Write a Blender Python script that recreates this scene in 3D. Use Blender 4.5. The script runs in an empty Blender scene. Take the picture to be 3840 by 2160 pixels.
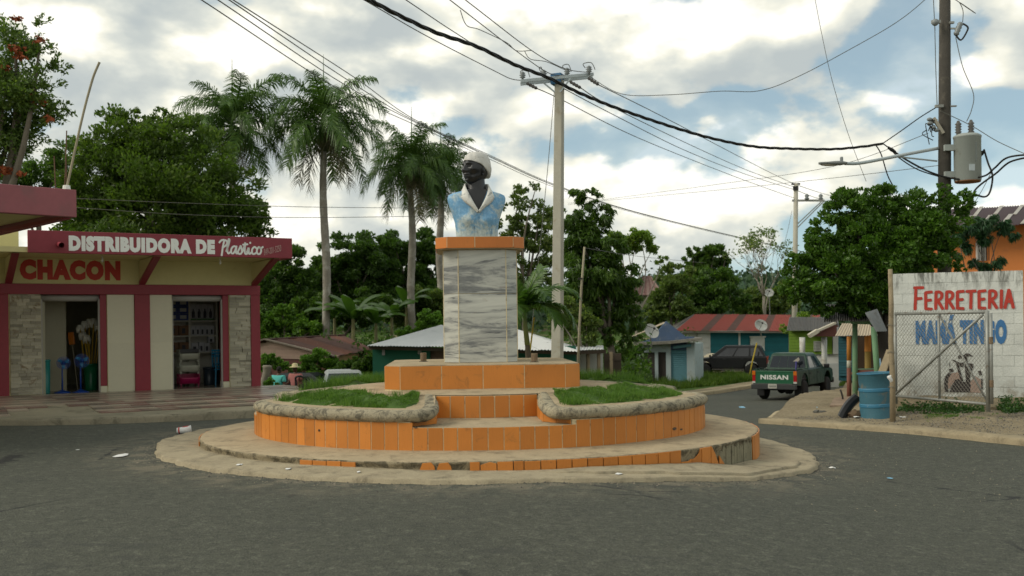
import bpy, bmesh, math, random
import numpy as np
from mathutils import Vector, Matrix, Euler
R = math.radians
random.seed(7); rng = np.random.default_rng(7)
SC = bpy.context.scene
COL = SC.collection

# ------------------------------------------------------------------ camera
F, HZ, EYE, ROLL = 3900.0, 1222.0, 1.70, R(0.7)      # focal length in px of a 3840 px wide frame, horizon row, eye height, roll
cam_d = bpy.data.cameras.new("camera"); cam = bpy.data.objects.new("camera", cam_d); COL.objects.link(cam)
cam_d.sensor_width = 36.0; cam_d.lens = 36.0*F/3840
cam_d.shift_y = (HZ-1080)/3840.0
cam.matrix_world = Matrix.Translation((0, 0, EYE)) @ Matrix.Rotation(R(90), 4, 'X') @ Matrix.Rotation(-ROLL, 4, 'Z')
cam_d.clip_start = 0.1; cam_d.clip_end = 4000
cam_d.dof.use_dof = True; cam_d.dof.focus_distance = 14.6; cam_d.dof.aperture_fstop = 2.3
SC.camera = cam
SC.render.engine = 'CYCLES'
SC.cycles.use_denoising = True
try: SC.cycles.denoiser = 'OPENIMAGEDENOISE'
except Exception: pass
SC.cycles.max_bounces = 8; SC.cycles.diffuse_bounces = 5; SC.cycles.transparent_max_bounces = 6
SC.view_settings.view_transform = 'Standard'; SC.view_settings.look = 'None'
SC.view_settings.exposure = 0.0; SC.view_settings.gamma = 1.0
try: SC.view_settings.use_curve_mapping = False
except Exception: pass

# ------------------------------------------------------------------ sky and sun
SUN_AZ, SUN_EL = R(-103), R(37)          # azimuth from +Y towards +X: soft light through thin cloud, from the left and a little from behind the camera
W = bpy.data.worlds.new("World"); SC.world = W; W.use_nodes = True
nt = W.node_tree; nt.nodes.clear()
def wn(t, **k):
    n = nt.nodes.new(t)
    for a, v in k.items(): setattr(n, a, v)
    return n
def wl(a, b): nt.links.new(a, b)
def wmath(op, a, b=None, c=None, clamp=False):
    n = wn('ShaderNodeMath', operation=op); n.use_clamp = clamp
    for i, v in enumerate((a, b, c)):
        if v is None: continue
        if isinstance(v, (int, float)): n.inputs[i].default_value = v
        else: wl(v, n.inputs[i])
    return n.outputs[0]
def wstep(x, lo, hi, a=0.0, b=1.0):
    n = wn('ShaderNodeMapRange', interpolation_type='SMOOTHSTEP')
    wl(x, n.inputs[0]); n.inputs[1].default_value = lo; n.inputs[2].default_value = hi
    n.inputs[3].default_value = a; n.inputs[4].default_value = b
    return n.outputs[0]
tc = wn('ShaderNodeTexCoord'); sep = wn('ShaderNodeSeparateXYZ'); wl(tc.outputs['Generated'], sep.inputs[0])
dx, dy, dz = sep.outputs
sky = wn('ShaderNodeTexSky', sky_type='NISHITA'); sky.sun_disc = False
sky.sun_elevation = SUN_EL; sky.sun_rotation = SUN_AZ % (2*math.pi); sky.altitude = 100; sky.air_density = 1.0; sky.dust_density = 2.2; sky.ozone_density = 0.6
bg_sky = wn('ShaderNodeBackground'); bg_sky.inputs[1].default_value = 0.15
cmb = wn('ShaderNodeCombineXYZ'); wl(dx, cmb.inputs[0]); wl(dy, cmb.inputs[1]); wl(wmath('ADD', wmath('MAXIMUM', dz, 0.0), 0.10), cmb.inputs[2])
nrm = wn('ShaderNodeVectorMath', operation='NORMALIZE'); wl(cmb.outputs[0], nrm.inputs[0]); wl(nrm.outputs[0], sky.inputs[0])
tint = wn('ShaderNodeMix', data_type='RGBA', blend_type='MULTIPLY'); tint.inputs[0].default_value = 1.0; wl(sky.outputs[0], tint.inputs[6]); tint.inputs[7].default_value = (1.06, 1.22, 1.06, 1); wl(tint.outputs[2], bg_sky.inputs[0])
# clouds: cumulus banks as 3-D noise over the view direction, stretched flat towards the horizon
def cloud_noise(off, scale, detail=9.0, rough=0.54, dist=0.25, zs=2.3):
    mp = wn('ShaderNodeMapping'); wl(tc.outputs['Generated'], mp.inputs[0])
    mp.inputs['Scale'].default_value = (1, 1, zs); mp.inputs['Location'].default_value = off
    nz = wn('ShaderNodeTexNoise', noise_dimensions='3D'); wl(mp.outputs[0], nz.inputs['Vector'])
    nz.inputs['Scale'].default_value = scale; nz.inputs['Detail'].default_value = detail
    nz.inputs['Roughness'].default_value = rough; nz.inputs['Distortion'].default_value = dist
    return nz.outputs[0]
O = (3.15, 1.35, 0.42)
ZS = 1.75
n_a = cloud_noise(O, 7.4, 10.0, 0.50, 0.10, ZS)
n_b = cloud_noise((O[0]-0.016, O[1], O[2]+0.042), 7.4, 5.0, 0.48, 0.10, ZS)          # the same field a step towards the light
n_c = cloud_noise((O[0]+5.0, O[1], O[2]), 3.8, 4.0, 0.5, 0.0, 2.2)     # broad light and dark banks
az = wmath('MULTIPLY', wmath('DIVIDE', dx, wmath('MAXIMUM', dy, 0.25)), wstep(dy, 0.0, 0.4))
cover = wmath('SUBTRACT', n_a, wmath('ADD', wstep(az, -0.05, 0.46, 0.32, 0.50), wstep(dz, 0.05, 0.42, 0.0, 0.03)))
mask = wstep(cover, 0.0, 0.07, 0.36, 1.0)
lit = wmath('ADD', wmath('MULTIPLY', wmath('SUBTRACT', n_a, n_b), 3.6), 0.44)
lit = wmath('ADD', lit, wmath('MULTIPLY', wmath('SUBTRACT', n_c, 0.5), 1.7))
thin = wmath('SUBTRACT', 1.0, wstep(cover, 0.02, 0.2))
lit = wmath('ADD', lit, wmath('MULTIPLY', thin, 0.22))
lit = wmath('ADD', lit, wstep(az, -0.5, 0.1, 0.10, 0.0), clamp=True)
rmp = wn('ShaderNodeValToRGB'); wl(lit, rmp.inputs[0])
cr = rmp.color_ramp
cr.elements[0].position = 0.12; cr.elements[0].color = (0.50, 0.55, 0.55, 1)
cr.elements[1].position = 0.92; cr.elements[1].color = (1.10, 1.08, 0.99, 1)
for p, c in ((0.36, (0.58, 0.62, 0.595)), (0.56, (0.71, 0.735, 0.675)), (0.74, (0.90, 0.89, 0.77))):
    e = cr.elements.new(p); e.color = (*c, 1)
bg_cl = wn('ShaderNodeBackground'); wl(rmp.outputs[0], bg_cl.inputs[0]); bg_cl.inputs[1].default_value = 1.05
mixw = wn('ShaderNodeMixShader'); wl(mask, mixw.inputs[0]); wl(bg_sky.outputs[0], mixw.inputs[1]); wl(bg_cl.outputs[0], mixw.inputs[2])
out = wn('ShaderNodeOutputWorld'); wl(mixw.outputs[0], out.inputs[0])
sun_d = bpy.data.lights.new("sun", 'SUN'); sun_d.energy = 2.0; sun_d.angle = R(24); sun_d.color = (1.0, 0.93, 0.80)
sun = bpy.data.objects.new("sun", sun_d); COL.objects.link(sun)
sdir = Vector((math.sin(SUN_AZ)*math.cos(SUN_EL), math.cos(SUN_AZ)*math.cos(SUN_EL), math.sin(SUN_EL)))
sun.rotation_euler = (-sdir).to_track_quat('-Z', 'Y').to_euler(); sun.location = sdir*60

# ------------------------------------------------------------------ surveying helpers: a direction in the photograph plus a distance gives a place
def at(px, py, Y):
    a, b = px-1920.0, py-HZ; c, s = math.cos(ROLL), math.sin(ROLL)
    u, v = a*c-b*s, a*s+b*c
    return Vector((u/F*Y, Y, EYE-v/F*Y))
def ss(a, b, x):
    t = np.clip((np.asarray(x, float)-a)/(b-a), 0, 1); return t*t*(3-2*t)
def gz(x, y):
    x = np.asarray(x, float); y = np.asarray(y, float)
    near = -0.05-0.31*ss(0.0, 5.0, x)*(1-0.7*ss(9, 3, y))
    drop = np.interp(y, [19, 24, 37, 47, 60, 100, 140, 260, 420, 900], [0, -.16, -.70, -.82, -.87, -.9, 0, 7, 16, 17])
    hol = -0.55*ss(28.5, 33, y)*ss(-3.0, -5.0, x)*(1-ss(60, 120, y))
    return near+drop+hol
def G(x, y): return float(gz(x, y))
def ray_ground(px, py, dz=0.0):
    Y = 20.0
    lo, hi = 3.0, 160.0
    for _ in range(60):
        m = 0.5*(lo+hi); p = at(px, py, m)
        if p.z > G(p.x, p.y)+dz: lo = m
        else: hi = m
    return at(px, py, lo)

# ------------------------------------------------------------------ object helpers
MW = {}
def fin(o, label=None, cat=None, group=None, kind=None):
    if label: o["label"] = label
    if cat: o["category"] = cat
    if group: o["group"] = group
    if kind: o["kind"] = kind
    return o
def thing(name, label, cat, loc=(0, 0, 0), rz=0.0, group=None):
    o = bpy.data.objects.new(name, None); COL.objects.link(o); o.empty_display_size = 0.2
    o.location = loc; o.rotation_euler = (0, 0, rz)
    MW[o.name] = Matrix.Translation(Vector(loc)) @ Matrix.Rotation(rz, 4, 'Z')
    return fin(o, label, cat, group)
def wm(o):
    m = MW.get(o.name)
    if m is None:
        m = o.matrix_basis.copy()
        if o.parent: m = wm(o.parent) @ m
    return m
class MB:
    """collects shapes and links them as ONE mesh object"""
    def __init__(s): s.v = []; s.f = []; s.mi = []; s.cur = 0; s.sm = []; s.smooth = False
    def add(s, vs, fs):
        b = len(s.v); s.v.extend([tuple(p) for p in vs])
        for f in fs: s.f.append(tuple(b+i for i in f)); s.mi.append(s.cur); s.sm.append(s.smooth)
    def box(s, c, d, rz=0.0, M=None):
        hx, hy, hz = d[0]/2, d[1]/2, d[2]/2
        vs = [Vector((x, y, z)) for z in (-hz, hz) for y in (-hy, hy) for x in (-hx, hx)]
        T = Matrix.Translation(Vector(c)) @ (M if M is not None else Matrix.Rotation(rz, 4, 'Z'))
        s.add([T @ p for p in vs], [(0, 2, 3, 1), (4, 5, 7, 6), (0, 1, 5, 4), (2, 6, 7, 3), (0, 4, 6, 2), (1, 3, 7, 5)]); return s
    def bar(s, a, b, w, h=None, up=(0, 0, 1)):
        a, b = Vector(a), Vector(b); d = b-a; L = d.length; h = h or w; d.normalize()
        u = Vector(up)
        if abs(d.dot(u)) > 0.98: u = Vector((0, 1, 0))
        r = d.cross(u).normalized(); u = r.cross(d)
        M = Matrix((r, d, u)).transposed().to_4x4()
        s.box((a+b)/2, (w, L, h), M=M); return s
    def prism(s, pts, z0, z1, holes=None):
        n = len(pts); vs = [(p[0], p[1], z0) for p in pts]+[(p[0], p[1], z1) for p in pts]
        s.add(vs, [tuple(range(n-1, -1, -1)), tuple(range(n, 2*n))]+[(i, (i+1) % n, n+(i+1) % n, n+i) for i in range(n)]); return s
    def extr(s, pts, d):
        """a 3-D polygon pushed along vector d"""
        n = len(pts); d = Vector(d); vs = [Vector(p) for p in pts]; vs += [p+d for p in vs]
        s.add(vs, [tuple(range(n-1, -1, -1)), tuple(range(n, 2*n))]+[(i, (i+1) % n, n+(i+1) % n, n+i) for i in range(n)]); return s
    def tube(s, pts, r, n=8, caps=True):
        pts = [Vector(p) for p in pts]; m = len(pts)
        rs = r if hasattr(r, '__len__') else [r]*m
        vs = []; up = Vector((0, 0, 1)); prev = None
        for i, p in enumerate(pts):
            d = (pts[min(i+1, m-1)]-pts[max(i-1, 0)])
            if d.length < 1e-9: d = Vector((0, 0, 1))
            d.normalize()
            if prev is None:
                a = d.cross(up if abs(d.z) < 0.95 else Vector((0, 1, 0))).normalized()
            else:
                a = (prev-d*prev.dot(d))
                a = a.normalized() if a.length > 1e-6 else d.cross(up).normalized()
            prev = a; b = d.cross(a)
            for k in range(n):
                t = 2*math.pi*k/n; vs.append(p+(a*math.cos(t)+b*math.sin(t))*rs[i])
        fs = [(i*n+k, i*n+(k+1) % n, (i+1)*n+(k+1) % n, (i+1)*n+k) for i in range(m-1) for k in range(n)]
        if caps: fs += [tuple(range(n-1, -1, -1)), tuple((m-1)*n+k for k in range(n))]
        s.add(vs, fs); return s
    def lathe(s, prof, c=(0, 0, 0), n=24, M=None, closed=False):
        vs = []; c = Vector(c)
        for r_, z in prof:
            for k in range(n):
                t = 2*math.pi*k/n; p = Vector((r_*math.cos(t), r_*math.sin(t), z))
                vs.append((M @ p if M is not None else p)+c)
        m = len(prof)
        fs = [(i*n+k, i*n+(k+1) % n, (i+1)*n+(k+1) % n, (i+1)*n+k) for i in range(m-1) for k in range(n)]
        if prof[0][0] > 1e-6: fs.append(tuple(range(n-1, -1, -1)))
        if prof[-1][0] > 1e-6: fs.append(tuple((m-1)*n+k for k in range(n)))
        s.add(vs, fs); return s
    def ell(s, c, r, n=12, m=8, M=None):
        prof = [(math.sin(math.pi*i/m), -math.cos(math.pi*i/m)) for i in range(m+1)]
        vs = []; T = M if M is not None else Matrix.Identity(4)
        for q, z in prof:
            for k in range(n):
                t = 2*math.pi*k/n; vs.append(Vector(c)+T @ Vector((q*math.cos(t)*r[0], q*math.sin(t)*r[1], z*r[2])))
        s.add(vs, [(i*n+k, i*n+(k+1) % n, (i+1)*n+(k+1) % n, (i+1)*n+k) for i in range(m) for k in range(n)]); return s
    def grid(s, fn, nu, nv, close_u=False):
        """fn(i/nu, j/nv) -> point"""
        vs = [fn(i/nu, j/nv) for j in range(nv+1) for i in range(nu+1)]
        s.add(vs, [(j*(nu+1)+i, j*(nu+1)+i+1, (j+1)*(nu+1)+i+1, (j+1)*(nu+1)+i) for j in range(nv) for i in range(nu)]); return s
    def mesh(s, name, mats, inv=None):
        me = bpy.data.meshes.new(name)
        vs = s.v if inv is None else [tuple(inv @ Vector(p)) for p in s.v]
        me.from_pydata(vs, [], s.f); mats = mats if isinstance(mats, (list, tuple)) else [mats]
        for m in mats: me.materials.append(m)
        me.polygons.foreach_set('material_index', s.mi); me.polygons.foreach_set('use_smooth', s.sm)
        me.validate(); me.update(); return me
    def build(s, name, mats, parent=None, label=None, cat=None, group=None, kind=None, local=False, bevel=0.0):
        inv = None
        if parent is not None and not local: inv = wm(parent).inverted()
        o = bpy.data.objects.new(name, s.mesh(name, mats, inv)); COL.objects.link(o)
        if parent is not None: o.parent = parent
        if bevel:
            m = o.modifiers.new("bevel", 'BEVEL'); m.width = bevel; m.segments = 2; m.limit_method = 'ANGLE'; m.angle_limit = R(40)
        return fin(o, label, cat, group, kind)
def inst(name, mesh, M, parent=None):
    """a part that shares its mesh; M places it in the world"""
    o = bpy.data.objects.new(name, mesh); COL.objects.link(o)
    if parent is not None: o.parent = parent; M = wm(parent).inverted() @ M
    o.matrix_basis = M; return o
def raw_mesh(name, V, Fq, mats, mi=None, smooth=False):
    """numpy arrays -> mesh; Fq is (n,k)"""
    me = bpy.data.meshes.new(name); n, k = Fq.shape
    me.vertices.add(len(V)); me.vertices.foreach_set('co', np.ascontiguousarray(V, np.float32).ravel())
    me.loops.add(n*k); me.loops.foreach_set('vertex_index', np.ascontiguousarray(Fq, np.int32).ravel())
    me.polygons.add(n); me.polygons.foreach_set('loop_start', np.arange(0, n*k, k, dtype=np.int32))
    try: me.polygons.foreach_set('loop_total', np.full(n, k, np.int32))
    except Exception: pass
    if mi is not None: me.polygons.foreach_set('material_index', np.ascontiguousarray(mi, np.int32))
    if smooth: me.polygons.foreach_set('use_smooth', np.ones(n, bool))
    for m in (mats if isinstance(mats, (list, tuple)) else [mats]): me.materials.append(m)
    me.update(calc_edges=True); return me
def copy_tree(o, parent=None, depth=0):
    c = o.copy(); COL.objects.link(c)
    if parent is not None: c.parent = parent
    for ch in list(o.children): copy_tree(ch, c, depth+1)
    return c

# ------------------------------------------------------------------ materials
MATS = {}
class NB:
    """tiny node builder"""
    def __init__(s, name):
        s.m = bpy.data.materials.new(name); s.m.use_nodes = True; s.t = s.m.node_tree; s.t.nodes.clear()
        s.out = s.n('ShaderNodeOutputMaterial'); s.b = s.n('ShaderNodeBsdfPrincipled'); s.l(s.b.outputs[0], s.out.inputs[0])
        s.geo = s.n('ShaderNodeNewGeometry'); s._oi = None; s._tc = None
    def n(s, t, **k):
        x = s.t.nodes.new(t)
        for a, v in k.items(): setattr(x, a, v)
        return x
    def l(s, a, b): s.t.links.new(a, b)
    def put(s, sock, v):
        if isinstance(v, (int, float)): sock.default_value = v
        elif isinstance(v, tuple): sock.default_value = (*v, 1) if len(v) == 3 and len(sock.default_value) == 4 else v
        else: s.l(v, sock)
    def pos(s, scale=(1, 1, 1), rot=0.0, obj=False):
        if obj:
            if s._tc is None: s._tc = s.n('ShaderNodeTexCoord')
            src = s._tc.outputs['Object']
        else: src = s.geo.outputs['Position']
        mp = s.n('ShaderNodeMapping'); s.l(src, mp.inputs[0]); mp.inputs['Scale'].default_value = scale; mp.inputs['Rotation'].default_value = (0, 0, rot)
        return mp.outputs[0]
    def noise(s, scale, detail=4, rough=0.55, vec=None, dist=0.0):
        x = s.n('ShaderNodeTexNoise'); s.l(vec if vec is not None else s.geo.outputs['Position'], x.inputs['Vector'])
        x.inputs['Scale'].default_value = scale; x.inputs['Detail'].default_value = detail; x.inputs['Roughness'].default_value = rough; x.inputs['Distortion'].default_value = dist
        return x.outputs[0]
    def voro(s, scale, vec=None, feature='F1', out=0):
        x = s.n('ShaderNodeTexVoronoi', feature=feature); s.l(vec if vec is not None else s.geo.outputs['Position'], x.inputs['Vector'])
        x.inputs['Scale'].default_value = scale; return x.outputs[out]
    def math(s, op, a, b=None, c=None, clamp=False):
        x = s.n('ShaderNodeMath', operation=op); x.use_clamp = clamp
        for i, v in enumerate((a, b, c)):
            if v is not None: s.put(x.inputs[i], v)
        return x.outputs[0]
    def step(s, x, lo, hi, a=0.0, b=1.0, lin=False):
        n = s.n('ShaderNodeMapRange'); n.interpolation_type = 'LINEAR' if lin else 'SMOOTHSTEP'
        s.l(x, n.inputs[0]); n.inputs[1].default_value = lo; n.inputs[2].default_value = hi; n.inputs[3].default_value = a; n.inputs[4].default_value = b
        return n.outputs[0]
    def mix(s, f, a, b, mode='MIX'):
        x = s.n('ShaderNodeMix', data_type='RGBA', blend_type=mode); s.put(x.inputs[0], f); s.put(x.inputs[6], a); s.put(x.inputs[7], b)
        return x.outputs[2]
    def ramp(s, x, stops):
        r = s.n('ShaderNodeValToRGB'); s.l(x, r.inputs[0]); e = r.color_ramp.elements
        e[0].position, e[0].color = stops[0][0], (*stops[0][1], 1); e[1].position, e[1].color = stops[-1][0], (*stops[-1][1], 1)
        for p, c in stops[1:-1]: k = e.new(p); k.color = (*c, 1)
        return r.outputs[0]
    def rnd(s):
        if s._oi is None: s._oi = s.n('ShaderNodeObjectInfo')
        return s._oi.outputs['Random']
    def bump(s, h, strength=0.4, dist=0.01):
        b = s.n('ShaderNodeBump'); b.inputs['Strength'].default_value = strength; b.inputs['Distance'].default_value = dist
        s.l(h, b.inputs['Height']); s.l(b.outputs[0], s.b.inputs['Normal'])
    def set(s, color=None, rough=None, metal=None, spec=None):
        if color is not None: s.put(s.b.inputs['Base Color'], color)
        if rough is not None: s.put(s.b.inputs['Roughness'], rough)
        if metal is not None: s.b.inputs['Metallic'].default_value = metal
        if spec is not None: s.b.inputs['Specular IOR Level'].default_value = spec
        return s.m
def dull(c, k): return tuple(max(0, x*k) for x in c)
def paint(name, c, rough=0.6, var=0.12, scale=3.0, bump=0.0, bscale=40.0, metal=0.0, spec=0.4, rnd=0.0, dirt=None, dscale=2.0, dlo=0.52, dhi=0.75):
    """a plain coat with uneven tone, optional stains and optional tone change from piece to piece"""
    if name in MATS: return MATS[name]
    b = NB(name)
    f = b.math('ADD', b.math('MULTIPLY', b.noise(scale, 5, 0.6), 0.6), b.math('MULTIPLY', b.noise(scale*9, 3), 0.4))
    col = b.ramp(f, [(0.3, dull(c, 1-var)), (0.7, dull(c, 1+var))])
    if rnd: col = b.mix(1.0, col, b.ramp(b.rnd(), [(0, (1-rnd,)*3), (1, (1+rnd,)*3)]), 'MULTIPLY')
    if dirt is not None: col = b.mix(b.step(b.noise(dscale, 6, 0.65, dist=0.4), dlo, dhi), col, dirt)
    if bump: b.bump(b.noise(bscale, 4, 0.6), bump, 0.01)
    MATS[name] = b.set(col, rough, metal, spec); return MATS[name]
# ================================================================== SHARED MATERIALS
def m_asphalt():
    b = NB("asphalt")
    p = b.geo.outputs['Position']
    big = b.noise(0.35, 5, 0.6); mid = b.noise(3.0, 5, 0.65)
    grain = b.noise(42, 3, 0.7); vo = b.voro(55)
    col = b.ramp(b.math('ADD', b.math('MULTIPLY', big, 0.65), b.math('MULTIPLY', mid, 0.35)), [(0.34, (0.063, 0.067, 0.049)), (0.5, (0.071, 0.075, 0.054)), (0.68, (0.083, 0.085, 0.063))])
    col = b.mix(b.step(b.noise(13, 5, 0.8), 0.46, 0.62, 0.0, 0.8), col, (0.034, 0.037, 0.027))
    col = b.mix(b.step(b.noise(9, 4, 0.75, vec=b.pos((1, 1, 1), 1.0)), 0.52, 0.66, 0.0, 0.8), col, (0.128, 0.132, 0.098))
    col = b.mix(b.step(grain, 0.40, 0.66, 0.0, 0.75), col, (0.034, 0.036, 0.030))
    col = b.mix(b.step(b.noise(60, 2, 0.6), 0.56, 0.70, 0, 0.8), col, (0.155, 0.15, 0.125))
    col = b.mix(b.step(b.noise(17, 3, 0.7), 0.58, 0.68, 0, 0.55), col, (0.026, 0.028, 0.027))
    strc = b.noise(1.0, 5, 0.65, vec=b.pos((0.5, 5.0, 1)), dist=0.6)
    col = b.mix(b.step(strc, 0.60, 0.78, 0, 0.5), col, (0.042, 0.042, 0.036))
    sp = b.n('ShaderNodeSeparateXYZ'); b.l(p, sp.inputs[0]); d2 = b.math('SQRT', b.math('ADD', b.math('POWER', b.math('ADD', sp.outputs[0], 0.507), 2), b.math('POWER', b.math('SUBTRACT', sp.outputs[1], 16.49), 2)))
    dust = b.math('MULTIPLY', b.step(b.noise(2.2, 6, 0.7, dist=0.8), 0.40, 0.66), b.step(d2, 6.3, 4.9))
    col = b.mix(b.math('MULTIPLY', dust, 0.65), col, (0.21, 0.18, 0.125))
    col = b.mix(b.step(b.noise(0.7, 6, 0.72, dist=1.0), 0.60, 0.80, 0, 0.45), col, (0.15, 0.135, 0.095))
    col = b.mix(b.step(b.noise(0.5, 5, 0.7, vec=b.pos((1, 2.4, 1), 0.5), dist=1.2), 0.56, 0.68, 0, 0.5), col, (0.040, 0.042, 0.036))
    # a few cracks
    cr = b.voro(0.45, vec=b.pos((1, 1, 0)), feature='DISTANCE_TO_EDGE')
    cr = b.math('ADD', cr, b.math('MULTIPLY', b.math('SUBTRACT', b.noise(5, 4), 0.5), 0.08))
    col = b.mix(b.math('MULTIPLY', b.step(cr, 0.012, 0.0), b.step(b.noise(0.25, 2), 0.54, 0.62)), col, (0.022, 0.022, 0.02))
    b.bump(b.math('ADD', b.math('MULTIPLY', grain, 0.7), b.math('MULTIPLY', vo, 0.6)), 0.75, 0.012)
    return b.set(col, 0.88, spec=0.3)
def m_concrete(name, c=(0.44, 0.345, 0.215), stain=(0.14, 0.115, 0.07), amt=(0.56, 0.74), scale=1.6, rough_bump=0.5, speck=0.4):
    b = NB(name)
    f = b.math('ADD', b.math('MULTIPLY', b.noise(scale, 6, 0.62, dist=0.3), 0.7), b.math('MULTIPLY', b.noise(scale*14, 4), 0.3))
    col = b.ramp(f, [(0.32, dull(c, 0.82)), (0.5, c), (0.68, dull(c, 1.16))])
    col = b.mix(b.step(b.noise(scale*2.2, 7, 0.7, dist=0.6), *amt, 0, 0.75), col, stain)
    col = b.mix(b.step(b.noise(95, 2, 0.6), 0.57, 0.72, 0, speck), col, dull(stain, 0.7))
    col = b.mix(b.step(b.noise(70, 2, 0.6), 0.60, 0.74, 0, speck), col, dull(c, 1.5))
    b.bump(b.math('ADD', b.noise(60, 4, 0.65), b.math('MULTIPLY', b.noise(9, 4), 0.6)), rough_bump, 0.015)
    return b.set(col, 0.92, spec=0.2)
M_ASPH = m_asphalt()
M_CONC = m_concrete("tan_concrete", (0.40, 0.32, 0.205), (0.155, 0.125, 0.08), (0.47, 0.72), 1.5, 0.7, 0.5)
M_APRON = m_concrete("apron_concrete", (0.36, 0.305, 0.205), (0.13, 0.11, 0.075), (0.46, 0.72), 1.4, 0.8, 0.6)
M_EDGE = m_concrete("weathered_edge", (0.30, 0.25, 0.16), (0.045, 0.04, 0.028), (0.42, 0.60), 3.2, 1.0, 0.7)
M_COPE = m_concrete("coping_aggregate", (0.37, 0.325, 0.225), (0.060, 0.058, 0.046), (0.46, 0.62), 3.4, 1.0, 0.85)
M_MORT = m_concrete("grey_mortar", (0.26, 0.235, 0.155), (0.12, 0.11, 0.08), (0.5, 0.7), 4.0, 0.8, 0.5)
M_GREYC = m_concrete("grey_kerb", (0.27, 0.24, 0.17), (0.11, 0.10, 0.07), (0.5, 0.68), 1.2, 0.6, 0.4)
M_KERB = m_concrete("kerb_concrete", (0.40, 0.33, 0.21), (0.16, 0.13, 0.08), (0.55, 0.72), 1.5, 0.6, 0.4)
M_KERB2 = m_concrete("dusty_kerb", (0.32, 0.265, 0.17), (0.17, 0.14, 0.09), (0.46, 0.68), 2.0, 0.8, 0.5)
def m_dirt():
    b = NB("dirt")
    f = b.math('ADD', b.math('MULTIPLY', b.noise(0.8, 7, 0.65), 0.6), b.math('MULTIPLY', b.noise(12, 4, 0.6), 0.4))
    col = b.ramp(f, [(0.34, (0.16, 0.13, 0.085)), (0.5, (0.25, 0.205, 0.13)), (0.66, (0.34, 0.285, 0.19))])
    col = b.mix(b.step(b.noise(38, 3, 0.6), 0.56, 0.70, 0, 0.6), col, (0.085, 0.08, 0.06))
    col = b.mix(b.step(b.noise(30, 3, 0.6), 0.60, 0.72, 0, 0.6), col, (0.42, 0.38, 0.30))
    b.bump(b.math('ADD', b.noise(30, 5, 0.7), b.noise(4, 3)), 0.8, 0.03)
    return b.set(col, 0.95, spec=0.15)
M_DIRT = m_dirt()
def m_terrain():
    b = NB("ground_cover")
    g = b.ramp(b.noise(1.3, 7, 0.7), [(0.35, (0.030, 0.060, 0.014)), (0.55, (0.060, 0.105, 0.022)), (0.7, (0.105, 0.135, 0.035))])
    col = b.mix(b.step(b.noise(0.16, 5, 0.6), 0.52, 0.60), g, (0.19, 0.155, 0.10))
    b.bump(b.noise(14, 5, 0.7), 0.8, 0.05)
    return b.set(col, 0.95, spec=0.1)
M_TERR = m_terrain()

# ================================================================== GROUND, ROADS
SL_ = [ray_ground(*p).to_2d() for p in ((2150, 1572), (2300, 1535), (2470, 1502), (2560, 1492), (2640, 1483), (2700, 1475), (2860, 1449), (2950, 1437), (3060, 1425))]
SL_.append(SL_[-1]+(SL_[-1]-SL_[-2])*2.5)                        # left edge of the side street
SIDE_W, SIDE_O = 5.3, Vector((4.6, -0.8))
side_axis = [tuple(p+SIDE_O) for p in SL_]
def side_dist(x, y):
    x = np.asarray(x, float); y = np.asarray(y, float); best = np.full(np.shape(x), 1e9)
    for (x0, y0), (x1, y1) in zip(side_axis[:-1], side_axis[1:]):
        dx_, dy_ = x1-x0, y1-y0; t = np.clip(((x-x0)*dx_+(y-y0)*dy_)/(dx_*dx_+dy_*dy_), 0, 1)
        best = np.minimum(best, np.hypot(x-x0-t*dx_, y-y0-t*dy_))
    return best
def road_mask(x, y):
    a = ss(26.2, 25.2, y)*ss(46, 44, np.abs(x)); b_ = ss(SIDE_W+0.7, SIDE_W, side_dist(x, y))
    return np.maximum(a, b_)
def sheet(name, xs, ys, zf, mat, keep=None, kind='structure', parent=None, dz=0.0):
    X, Y = np.meshgrid(xs, ys); Z = zf(X, Y)+dz
    V = np.stack([X, Y, Z], -1).reshape(-1, 3); nx, ny = len(xs), len(ys)
    i = np.arange(nx-1); j = np.arange(ny-1); I, J = np.meshgrid(i, j)
    q = np.stack([J*nx+I, J*nx+I+1, (J+1)*nx+I+1, (J+1)*nx+I], -1).reshape(-1, 4)
    if keep is not None:
        c = V[q].mean(1); q = q[keep(c[:, 0], c[:, 1])]
    o = bpy.data.objects.new(name, raw_mesh(name, V, q, mat, smooth=True)); COL.objects.link(o)
    if parent: o.parent = parent
    return fin(o, kind=kind)
xs = np.concatenate([np.linspace(-700, -60, 14), np.arange(-56, 56.1, 1.0), np.linspace(60, 700, 14)])
ys = np.concatenate([np.arange(-24, 100.1, 1.0), np.linspace(106, 900, 30)])
def hills_z(x, y):
    x = np.asarray(x, float); y = np.asarray(y, float)
    h = 3.5*np.sin(x*0.021+1.2)*np.sin(y*0.013)+2.5*np.sin(x*0.047+y*0.02)
    return h*ss(140, 260, y)
sheet("ground", xs, ys, lambda x, y: gz(x, y)+hills_z(x, y)-0.10*road_mask(x, y), M_TERR)
rx = np.arange(-45, 45.1, 0.5); ry = np.arange(-20, 90.1, 0.5)
sheet("road", rx, ry, gz, M_ASPH, keep=lambda x, y: (y < 25.4) | (side_dist(x, y) < SIDE_W-0.1))
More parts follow.
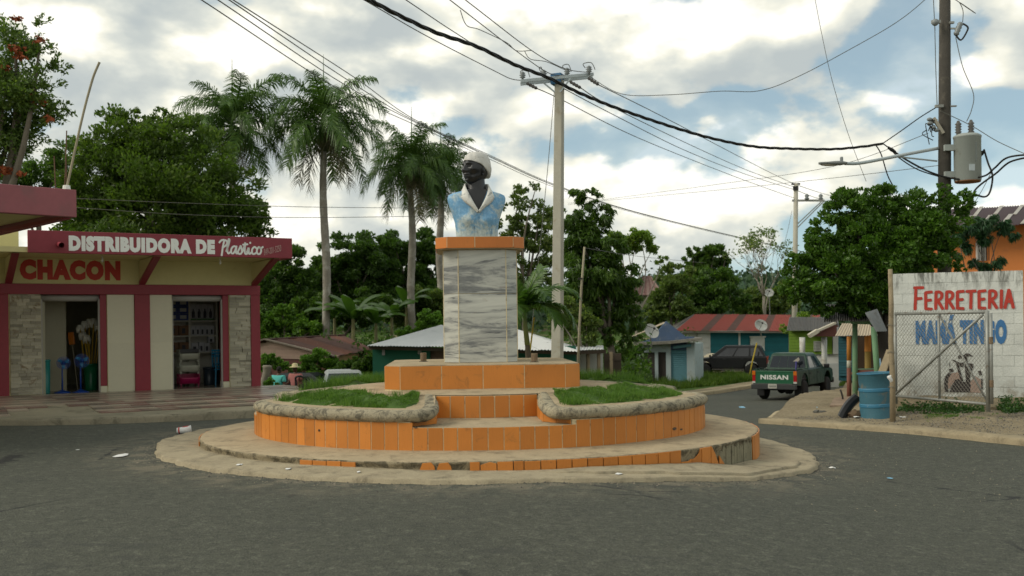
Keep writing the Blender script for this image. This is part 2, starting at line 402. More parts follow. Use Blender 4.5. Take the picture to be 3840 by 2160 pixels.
# the side street running down past the pickup
LL = []
for p0, p1 in zip(SL_[:-1], SL_[1:]):
    k = max(2, int((p1-p0).length/0.8)); LL += [p0.lerp(p1, i/k) for i in range(k)]
LL.append(SL_[-1])
def kerb_strip(name, pl, w, h, mat, zf, label=None, under=0.3, jit=0.012, kind='structure', step=0.35):
    """rounded kerb along a polyline given in plan"""
    P = [Vector(p) for p in pl]; S = []
    for a, b_ in zip(P[:-1], P[1:]):
        n = max(1, int((b_-a).length/step)); S += [a.lerp(b_, i/n) for i in range(n)]
    S.append(P[-1]); mb = MB(); mb.smooth = True
    prof = [(-w/2, -under), (-w/2, h*0.55), (-w/2+0.03, h*0.9), (-w/4, h), (w/4, h), (w/2-0.02, h*0.92), (w/2, h*0.6), (w/2, -under)]
    vs = []; m = len(prof)
    for i, p in enumerate(S):
        d = (S[min(i+1, len(S)-1)]-S[max(i-1, 0)]).normalized(); n = Vector((d.y, -d.x)); z = zf(p.x, p.y)
        for o_, hh in prof:
            j = random.uniform(-jit, jit); q = p+n*(o_+j); vs.append((q.x, q.y, z+hh+random.uniform(-jit, jit)*0.7))
    fs = [(i*m+k, i*m+k+1, (i+1)*m+k+1, (i+1)*m+k) for i in range(len(S)-1) for k in range(m-1)]
    fs += [tuple(range(m)), tuple((len(S)-1)*m+k for k in range(m-1, -1, -1))]
    mb.add(vs, fs); return mb.build(name, mat, kind=kind)
# kerb and bare path on the far side of the side street
kerb_strip("kerb", [p+Vector((-0.06, 0.1)) for p in SL_[:-1]], 0.24, 0.15, M_KERB, G, step=0.8)
V = []; Fq = []
for i, p in enumerate(LL):
    for k in range(4): q = p+Vector((-0.5, 1.0)).normalized()*(0.1+1.5*k/3); V.append((q.x, q.y, G(q.x, q.y)+0.09))
for i in range(len(LL)-1):
    for k in range(3): Fq.append((i*4+k, i*4+k+1, (i+1)*4+k+1, (i+1)*4+k))
o = bpy.data.objects.new("path", raw_mesh("path", np.array(V), np.array(Fq), M_DIRT, smooth=True)); COL.objects.link(o); fin(o, kind='structure')
# raised dirt corner on the right with its rounded concrete kerb
KA, KB = ray_ground(2893, 1586), ray_ground(3840, 1664)
kd = (KB-KA).to_2d().normalized(); kn = Vector((-kd.y, kd.x))
if kn.y < 0: kn = -kn
KA2, KB2 = KA.to_2d(), KA.to_2d()+kd*14
def lot_d(x, y): return (np.asarray(x)-KA2.x)*kn.x+(np.asarray(y)-KA2.y)*kn.y
def lot_z(x, y):
    d = lot_d(x, y)
    return gz(KA2.x, KA2.y)+0.115+0.15*ss(0.2, 3.0, d)-0.55*ss(26, 40, np.asarray(y))+0.02*np.sin(np.asarray(x)*5.1)*np.sin(np.asarray(y)*4.3)
LE = [KA2+kn*0.0, ray_ground(2990, 1545).to_2d(), ray_ground(3090, 1510).to_2d(), ray_ground(3160, 1488).to_2d()]
LE += [LE[-1]+Vector((1.2, 3.4)), LE[-1]+Vector((3.6, 10))]
mb = MB()
poly = [tuple(p) for p in LE]+[(24, LE[-1].y), (24, 6.0), tuple(KB2)]
from mathutils.geometry import delaunay_2d_cdt
def inside(poly, x, y):
    c = np.zeros(np.shape(x), bool); n = len(poly)
    for i in range(n):
        x0, y0 = poly[i]; x1, y1 = poly[(i+1) % n]
        c ^= ((y0 > y) != (y1 > y)) & (x < (x1-x0)*(y-y0)/(y1-y0+1e-12)+x0)
    return c
def poly_sheet(name, poly, zf, mat, step=0.3, kind='structure', skirt=0.6, mats=None):
    P = [Vector(p) for p in poly]; B = []
    for a, b_ in zip(P, P[1:]+P[:1]):
        n = max(1, int((b_-a).length/step)); B += [a.lerp(b_, i/n) for i in range(n)]
    xs = np.arange(min(p.x for p in P), max(p.x for p in P), step); ys = np.arange(min(p.y for p in P), max(p.y for p in P), step)
    X, Y = np.meshgrid(xs, ys); k = inside(poly, X, Y); inn = [Vector((a, b_)) for a, b_ in zip(X[k], Y[k])]
    inn = [p for p in inn if min((p-q).length_squared for q in B[::2]) > (step*0.45)**2] if len(inn) < 1500 else inn
    nb = len(B); r = delaunay_2d_cdt(B+inn, [(i, (i+1) % nb) for i in range(nb)], [], 1, 1e-5)
    vs = [(p.x, p.y, float(zf(p.x, p.y))) for p in r[0]]
    mb = MB(); mb.smooth = True; mb.add(vs, [tuple(f) for f in r[2]])
    if skirt:
        mb.smooth = False; bv = [(p.x, p.y, float(zf(p.x, p.y))) for p in B]
        mb.add(bv+[(x, y, z-skirt) for x, y, z in bv], [(i, nb+i, nb+(i+1) % nb, (i+1) % nb) for i in range(nb)])
    return mb.build(name, mat, kind=kind)
poly_sheet("dirt_lot", poly, lot_z, M_DIRT, 0.4)
kerb_strip("kerb", [KA2-kn*0.06-kd*0.05, KA2-kn*0.06+kd*14], 0.50, 0.115, M_KERB2, G, jit=0.026)
kerb_strip("kerb", [p+Vector((-0.05, 0)) for p in LE[:4]], 0.16, 0.11, M_KERB, lambda x, y: G(KA2.x, KA2.y) if y < KA2.y+1 else G(x, y)+0.06, jit=0.02)
# ================================================================== THE MONUMENT
CX, CY = -0.507, 16.49
TH = R(3.2)                                  # the pedestal is turned a little towards the right
def PP(r, phi, z=0.0): return Vector((CX+r*math.sin(phi), CY-r*math.cos(phi), z))      # phi from the camera side, positive to the right
Z1, Z2, R1, R2, R3 = 0.12, 0.44, 4.29, 3.49, 4.97
NA = R(4)                                   # direction of the front steps
def wobble(a, k, s): return math.sin(a*k+s)*0.5+math.sin(a*k*2.3+s*1.7)*0.3+math.sin(a*k*5.1+s*2.9)*0.2
def riser_h(phi):                            # how much of the lowest riser the sloping apron leaves open
    d = (math.degrees(phi)+180) % 360-180
    return float(np.interp(d, [-180, -100, -75, -50, -25, 0, 20, 33, 42, 52, 66, 85, 120, 180], [.2, .2, .13, .085, .085, .105, .145, .17, .22, .33, .37, .37, .3, .2]))
def m_tile(name, c, v=0.10):
    b = NB(name)
    fine = b.noise(1.0, 2, 0.6, vec=b.pos((160, 160, 6)))
    col = b.ramp(b.math('ADD', b.math('MULTIPLY', b.noise(2.2, 5), 0.6), b.math('MULTIPLY', fine, 0.4)), [(0.3, dull(c, 1-v)), (0.7, dull(c, 1+v))])
    col = b.mix(1.0, col, b.ramp(b.rnd(), [(0, (0.84, 0.83, 0.82)), (0.5, (0.98, 0.97, 0.96)), (1, (1.10, 1.10, 1.08))]), 'MULTIPLY')
    col = b.mix(b.step(b.noise(5, 6, 0.7, dist=0.8), 0.56, 0.80, 0, 0.55), col, (0.13, 0.075, 0.032))
    col = b.mix(b.step(b.noise(24, 4, 0.7), 0.66, 0.74, 0, 0.7), col, (0.09, 0.055, 0.028))
    return b.set(col, 0.42, spec=0.35)
M_TILE = m_tile("orange_tile", (0.57, 0.207, 0.038))
M_TILE2 = m_tile("orange_cap_tile", (0.57, 0.185, 0.037))
def m_marble():
    b = NB("grey_marble")
    w = b.noise(1.3, 4, 0.6, vec=b.pos((0.9, 0.9, 2.2)))
    v1 = b.noise(1.0, 8, 0.66, vec=b.pos((0.8, 0.8, 5.0)), dist=0.8)
    v2 = b.noise(1.0, 9, 0.70, vec=b.pos((1.5, 1.5, 19.0), 0.3), dist=1.6)
    col = b.ramp(v1, [(0.30, (0.11, 0.12, 0.125)), (0.42, (0.22, 0.225, 0.215)), (0.49, (0.44, 0.44, 0.395)), (0.60, (0.53, 0.53, 0.47)), (0.75, (0.60, 0.59, 0.53))])
    col = b.mix(b.math('MULTIPLY', b.step(v2, 0.55, 0.66), b.step(v1, 0.54, 0.42)), col, (0.055, 0.06, 0.068))
    col = b.mix(b.math('MULTIPLY', b.step(v2, 0.36, 0.28), b.step(v1, 0.60, 0.48)), col, (0.42, 0.39, 0.32))
    col = b.mix(b.math('MULTIPLY', b.step(b.noise(1.0, 6, 0.7, vec=b.pos((3.0, 3.0, 14.0)), dist=1.2), 0.60, 0.72), 0.45), col, (0.25, 0.175, 0.11))
    col = b.mix(1.0, col, b.ramp(b.rnd(), [(0, (0.95, 0.95, 0.95)), (1, (1.04, 1.04, 1.04))]), 'MULTIPLY')
    return b.set(col, 0.30, spec=0.45)
M_MARB = m_marble()
M_GROUT = paint("cream_grout", (0.62, 0.52, 0.32), 0.9, 0.2, 8, 0.3, dirt=(0.2, 0.13, 0.06), dscale=9)
MON = thing("bust_monument", "round tiered plaza monument in orange tile with a grey marble pedestal and grass beds", "monument", (CX, CY, 0))
# --- apron slab on the road
def apron_edge(phi): return R3-0.05+0.26*math.exp(-((phi-1.25)/0.45)**2)+0.08*wobble(phi, 3, 1.0)+0.035*wobble(phi, 17, 2.0)+0.02*math.sin(phi*61)
def apron_z(r, phi):
    zi = Z1-riser_h(phi); e = apron_edge(phi); ze = G(*PP(e, phi)[:2])+0.055
    t = min(1, max(0, (r-R1)/(e-R1))); z = zi+(ze-zi)*t
    return z+0.008*wobble(phi*9+r*4, 1, r*3)
mb = MB(); mb.smooth = True; N = 240; vs = []; rows = [0.0, 0.12, 0.3, 0.5, 0.7, 0.86, 0.96, 1.0]
for i in range(N):
    phi = 2*math.pi*i/N; e = apron_edge(phi)
    for t in rows: r = (R1-0.1)+(e-R1+0.1)*t; p = PP(r, phi); vs.append((p.x, p.y, apron_z(r, phi)-(0.012 if t == 1 else 0)))
    p = PP(e+0.02, phi); vs.append((p.x, p.y, G(p.x, p.y)-0.06))
m = len(rows)+1
mb.add(vs, [(i*m+k, i*m+k+1, ((i+1) % N)*m+k+1, ((i+1) % N)*m+k) for i in range(N) for k in range(m-1)])
mb.build("apron", M_APRON, MON)
# second, thinner pour on the right whose lip shows as a dark step
mb = MB(); vs = []; n = 70
for i in range(n):
    phi = R(8)+R(64)*i/(n-1); k = math.sin(math.pi*min(1, max(0, (i-2)/(n-5))))
    ri, ro = R1+0.02, apron_edge(phi)-0.10-0.16*(1-k)-0.20*ss(30, 0, i)+0.05*wobble(phi, 11, .3)
    for t in (0, 0.35, 0.7, 0.95, 1.0):
        r = ri+(ro-ri)*t; p = PP(r, phi); vs.append((p.x, p.y, apron_z(r, phi)+0.030*min(1, k*2.2)))
    p = PP(ro+0.005, phi); vs.append((p.x, p.y, apron_z(ro, phi)-0.03))
mb.smooth = True; mb.add(vs, [(i*6+k, i*6+k+1, (i+1)*6+k+1, (i+1)*6+k) for i in range(n-1) for k in range(5)])
mb.build("apron_overlay", M_APRON, MON)
# --- lowest tier: concrete drum with a rough nosing, tiles where they survive
def bare(d):                                 # degrees -> is the riser without tiles
    return (-71 < d < -30.5) or (-20 < d < -7.2) or (-3.3 < d < -1.0) or (48.5 < d < 64)
mb = MB(); mb.smooth = True; N = 360; vs = []
for i in range(N):
    phi = 2*math.pi*i/N-math.pi; d = math.degrees(phi); rough = 1.0 if bare(d) else 0.12
    n1 = wobble(phi, 23, .4); n2 = wobble(phi, 41, 2.2); n3 = random.uniform(-1, 1)
    top_r = R1-0.012+rough*0.02*n2
    for r, z in ((R2-0.2, Z1+0.03), (R2+0.05, Z1+0.025), (R2+0.35, Z1+0.012), (R1-0.25, Z1+0.002), (R1-0.07, Z1-0.002), (top_r-0.012, Z1-0.008-rough*0.008*abs(n3)),
                 (top_r+0.004, Z1-0.022-rough*0.012*abs(n1)), (R1-0.02+rough*(0.018*n1+0.012*n3), Z1-0.05), (R1-0.028+rough*(0.02*n2+.012*random.uniform(-1, 1)), Z1-0.09), (R1-0.03+rough*0.02*n3, Z1-0.16), (R1-0.03, -0.7)):
        p = PP(r, phi); vs.append((p.x, p.y, z+0.004*wobble(phi*7+r*5, 1, r)))
m = 11
for i in range(N):
    for k in range(m-1):
        mb.cur = 1 if k >= 5 else 0
        mb.add([], []); mb.f.append((i*m+k, i*m+k+1, ((i+1) % N)*m+k+1, ((i+1) % N)*m+k)); mb.mi.append(1 if k >= 5 else 0); mb.sm.append(True)
mb.v = [tuple(v) for v in vs]
LT = mb.build("lower_tier", [M_CONC, M_EDGE], MON)
# mortar bed showing where the tiles have come off on the right
mb = MB()
for d in np.arange(48.6, 63.8, 1.15):
    a0, a1 = R(d), R(d+1.02+random.uniform(-.1, .08)); zb, zt = Z1-riser_h(R(d))-0.01, Z1-0.05-random.uniform(0, 0.06)
    if zt-zb < 0.05: continue
    mid = R1-0.012+random.uniform(0, 0.008)
    mb.extr([PP(mid, a0, zb), PP(mid, a1, zb), PP(mid, a1, zt-random.uniform(0, .05)), PP(mid, (a0+a1)/2, zt+0.02), PP(mid, a0, zt-random.uniform(0, .05))], (CX-PP(mid, a0).x)*0.006*Vector((1, 0, 0))+Vector((0, (CY-PP(mid, a0).y)*0.006, 0)))
mb.build("mortar_patch", M_MORT, LT)
def tile_piece(name, parent, r, a0, a1, zb, zt, th=0.014, mat=None, cut=None, chip=True):
    """one wall tile on a round riser: a flat slab with slightly uneven corners; cut keeps part of a broken tile"""
    p0, p1 = PP(r, a0), PP(r, a1); d = (p1-p0); w = d.length; d.normalize(); nrm = Vector((d.y, -d.x, 0))
    if nrm.dot(p0-Vector((CX, CY, 0))) < 0: nrm = -nrm
    j = random.uniform(0.0, 0.003)
    pl = cut if cut else [(0, 0), (1, 0), (1, 1), (0, 1)]
    if not cut and chip and random.random() < 0.25:
        q = random.uniform(0.03, 0.09); pl = random.choice([[(0, 0), (1, 0), (1, 1-q*.5), (1-q, 1), (0, 1)], [(0, 0), (1, 0), (1, 1), (q, 1), (0, 1-q*.6)], [(q, 0), (1, 0), (1, 1), (0, 1), (0, q*.5)]])
    pts = [p0+d*(u*w)+Vector((0, 0, zb+(zt-zb)*v_))+nrm*(j-th) for u, v_ in pl]
    mb = MB(); mb.extr(pts, nrm*th); return mb.build(name, mat or M_TILE, parent, bevel=0.0025)
d = -112.0
while d < 112:
    st = 2.66+random.uniform(-0.10, 0.10); st = st*0.62 if -1 < d < 7 and random.random() < 0.6 else st
    a0, a1 = R(d+0.075), R(d+st-0.075); mid = d+st/2; zb = Z1-riser_h(R(mid))-0.02; zt = Z1-0.012-random.uniform(0, 0.006); cut = None; skip = bare(mid)
    if not skip:
        if -31 < mid < -19: zt -= 0.012
        if -8 < mid < -3: cut = [(0, 0), (1, 0), (0.95, 0.55), (0.75, 1), (0.2, 0.9)]
        if -1 < mid < 5 and random.random() < 0.5: cut = [(0, 0), (1, 0), (1, 0.82), (0.6, 1), (0, 0.7)]
        if 38.5 < mid < 41.2: cut = [(0, 0), (1, 0), (1, 0.42), (0.7, 0.30), (0, 0.30)]
        if 41.2 <= mid < 44: cut = [(0, 0), (1, 0), (1, 0.95), (0.92, 1), (0.75, 0.7), (0.3, 0.45), (0, 0.42)]
        if 46.2 < mid < 48.6: cut = [(0, 0), (1, 0), (1, 0.05), (0.55, 0.6), (0.1, 0.97), (0, 1)]
        if 64 < mid < 66.5: cut = [(0.35, 0), (1, 0), (1, 1), (0.15, 1), (0.2, 0.5)]
        tile_piece("tile", LT, R1, a0, a1, zb, zt, cut=cut)
    elif 48.5 < mid < 51.4:
        tile_piece("tile", LT, R1, a0, a1, zb, zt, cut=[(0, 0), (1, 0), (0.6, 0.22), (0, 0.55)])
    d += st
# --- upper tier with four flights of steps cut into it
def notch_w(r): return 0.70+0.33*float(ss(2.95, 3.46, r))
def half(r): return math.asin(min(0.99, notch_w(r)/r))
def deck_z(r): return float(np.interp(r, [0, 1.6, 2.2, 2.7, 3.2, 3.5], [.80, .795, .755, .71, .655, .64]))
mb = MB(); mb.smooth = True
# deck disc
vs = []; n = 96; rr = [0.3, 1.0, 1.5, 1.9, 2.2]
for r in rr:
    for i in range(n): a = 2*math.pi*i/n; p = PP(r, a); vs.append((p.x, p.y, deck_z(r)+(0.004*wobble(a*5+r*4, 1, r) if r < 2.1 else 0.002)))
mb.add(vs, [(k*n+i, k*n+(i+1) % n, (k+1)*n+(i+1) % n, (k+1)*n+i) for k in range(len(rr)-1) for i in range(n)])
# deck lobes under the beds, treads inside the notches
rl = [2.1, 2.35, 2.6, 2.9, 3.2, 3.4]
for q in range(4):
    vs = []
    for r in rl:
        e_ = math.asin((0.71+0.20*float(ss(3.0, 3.4, r)))/r); a0 = NA+q*math.pi/2+e_; a1 = NA+(q+1)*math.pi/2-e_
        for i in range(25): p = PP(r, a0+(a1-a0)*i/24); vs.append((p.x, p.y, deck_z(r)-0.002))
    mb.add(vs, [(k*25+i, k*25+i+1, (k+1)*25+i+1, (k+1)*25+i) for k in range(len(rl)-1) for i in range(24)])
    vs = []
    for r in [2.19, 2.5, 2.9, 3.2, 3.44, R2-0.004]:
        for i in range(13):
            p = PP(r, NA+q*math.pi/2+half(r)*(i/12*2-1)*1.01); vs.append((p.x, p.y, Z2-0.004*(r-2.2)+0.003*wobble(i*3+r*7, 1, r)))
    for i in range(13): p = PP(R2-0.012, NA+q*math.pi/2+half(R2)*(i/12*2-1)*1.01); vs.append((p.x, p.y, Z1-0.1))
    mb.add(vs, [(k*13+i, k*13+i+1, (k+1)*13+i+1, (k+1)*13+i) for k in range(6) for i in range(12)])
    vs = []                                   # inner riser backing
    for z in (Z2-0.05, 0.752):
        for i in range(13): p = PP(2.195, NA+q*math.pi/2+half(2.2)*(i/12*2-1)); vs.append((p.x, p.y, z))
    mb.add(vs, [(i, i+1, 14+i, 13+i) for i in range(12)])
    for sgn in (-1, 1):                       # side backing
        vs = []
        for r in rl+[R2-0.03]:
            p = PP(r, NA+q*math.pi/2+sgn*(half(r)+0.006)); vs += [(p.x, p.y, Z2-0.05), (p.x, p.y, deck_z(r)-0.08-0.07*float(ss(2.8, 3.2, r)))]
        mb.add(vs, [(2*i, 2*i+2, 2*i+3, 2*i+1) for i in range(len(rl))])
    vs = []                                   # outer wall backing between the notches
    a0 = NA+q*math.pi/2+half(R2)-0.004; a1 = NA+(q+1)*math.pi/2-half(R2)+0.004
    for i in range(33):
        p = PP(R2-0.013, a0+(a1-a0)*i/32); vs += [(p.x, p.y, Z1-0.1), (p.x, p.y, 0.505)]
    mb.add(vs, [(2*i, 2*i+2, 2*i+3, 2*i+1) for i in range(32)])
UT = mb.build("upper_tier", M_CONC, MON)
mb = MB(); mb.smooth = True                  # pale grout behind the tiles
for q in range(4):
    for (r, z0, z1_, a0, a1) in ((R2-0.0052, Z1-0.05, 0.50, NA+q*math.pi/2+half(R2), NA+(q+1)*math.pi/2-half(R2)), (R2-0.0052, Z1-0.05, Z2-0.012, NA+q*math.pi/2-half(R2), NA+q*math.pi/2+half(R2)), (2.207, Z2-0.02, 0.742, NA+q*math.pi/2-half(2.2), NA+q*math.pi/2+half(2.2))):
        vs = []
        for i in range(33): p = PP(r, a0+(a1-a0)*i/32); vs += [(p.x, p.y, z0), (p.x, p.y, z1_)]
        mb.add(vs, [(2*i, 2*i+2, 2*i+3, 2*i+1) for i in range(32)])
mb.build("grout", M_GROUT, UT)
d = -118.0
while d < 118:
    st = 3.12+random.uniform(-0.25, 0.2); mid = R(d+st/2)
    off = min(abs(((mid-NA-q*math.pi/2)+math.pi) % (2*math.pi)-math.pi) for q in range(4)); innotch = off < half(R2)
    cope_cut = 0.50+0.012*wobble(mid, 9, 1)
    tile_piece("tile", UT, R2, R(d+0.10), R(d+st-0.10), Z1+0.004, (Z2-0.006-random.uniform(0, .006)) if innotch else cope_cut)
    d += st
for q in (0, 1, 3):
    c = NA+q*math.pi/2; h = half(2.2); k = 7
    for i in range(k): tile_piece("tile", UT, 2.214, c-h+2*h*i/k+0.0035, c-h+2*h*(i+1)/k-0.0035, Z2+0.003, 0.745-random.uniform(0, .006))
    for sgn in (-1, 1):
        rs = [2.215, 2.62, 3.0, 3.20, 3.34, R2-0.02]
        for r0, r1 in zip(rs[:-1], rs[1:]):
            a, b_ = PP(r0+0.004, c+sgn*half(r0)), PP(r1-0.004, c+sgn*half(r1)); dd = (b_-a).normalized(); nn = Vector((-dd.y, dd.x, 0))
            if nn.dot(PP(r0, c)-a) < 0: nn = -nn
            mb = MB(); tz = lambda r: deck_z(r)-0.075-0.065*float(ss(2.9, 3.3, r))
            mb.extr([a+Vector((0, 0, Z2+0.002)), b_+Vector((0, 0, Z2-0.004)), b_+Vector((0, 0, tz(r1))), a+Vector((0, 0, tz(r0)))], nn*0.012)
            mb.build("tile", M_TILE, UT, bevel=0.002)
# rounded exposed-aggregate coping round each bed
def chaikin(P, k=2):
    for _ in range(k):
        Q = [P[0]]
        for a, b_ in zip(P[:-1], P[1:]): Q += [a.lerp(b_, .25), a.lerp(b_, .75)]
        P = Q+[P[-1]]
    return P
for q in range(4):
    c0, c1 = NA+q*math.pi/2, NA+(q+1)*math.pi/2; path = []
    for r in (2.12, 2.45, 2.8, 3.08): path.append(PP(r, c0+math.asin(0.80/r), deck_z(r)))
    path.append(PP(3.36, c0+math.asin(0.88/3.36), 0.645))
    a0, a1 = c0+math.asin(1.16/R2), c1-math.asin(1.16/R2)
    path += [PP(3.415, a0+(a1-a0)*i/22, 0.642+0.006*wobble(a0+i*.4, 2, q)) for i in range(23)]
    path.append(PP(3.36, c1-math.asin(0.88/3.36), 0.645))
    for r in (3.08, 2.8, 2.45, 2.12): path.append(PP(r, c1-math.asin(0.80/r), deck_z(r)))
    path = chaikin(path, 3); mb = MB(); mb.smooth = True; vs = []
    prof = [(-0.055, -0.006), (-0.045, 0.002), (-0.01, 0.008), (0.06, 0.006), (0.112, -0.010), (0.135, -0.045), (0.135, -0.085), (0.108, -0.125), (0.06, -0.15), (0.0, -0.15)]
    for i, p in enumerate(path):
        t = (path[min(i+1, len(path)-1)]-path[max(i-1, 0)]); t.z = 0; t.normalize(); nn = Vector((t.y, -t.x, 0))
        fade = min(1, i/16, (len(path)-1-i)/16); fade = 0.45+0.55*fade
        for o_, z_ in prof:
            e = 0.006 if o_ > 0 else 0.002
            vs.append(p+nn*(o_*(fade if o_ > 0 else 1)+random.uniform(-e, e))+Vector((0, 0, z_*(fade if z_ < 0 else 1)+random.uniform(-e, e))))
    m = len(prof); mb.add(vs, [(i*m+k, i*m+k+1, (i+1)*m+k+1, (i+1)*m+k) for i in range(len(path)-1) for k in range(m-1)])
    mb.build("coping", M_COPE, UT)
# --- octagonal dais, pedestal and cap
def octa(hw, c, th=TH, hd=None, cr=None):
    hd = hd or hw; e = cr or c; pts = [(-hw+c, -hd), (hw-e, -hd), (hw, -hd+e), (hw, hd-c), (hw-c, hd), (-hw+e, hd), (-hw, hd-e), (-hw, -hd+c)]
    cs, sn = math.cos(th), math.sin(th)
    return [(CX+x*cs-y*sn, CY+x*sn+y*cs) for x, y in pts]
def slab_tiles(name, parent, poly, z0, z1_, widths, mat, th=0.012, gap=0.012, sides=(0, 1, 2, 6, 7), off=0.0):
    for k in sides:
        a, b_ = Vector(poly[k]), Vector(poly[(k+1) % 8]); d = (b_-a); L = d.length; d.normalize(); nn = Vector((d.y, -d.x))
        w = widths(k, L); x = 0.0
        for wi in w:
            p, q = a+d*(x+gap/2), a+d*(x+wi-gap/2); x += wi
            mb = MB(); j = off+random.uniform(0, 0.003)
            mb.extr([(*(p+nn*(j-th)), z0), (*(q+nn*(j-th)), z0), (*(q+nn*(j-th)), z1_-random.uniform(0, .003)), (*(p+nn*(j-th)), z1_-random.uniform(0, .003))], (nn.x*th, nn.y*th, 0))
            mb.build(name, mat, parent, bevel=0.002)
ZD0, ZD1 = 0.79, 1.145
mb = MB(); mb.prism(octa(1.418, 0.232), ZD0-0.1, ZD1)
DA = mb.build("dais", M_CONC, MON, bevel=0.006)
mb = MB(); mb.prism(octa(1.4325, 0.2355), ZD0-0.05, ZD1-0.02); mb.build("grout", M_GROUT, DA)
slab_tiles("tile", DA, octa(1.435, 0.236), ZD0+0.006, ZD1-0.012, lambda k, L: [L] if L < 0.7 else [L/4]*4, M_TILE)
ZP1 = 2.873
mb = MB(); mb.prism(octa(0.558, 0.226, cr=0.171), ZD1-0.02, ZP1+0.01); PE = mb.build("pedestal", M_GROUT, MON)
for k0, k1 in ((ZD1+0.004, 2.200), (2.206, ZP1-0.004)):
    slab_tiles("marble_panel", PE, octa(0.568, 0.230, cr=0.174), k0, k1, lambda k, L: [L], M_MARB, gap=0.014)
mb = MB()
for p in octa(0.567, 0.230, cr=0.174)[:3]+octa(0.567, 0.230, cr=0.174)[6:]: mb.tube([(p[0], p[1], ZD1-0.005), (p[0], p[1], ZP1)], 0.0075, 6)
mb.build("corner_grout", M_GROUT, PE)
mb = MB(); mb.prism(octa(0.665, 0.170), ZP1+0.004, 3.066); CA = mb.build("cap", M_CONC, MON, bevel=0.006)
mb = MB(); mb.prism(octa(0.6775, 0.1735), ZP1+0.03, 3.060); mb.build("grout", M_GROUT, CA)
slab_tiles("tile", CA, octa(0.68, 0.174), ZP1+0.020, 3.062, lambda k, L: [L] if L < 0.4 else [L*0.42, L*0.58], M_TILE2)
# stubs of cut-off posts on the dais
M_RUST = paint("rusted_steel", (0.16, 0.11, 0.065), 0.8, 0.35, 14, 0.5, dirt=(0.34, 0.30, 0.17), dscale=12)
M_DARK = paint("dark_steel", (0.03, 0.028, 0.025), 0.8, 0.3)
def stub(px, py, hpx, label):
    p = at(px, py, 0.555*F/(py-HZ-(0.0 if px > 1920 else 4))); s = p.y/F
    st = thing("post_stub", label, "stub", (p.x, p.y, ZD1)); h = hpx*s; prof = [(0.048, -0.006), (0.05, h*0.5), (0.05, h), (0.043, h+.002), (0.043, h-0.05), (0, h-0.05)]
    mb = MB(); mb.smooth = False; mb.lathe(prof, p.xyz*Vector((1, 1, 0)).x if False else (p.x, p.y, ZD1), 14); mb.build("pipe", M_RUST, st)
    mb = MB(); mb.lathe([(0.072, 0.0), (0.070, 0.006), (0.0, 0.007)], (p.x, p.y, ZD1), 14); mb.build("base_ring", M_DARK, st)
stub(1588, 1356, 33, "rusty cut off pipe stub on the dais beside the left of the pedestal")
stub(2004, 1359, 33, "rusty cut off pipe stub on the dais by the small palm")
# ================================================================== THE BUST
BUST = thing("portrait_bust", "painted bust with black face, white head scarf and blue open collar shirt on the pedestal", "statue", (CX-0.03, CY-0.02, 3.066))
def m_skin():
    b = NB("black_painted_skin")
    col = b.ramp(b.noise(9, 6, 0.7), [(0.3, (0.006, 0.006, 0.007)), (0.6, (0.012, 0.012, 0.013)), (0.8, (0.035, 0.034, 0.034))])
    b.bump(b.noise(26, 5, 0.6), 0.35, 0.012); return b.set(col, 0.38, spec=0.55)
def m_shirt():
    b = NB("blue_painted_shirt"); P = b.geo.outputs['Position']
    sp = b.n('ShaderNodeSeparateXYZ'); b.l(P, sp.inputs[0]); z = sp.outputs[2]
    n1 = b.noise(5.0, 7, 0.65, dist=0.5); n2 = b.noise(24, 5, 0.7); low = b.step(z, 3.30, 3.10)
    f = b.math('ADD', n1, b.math('MULTIPLY', low, 0.20))
    blue = b.ramp(n2, [(0.3, (0.11, 0.27, 0.46)), (0.55, (0.17, 0.37, 0.57)), (0.75, (0.36, 0.53, 0.66))])
    white = b.ramp(n2, [(0.3, (0.30, 0.38, 0.40)), (0.6, (0.50, 0.57, 0.56)), (0.8, (0.66, 0.70, 0.68))])
    col = b.mix(b.step(f, 0.46, 0.62), blue, white)
    drip = b.noise(1.0, 5, 0.6, vec=b.pos((34, 34, 2.2)), dist=0.5)
    col = b.mix(b.math('MULTIPLY', b.step(drip, 0.57, 0.68), b.step(z, 3.36, 3.20, 0, 0.85)), col, (0.035, 0.045, 0.05))
    col = b.mix(b.step(b.noise(40, 4, 0.7), 0.63, 0.72, 0, 0.6), col, (0.04, 0.05, 0.055))
    col = b.mix(b.math('MULTIPLY', b.step(b.noise(12, 5, 0.7), 0.45, 0.6), b.step(z, 3.13, 3.07)), col, (0.05, 0.055, 0.05))
    b.bump(b.math('ADD', b.noise(14, 5, 0.6), b.math('MULTIPLY', n2, 0.4)), 0.35, 0.015); return b.set(col, 0.5, spec=0.4)
M_SKIN, M_SHIRT = m_skin(), m_shirt()
M_WHITEP = paint("white_painted_cloth", (0.66, 0.65, 0.60), 0.7, 0.10, 7, 0.4, 26, dirt=(0.24, 0.25, 0.23), dscale=11, dlo=0.56, dhi=0.72)
M_SCARF = paint("white_painted_scarf", (0.56, 0.545, 0.50), 0.75, 0.08, 6, 0.5, 30, dirt=(0.32, 0.30, 0.25), dscale=8, dlo=0.56, dhi=0.78)
TB = R(9); bt = Vector((math.cos(TB), math.sin(TB), 0)); bn = Vector((math.sin(TB), -math.cos(TB), 0)); B0 = Vector((CX-0.03, CY-0.02, 0))
def BW(x, y, z): return B0+bt*x-bn*y+Vector((0, 0, z))                 # y grows to the back
TZ = [3.066, 3.13, 3.22, 3.35, 3.48, 3.60, 3.68, 3.73, 3.77, 3.80, 3.83, 3.86]
TWd = [.330, .332, .335, .352, .392, .437, .460, .462, .445, .385, .27, .155]
TD = [.175, .18, .19, .208, .212, .20, .185, .17, .155, .145, .135, .12]
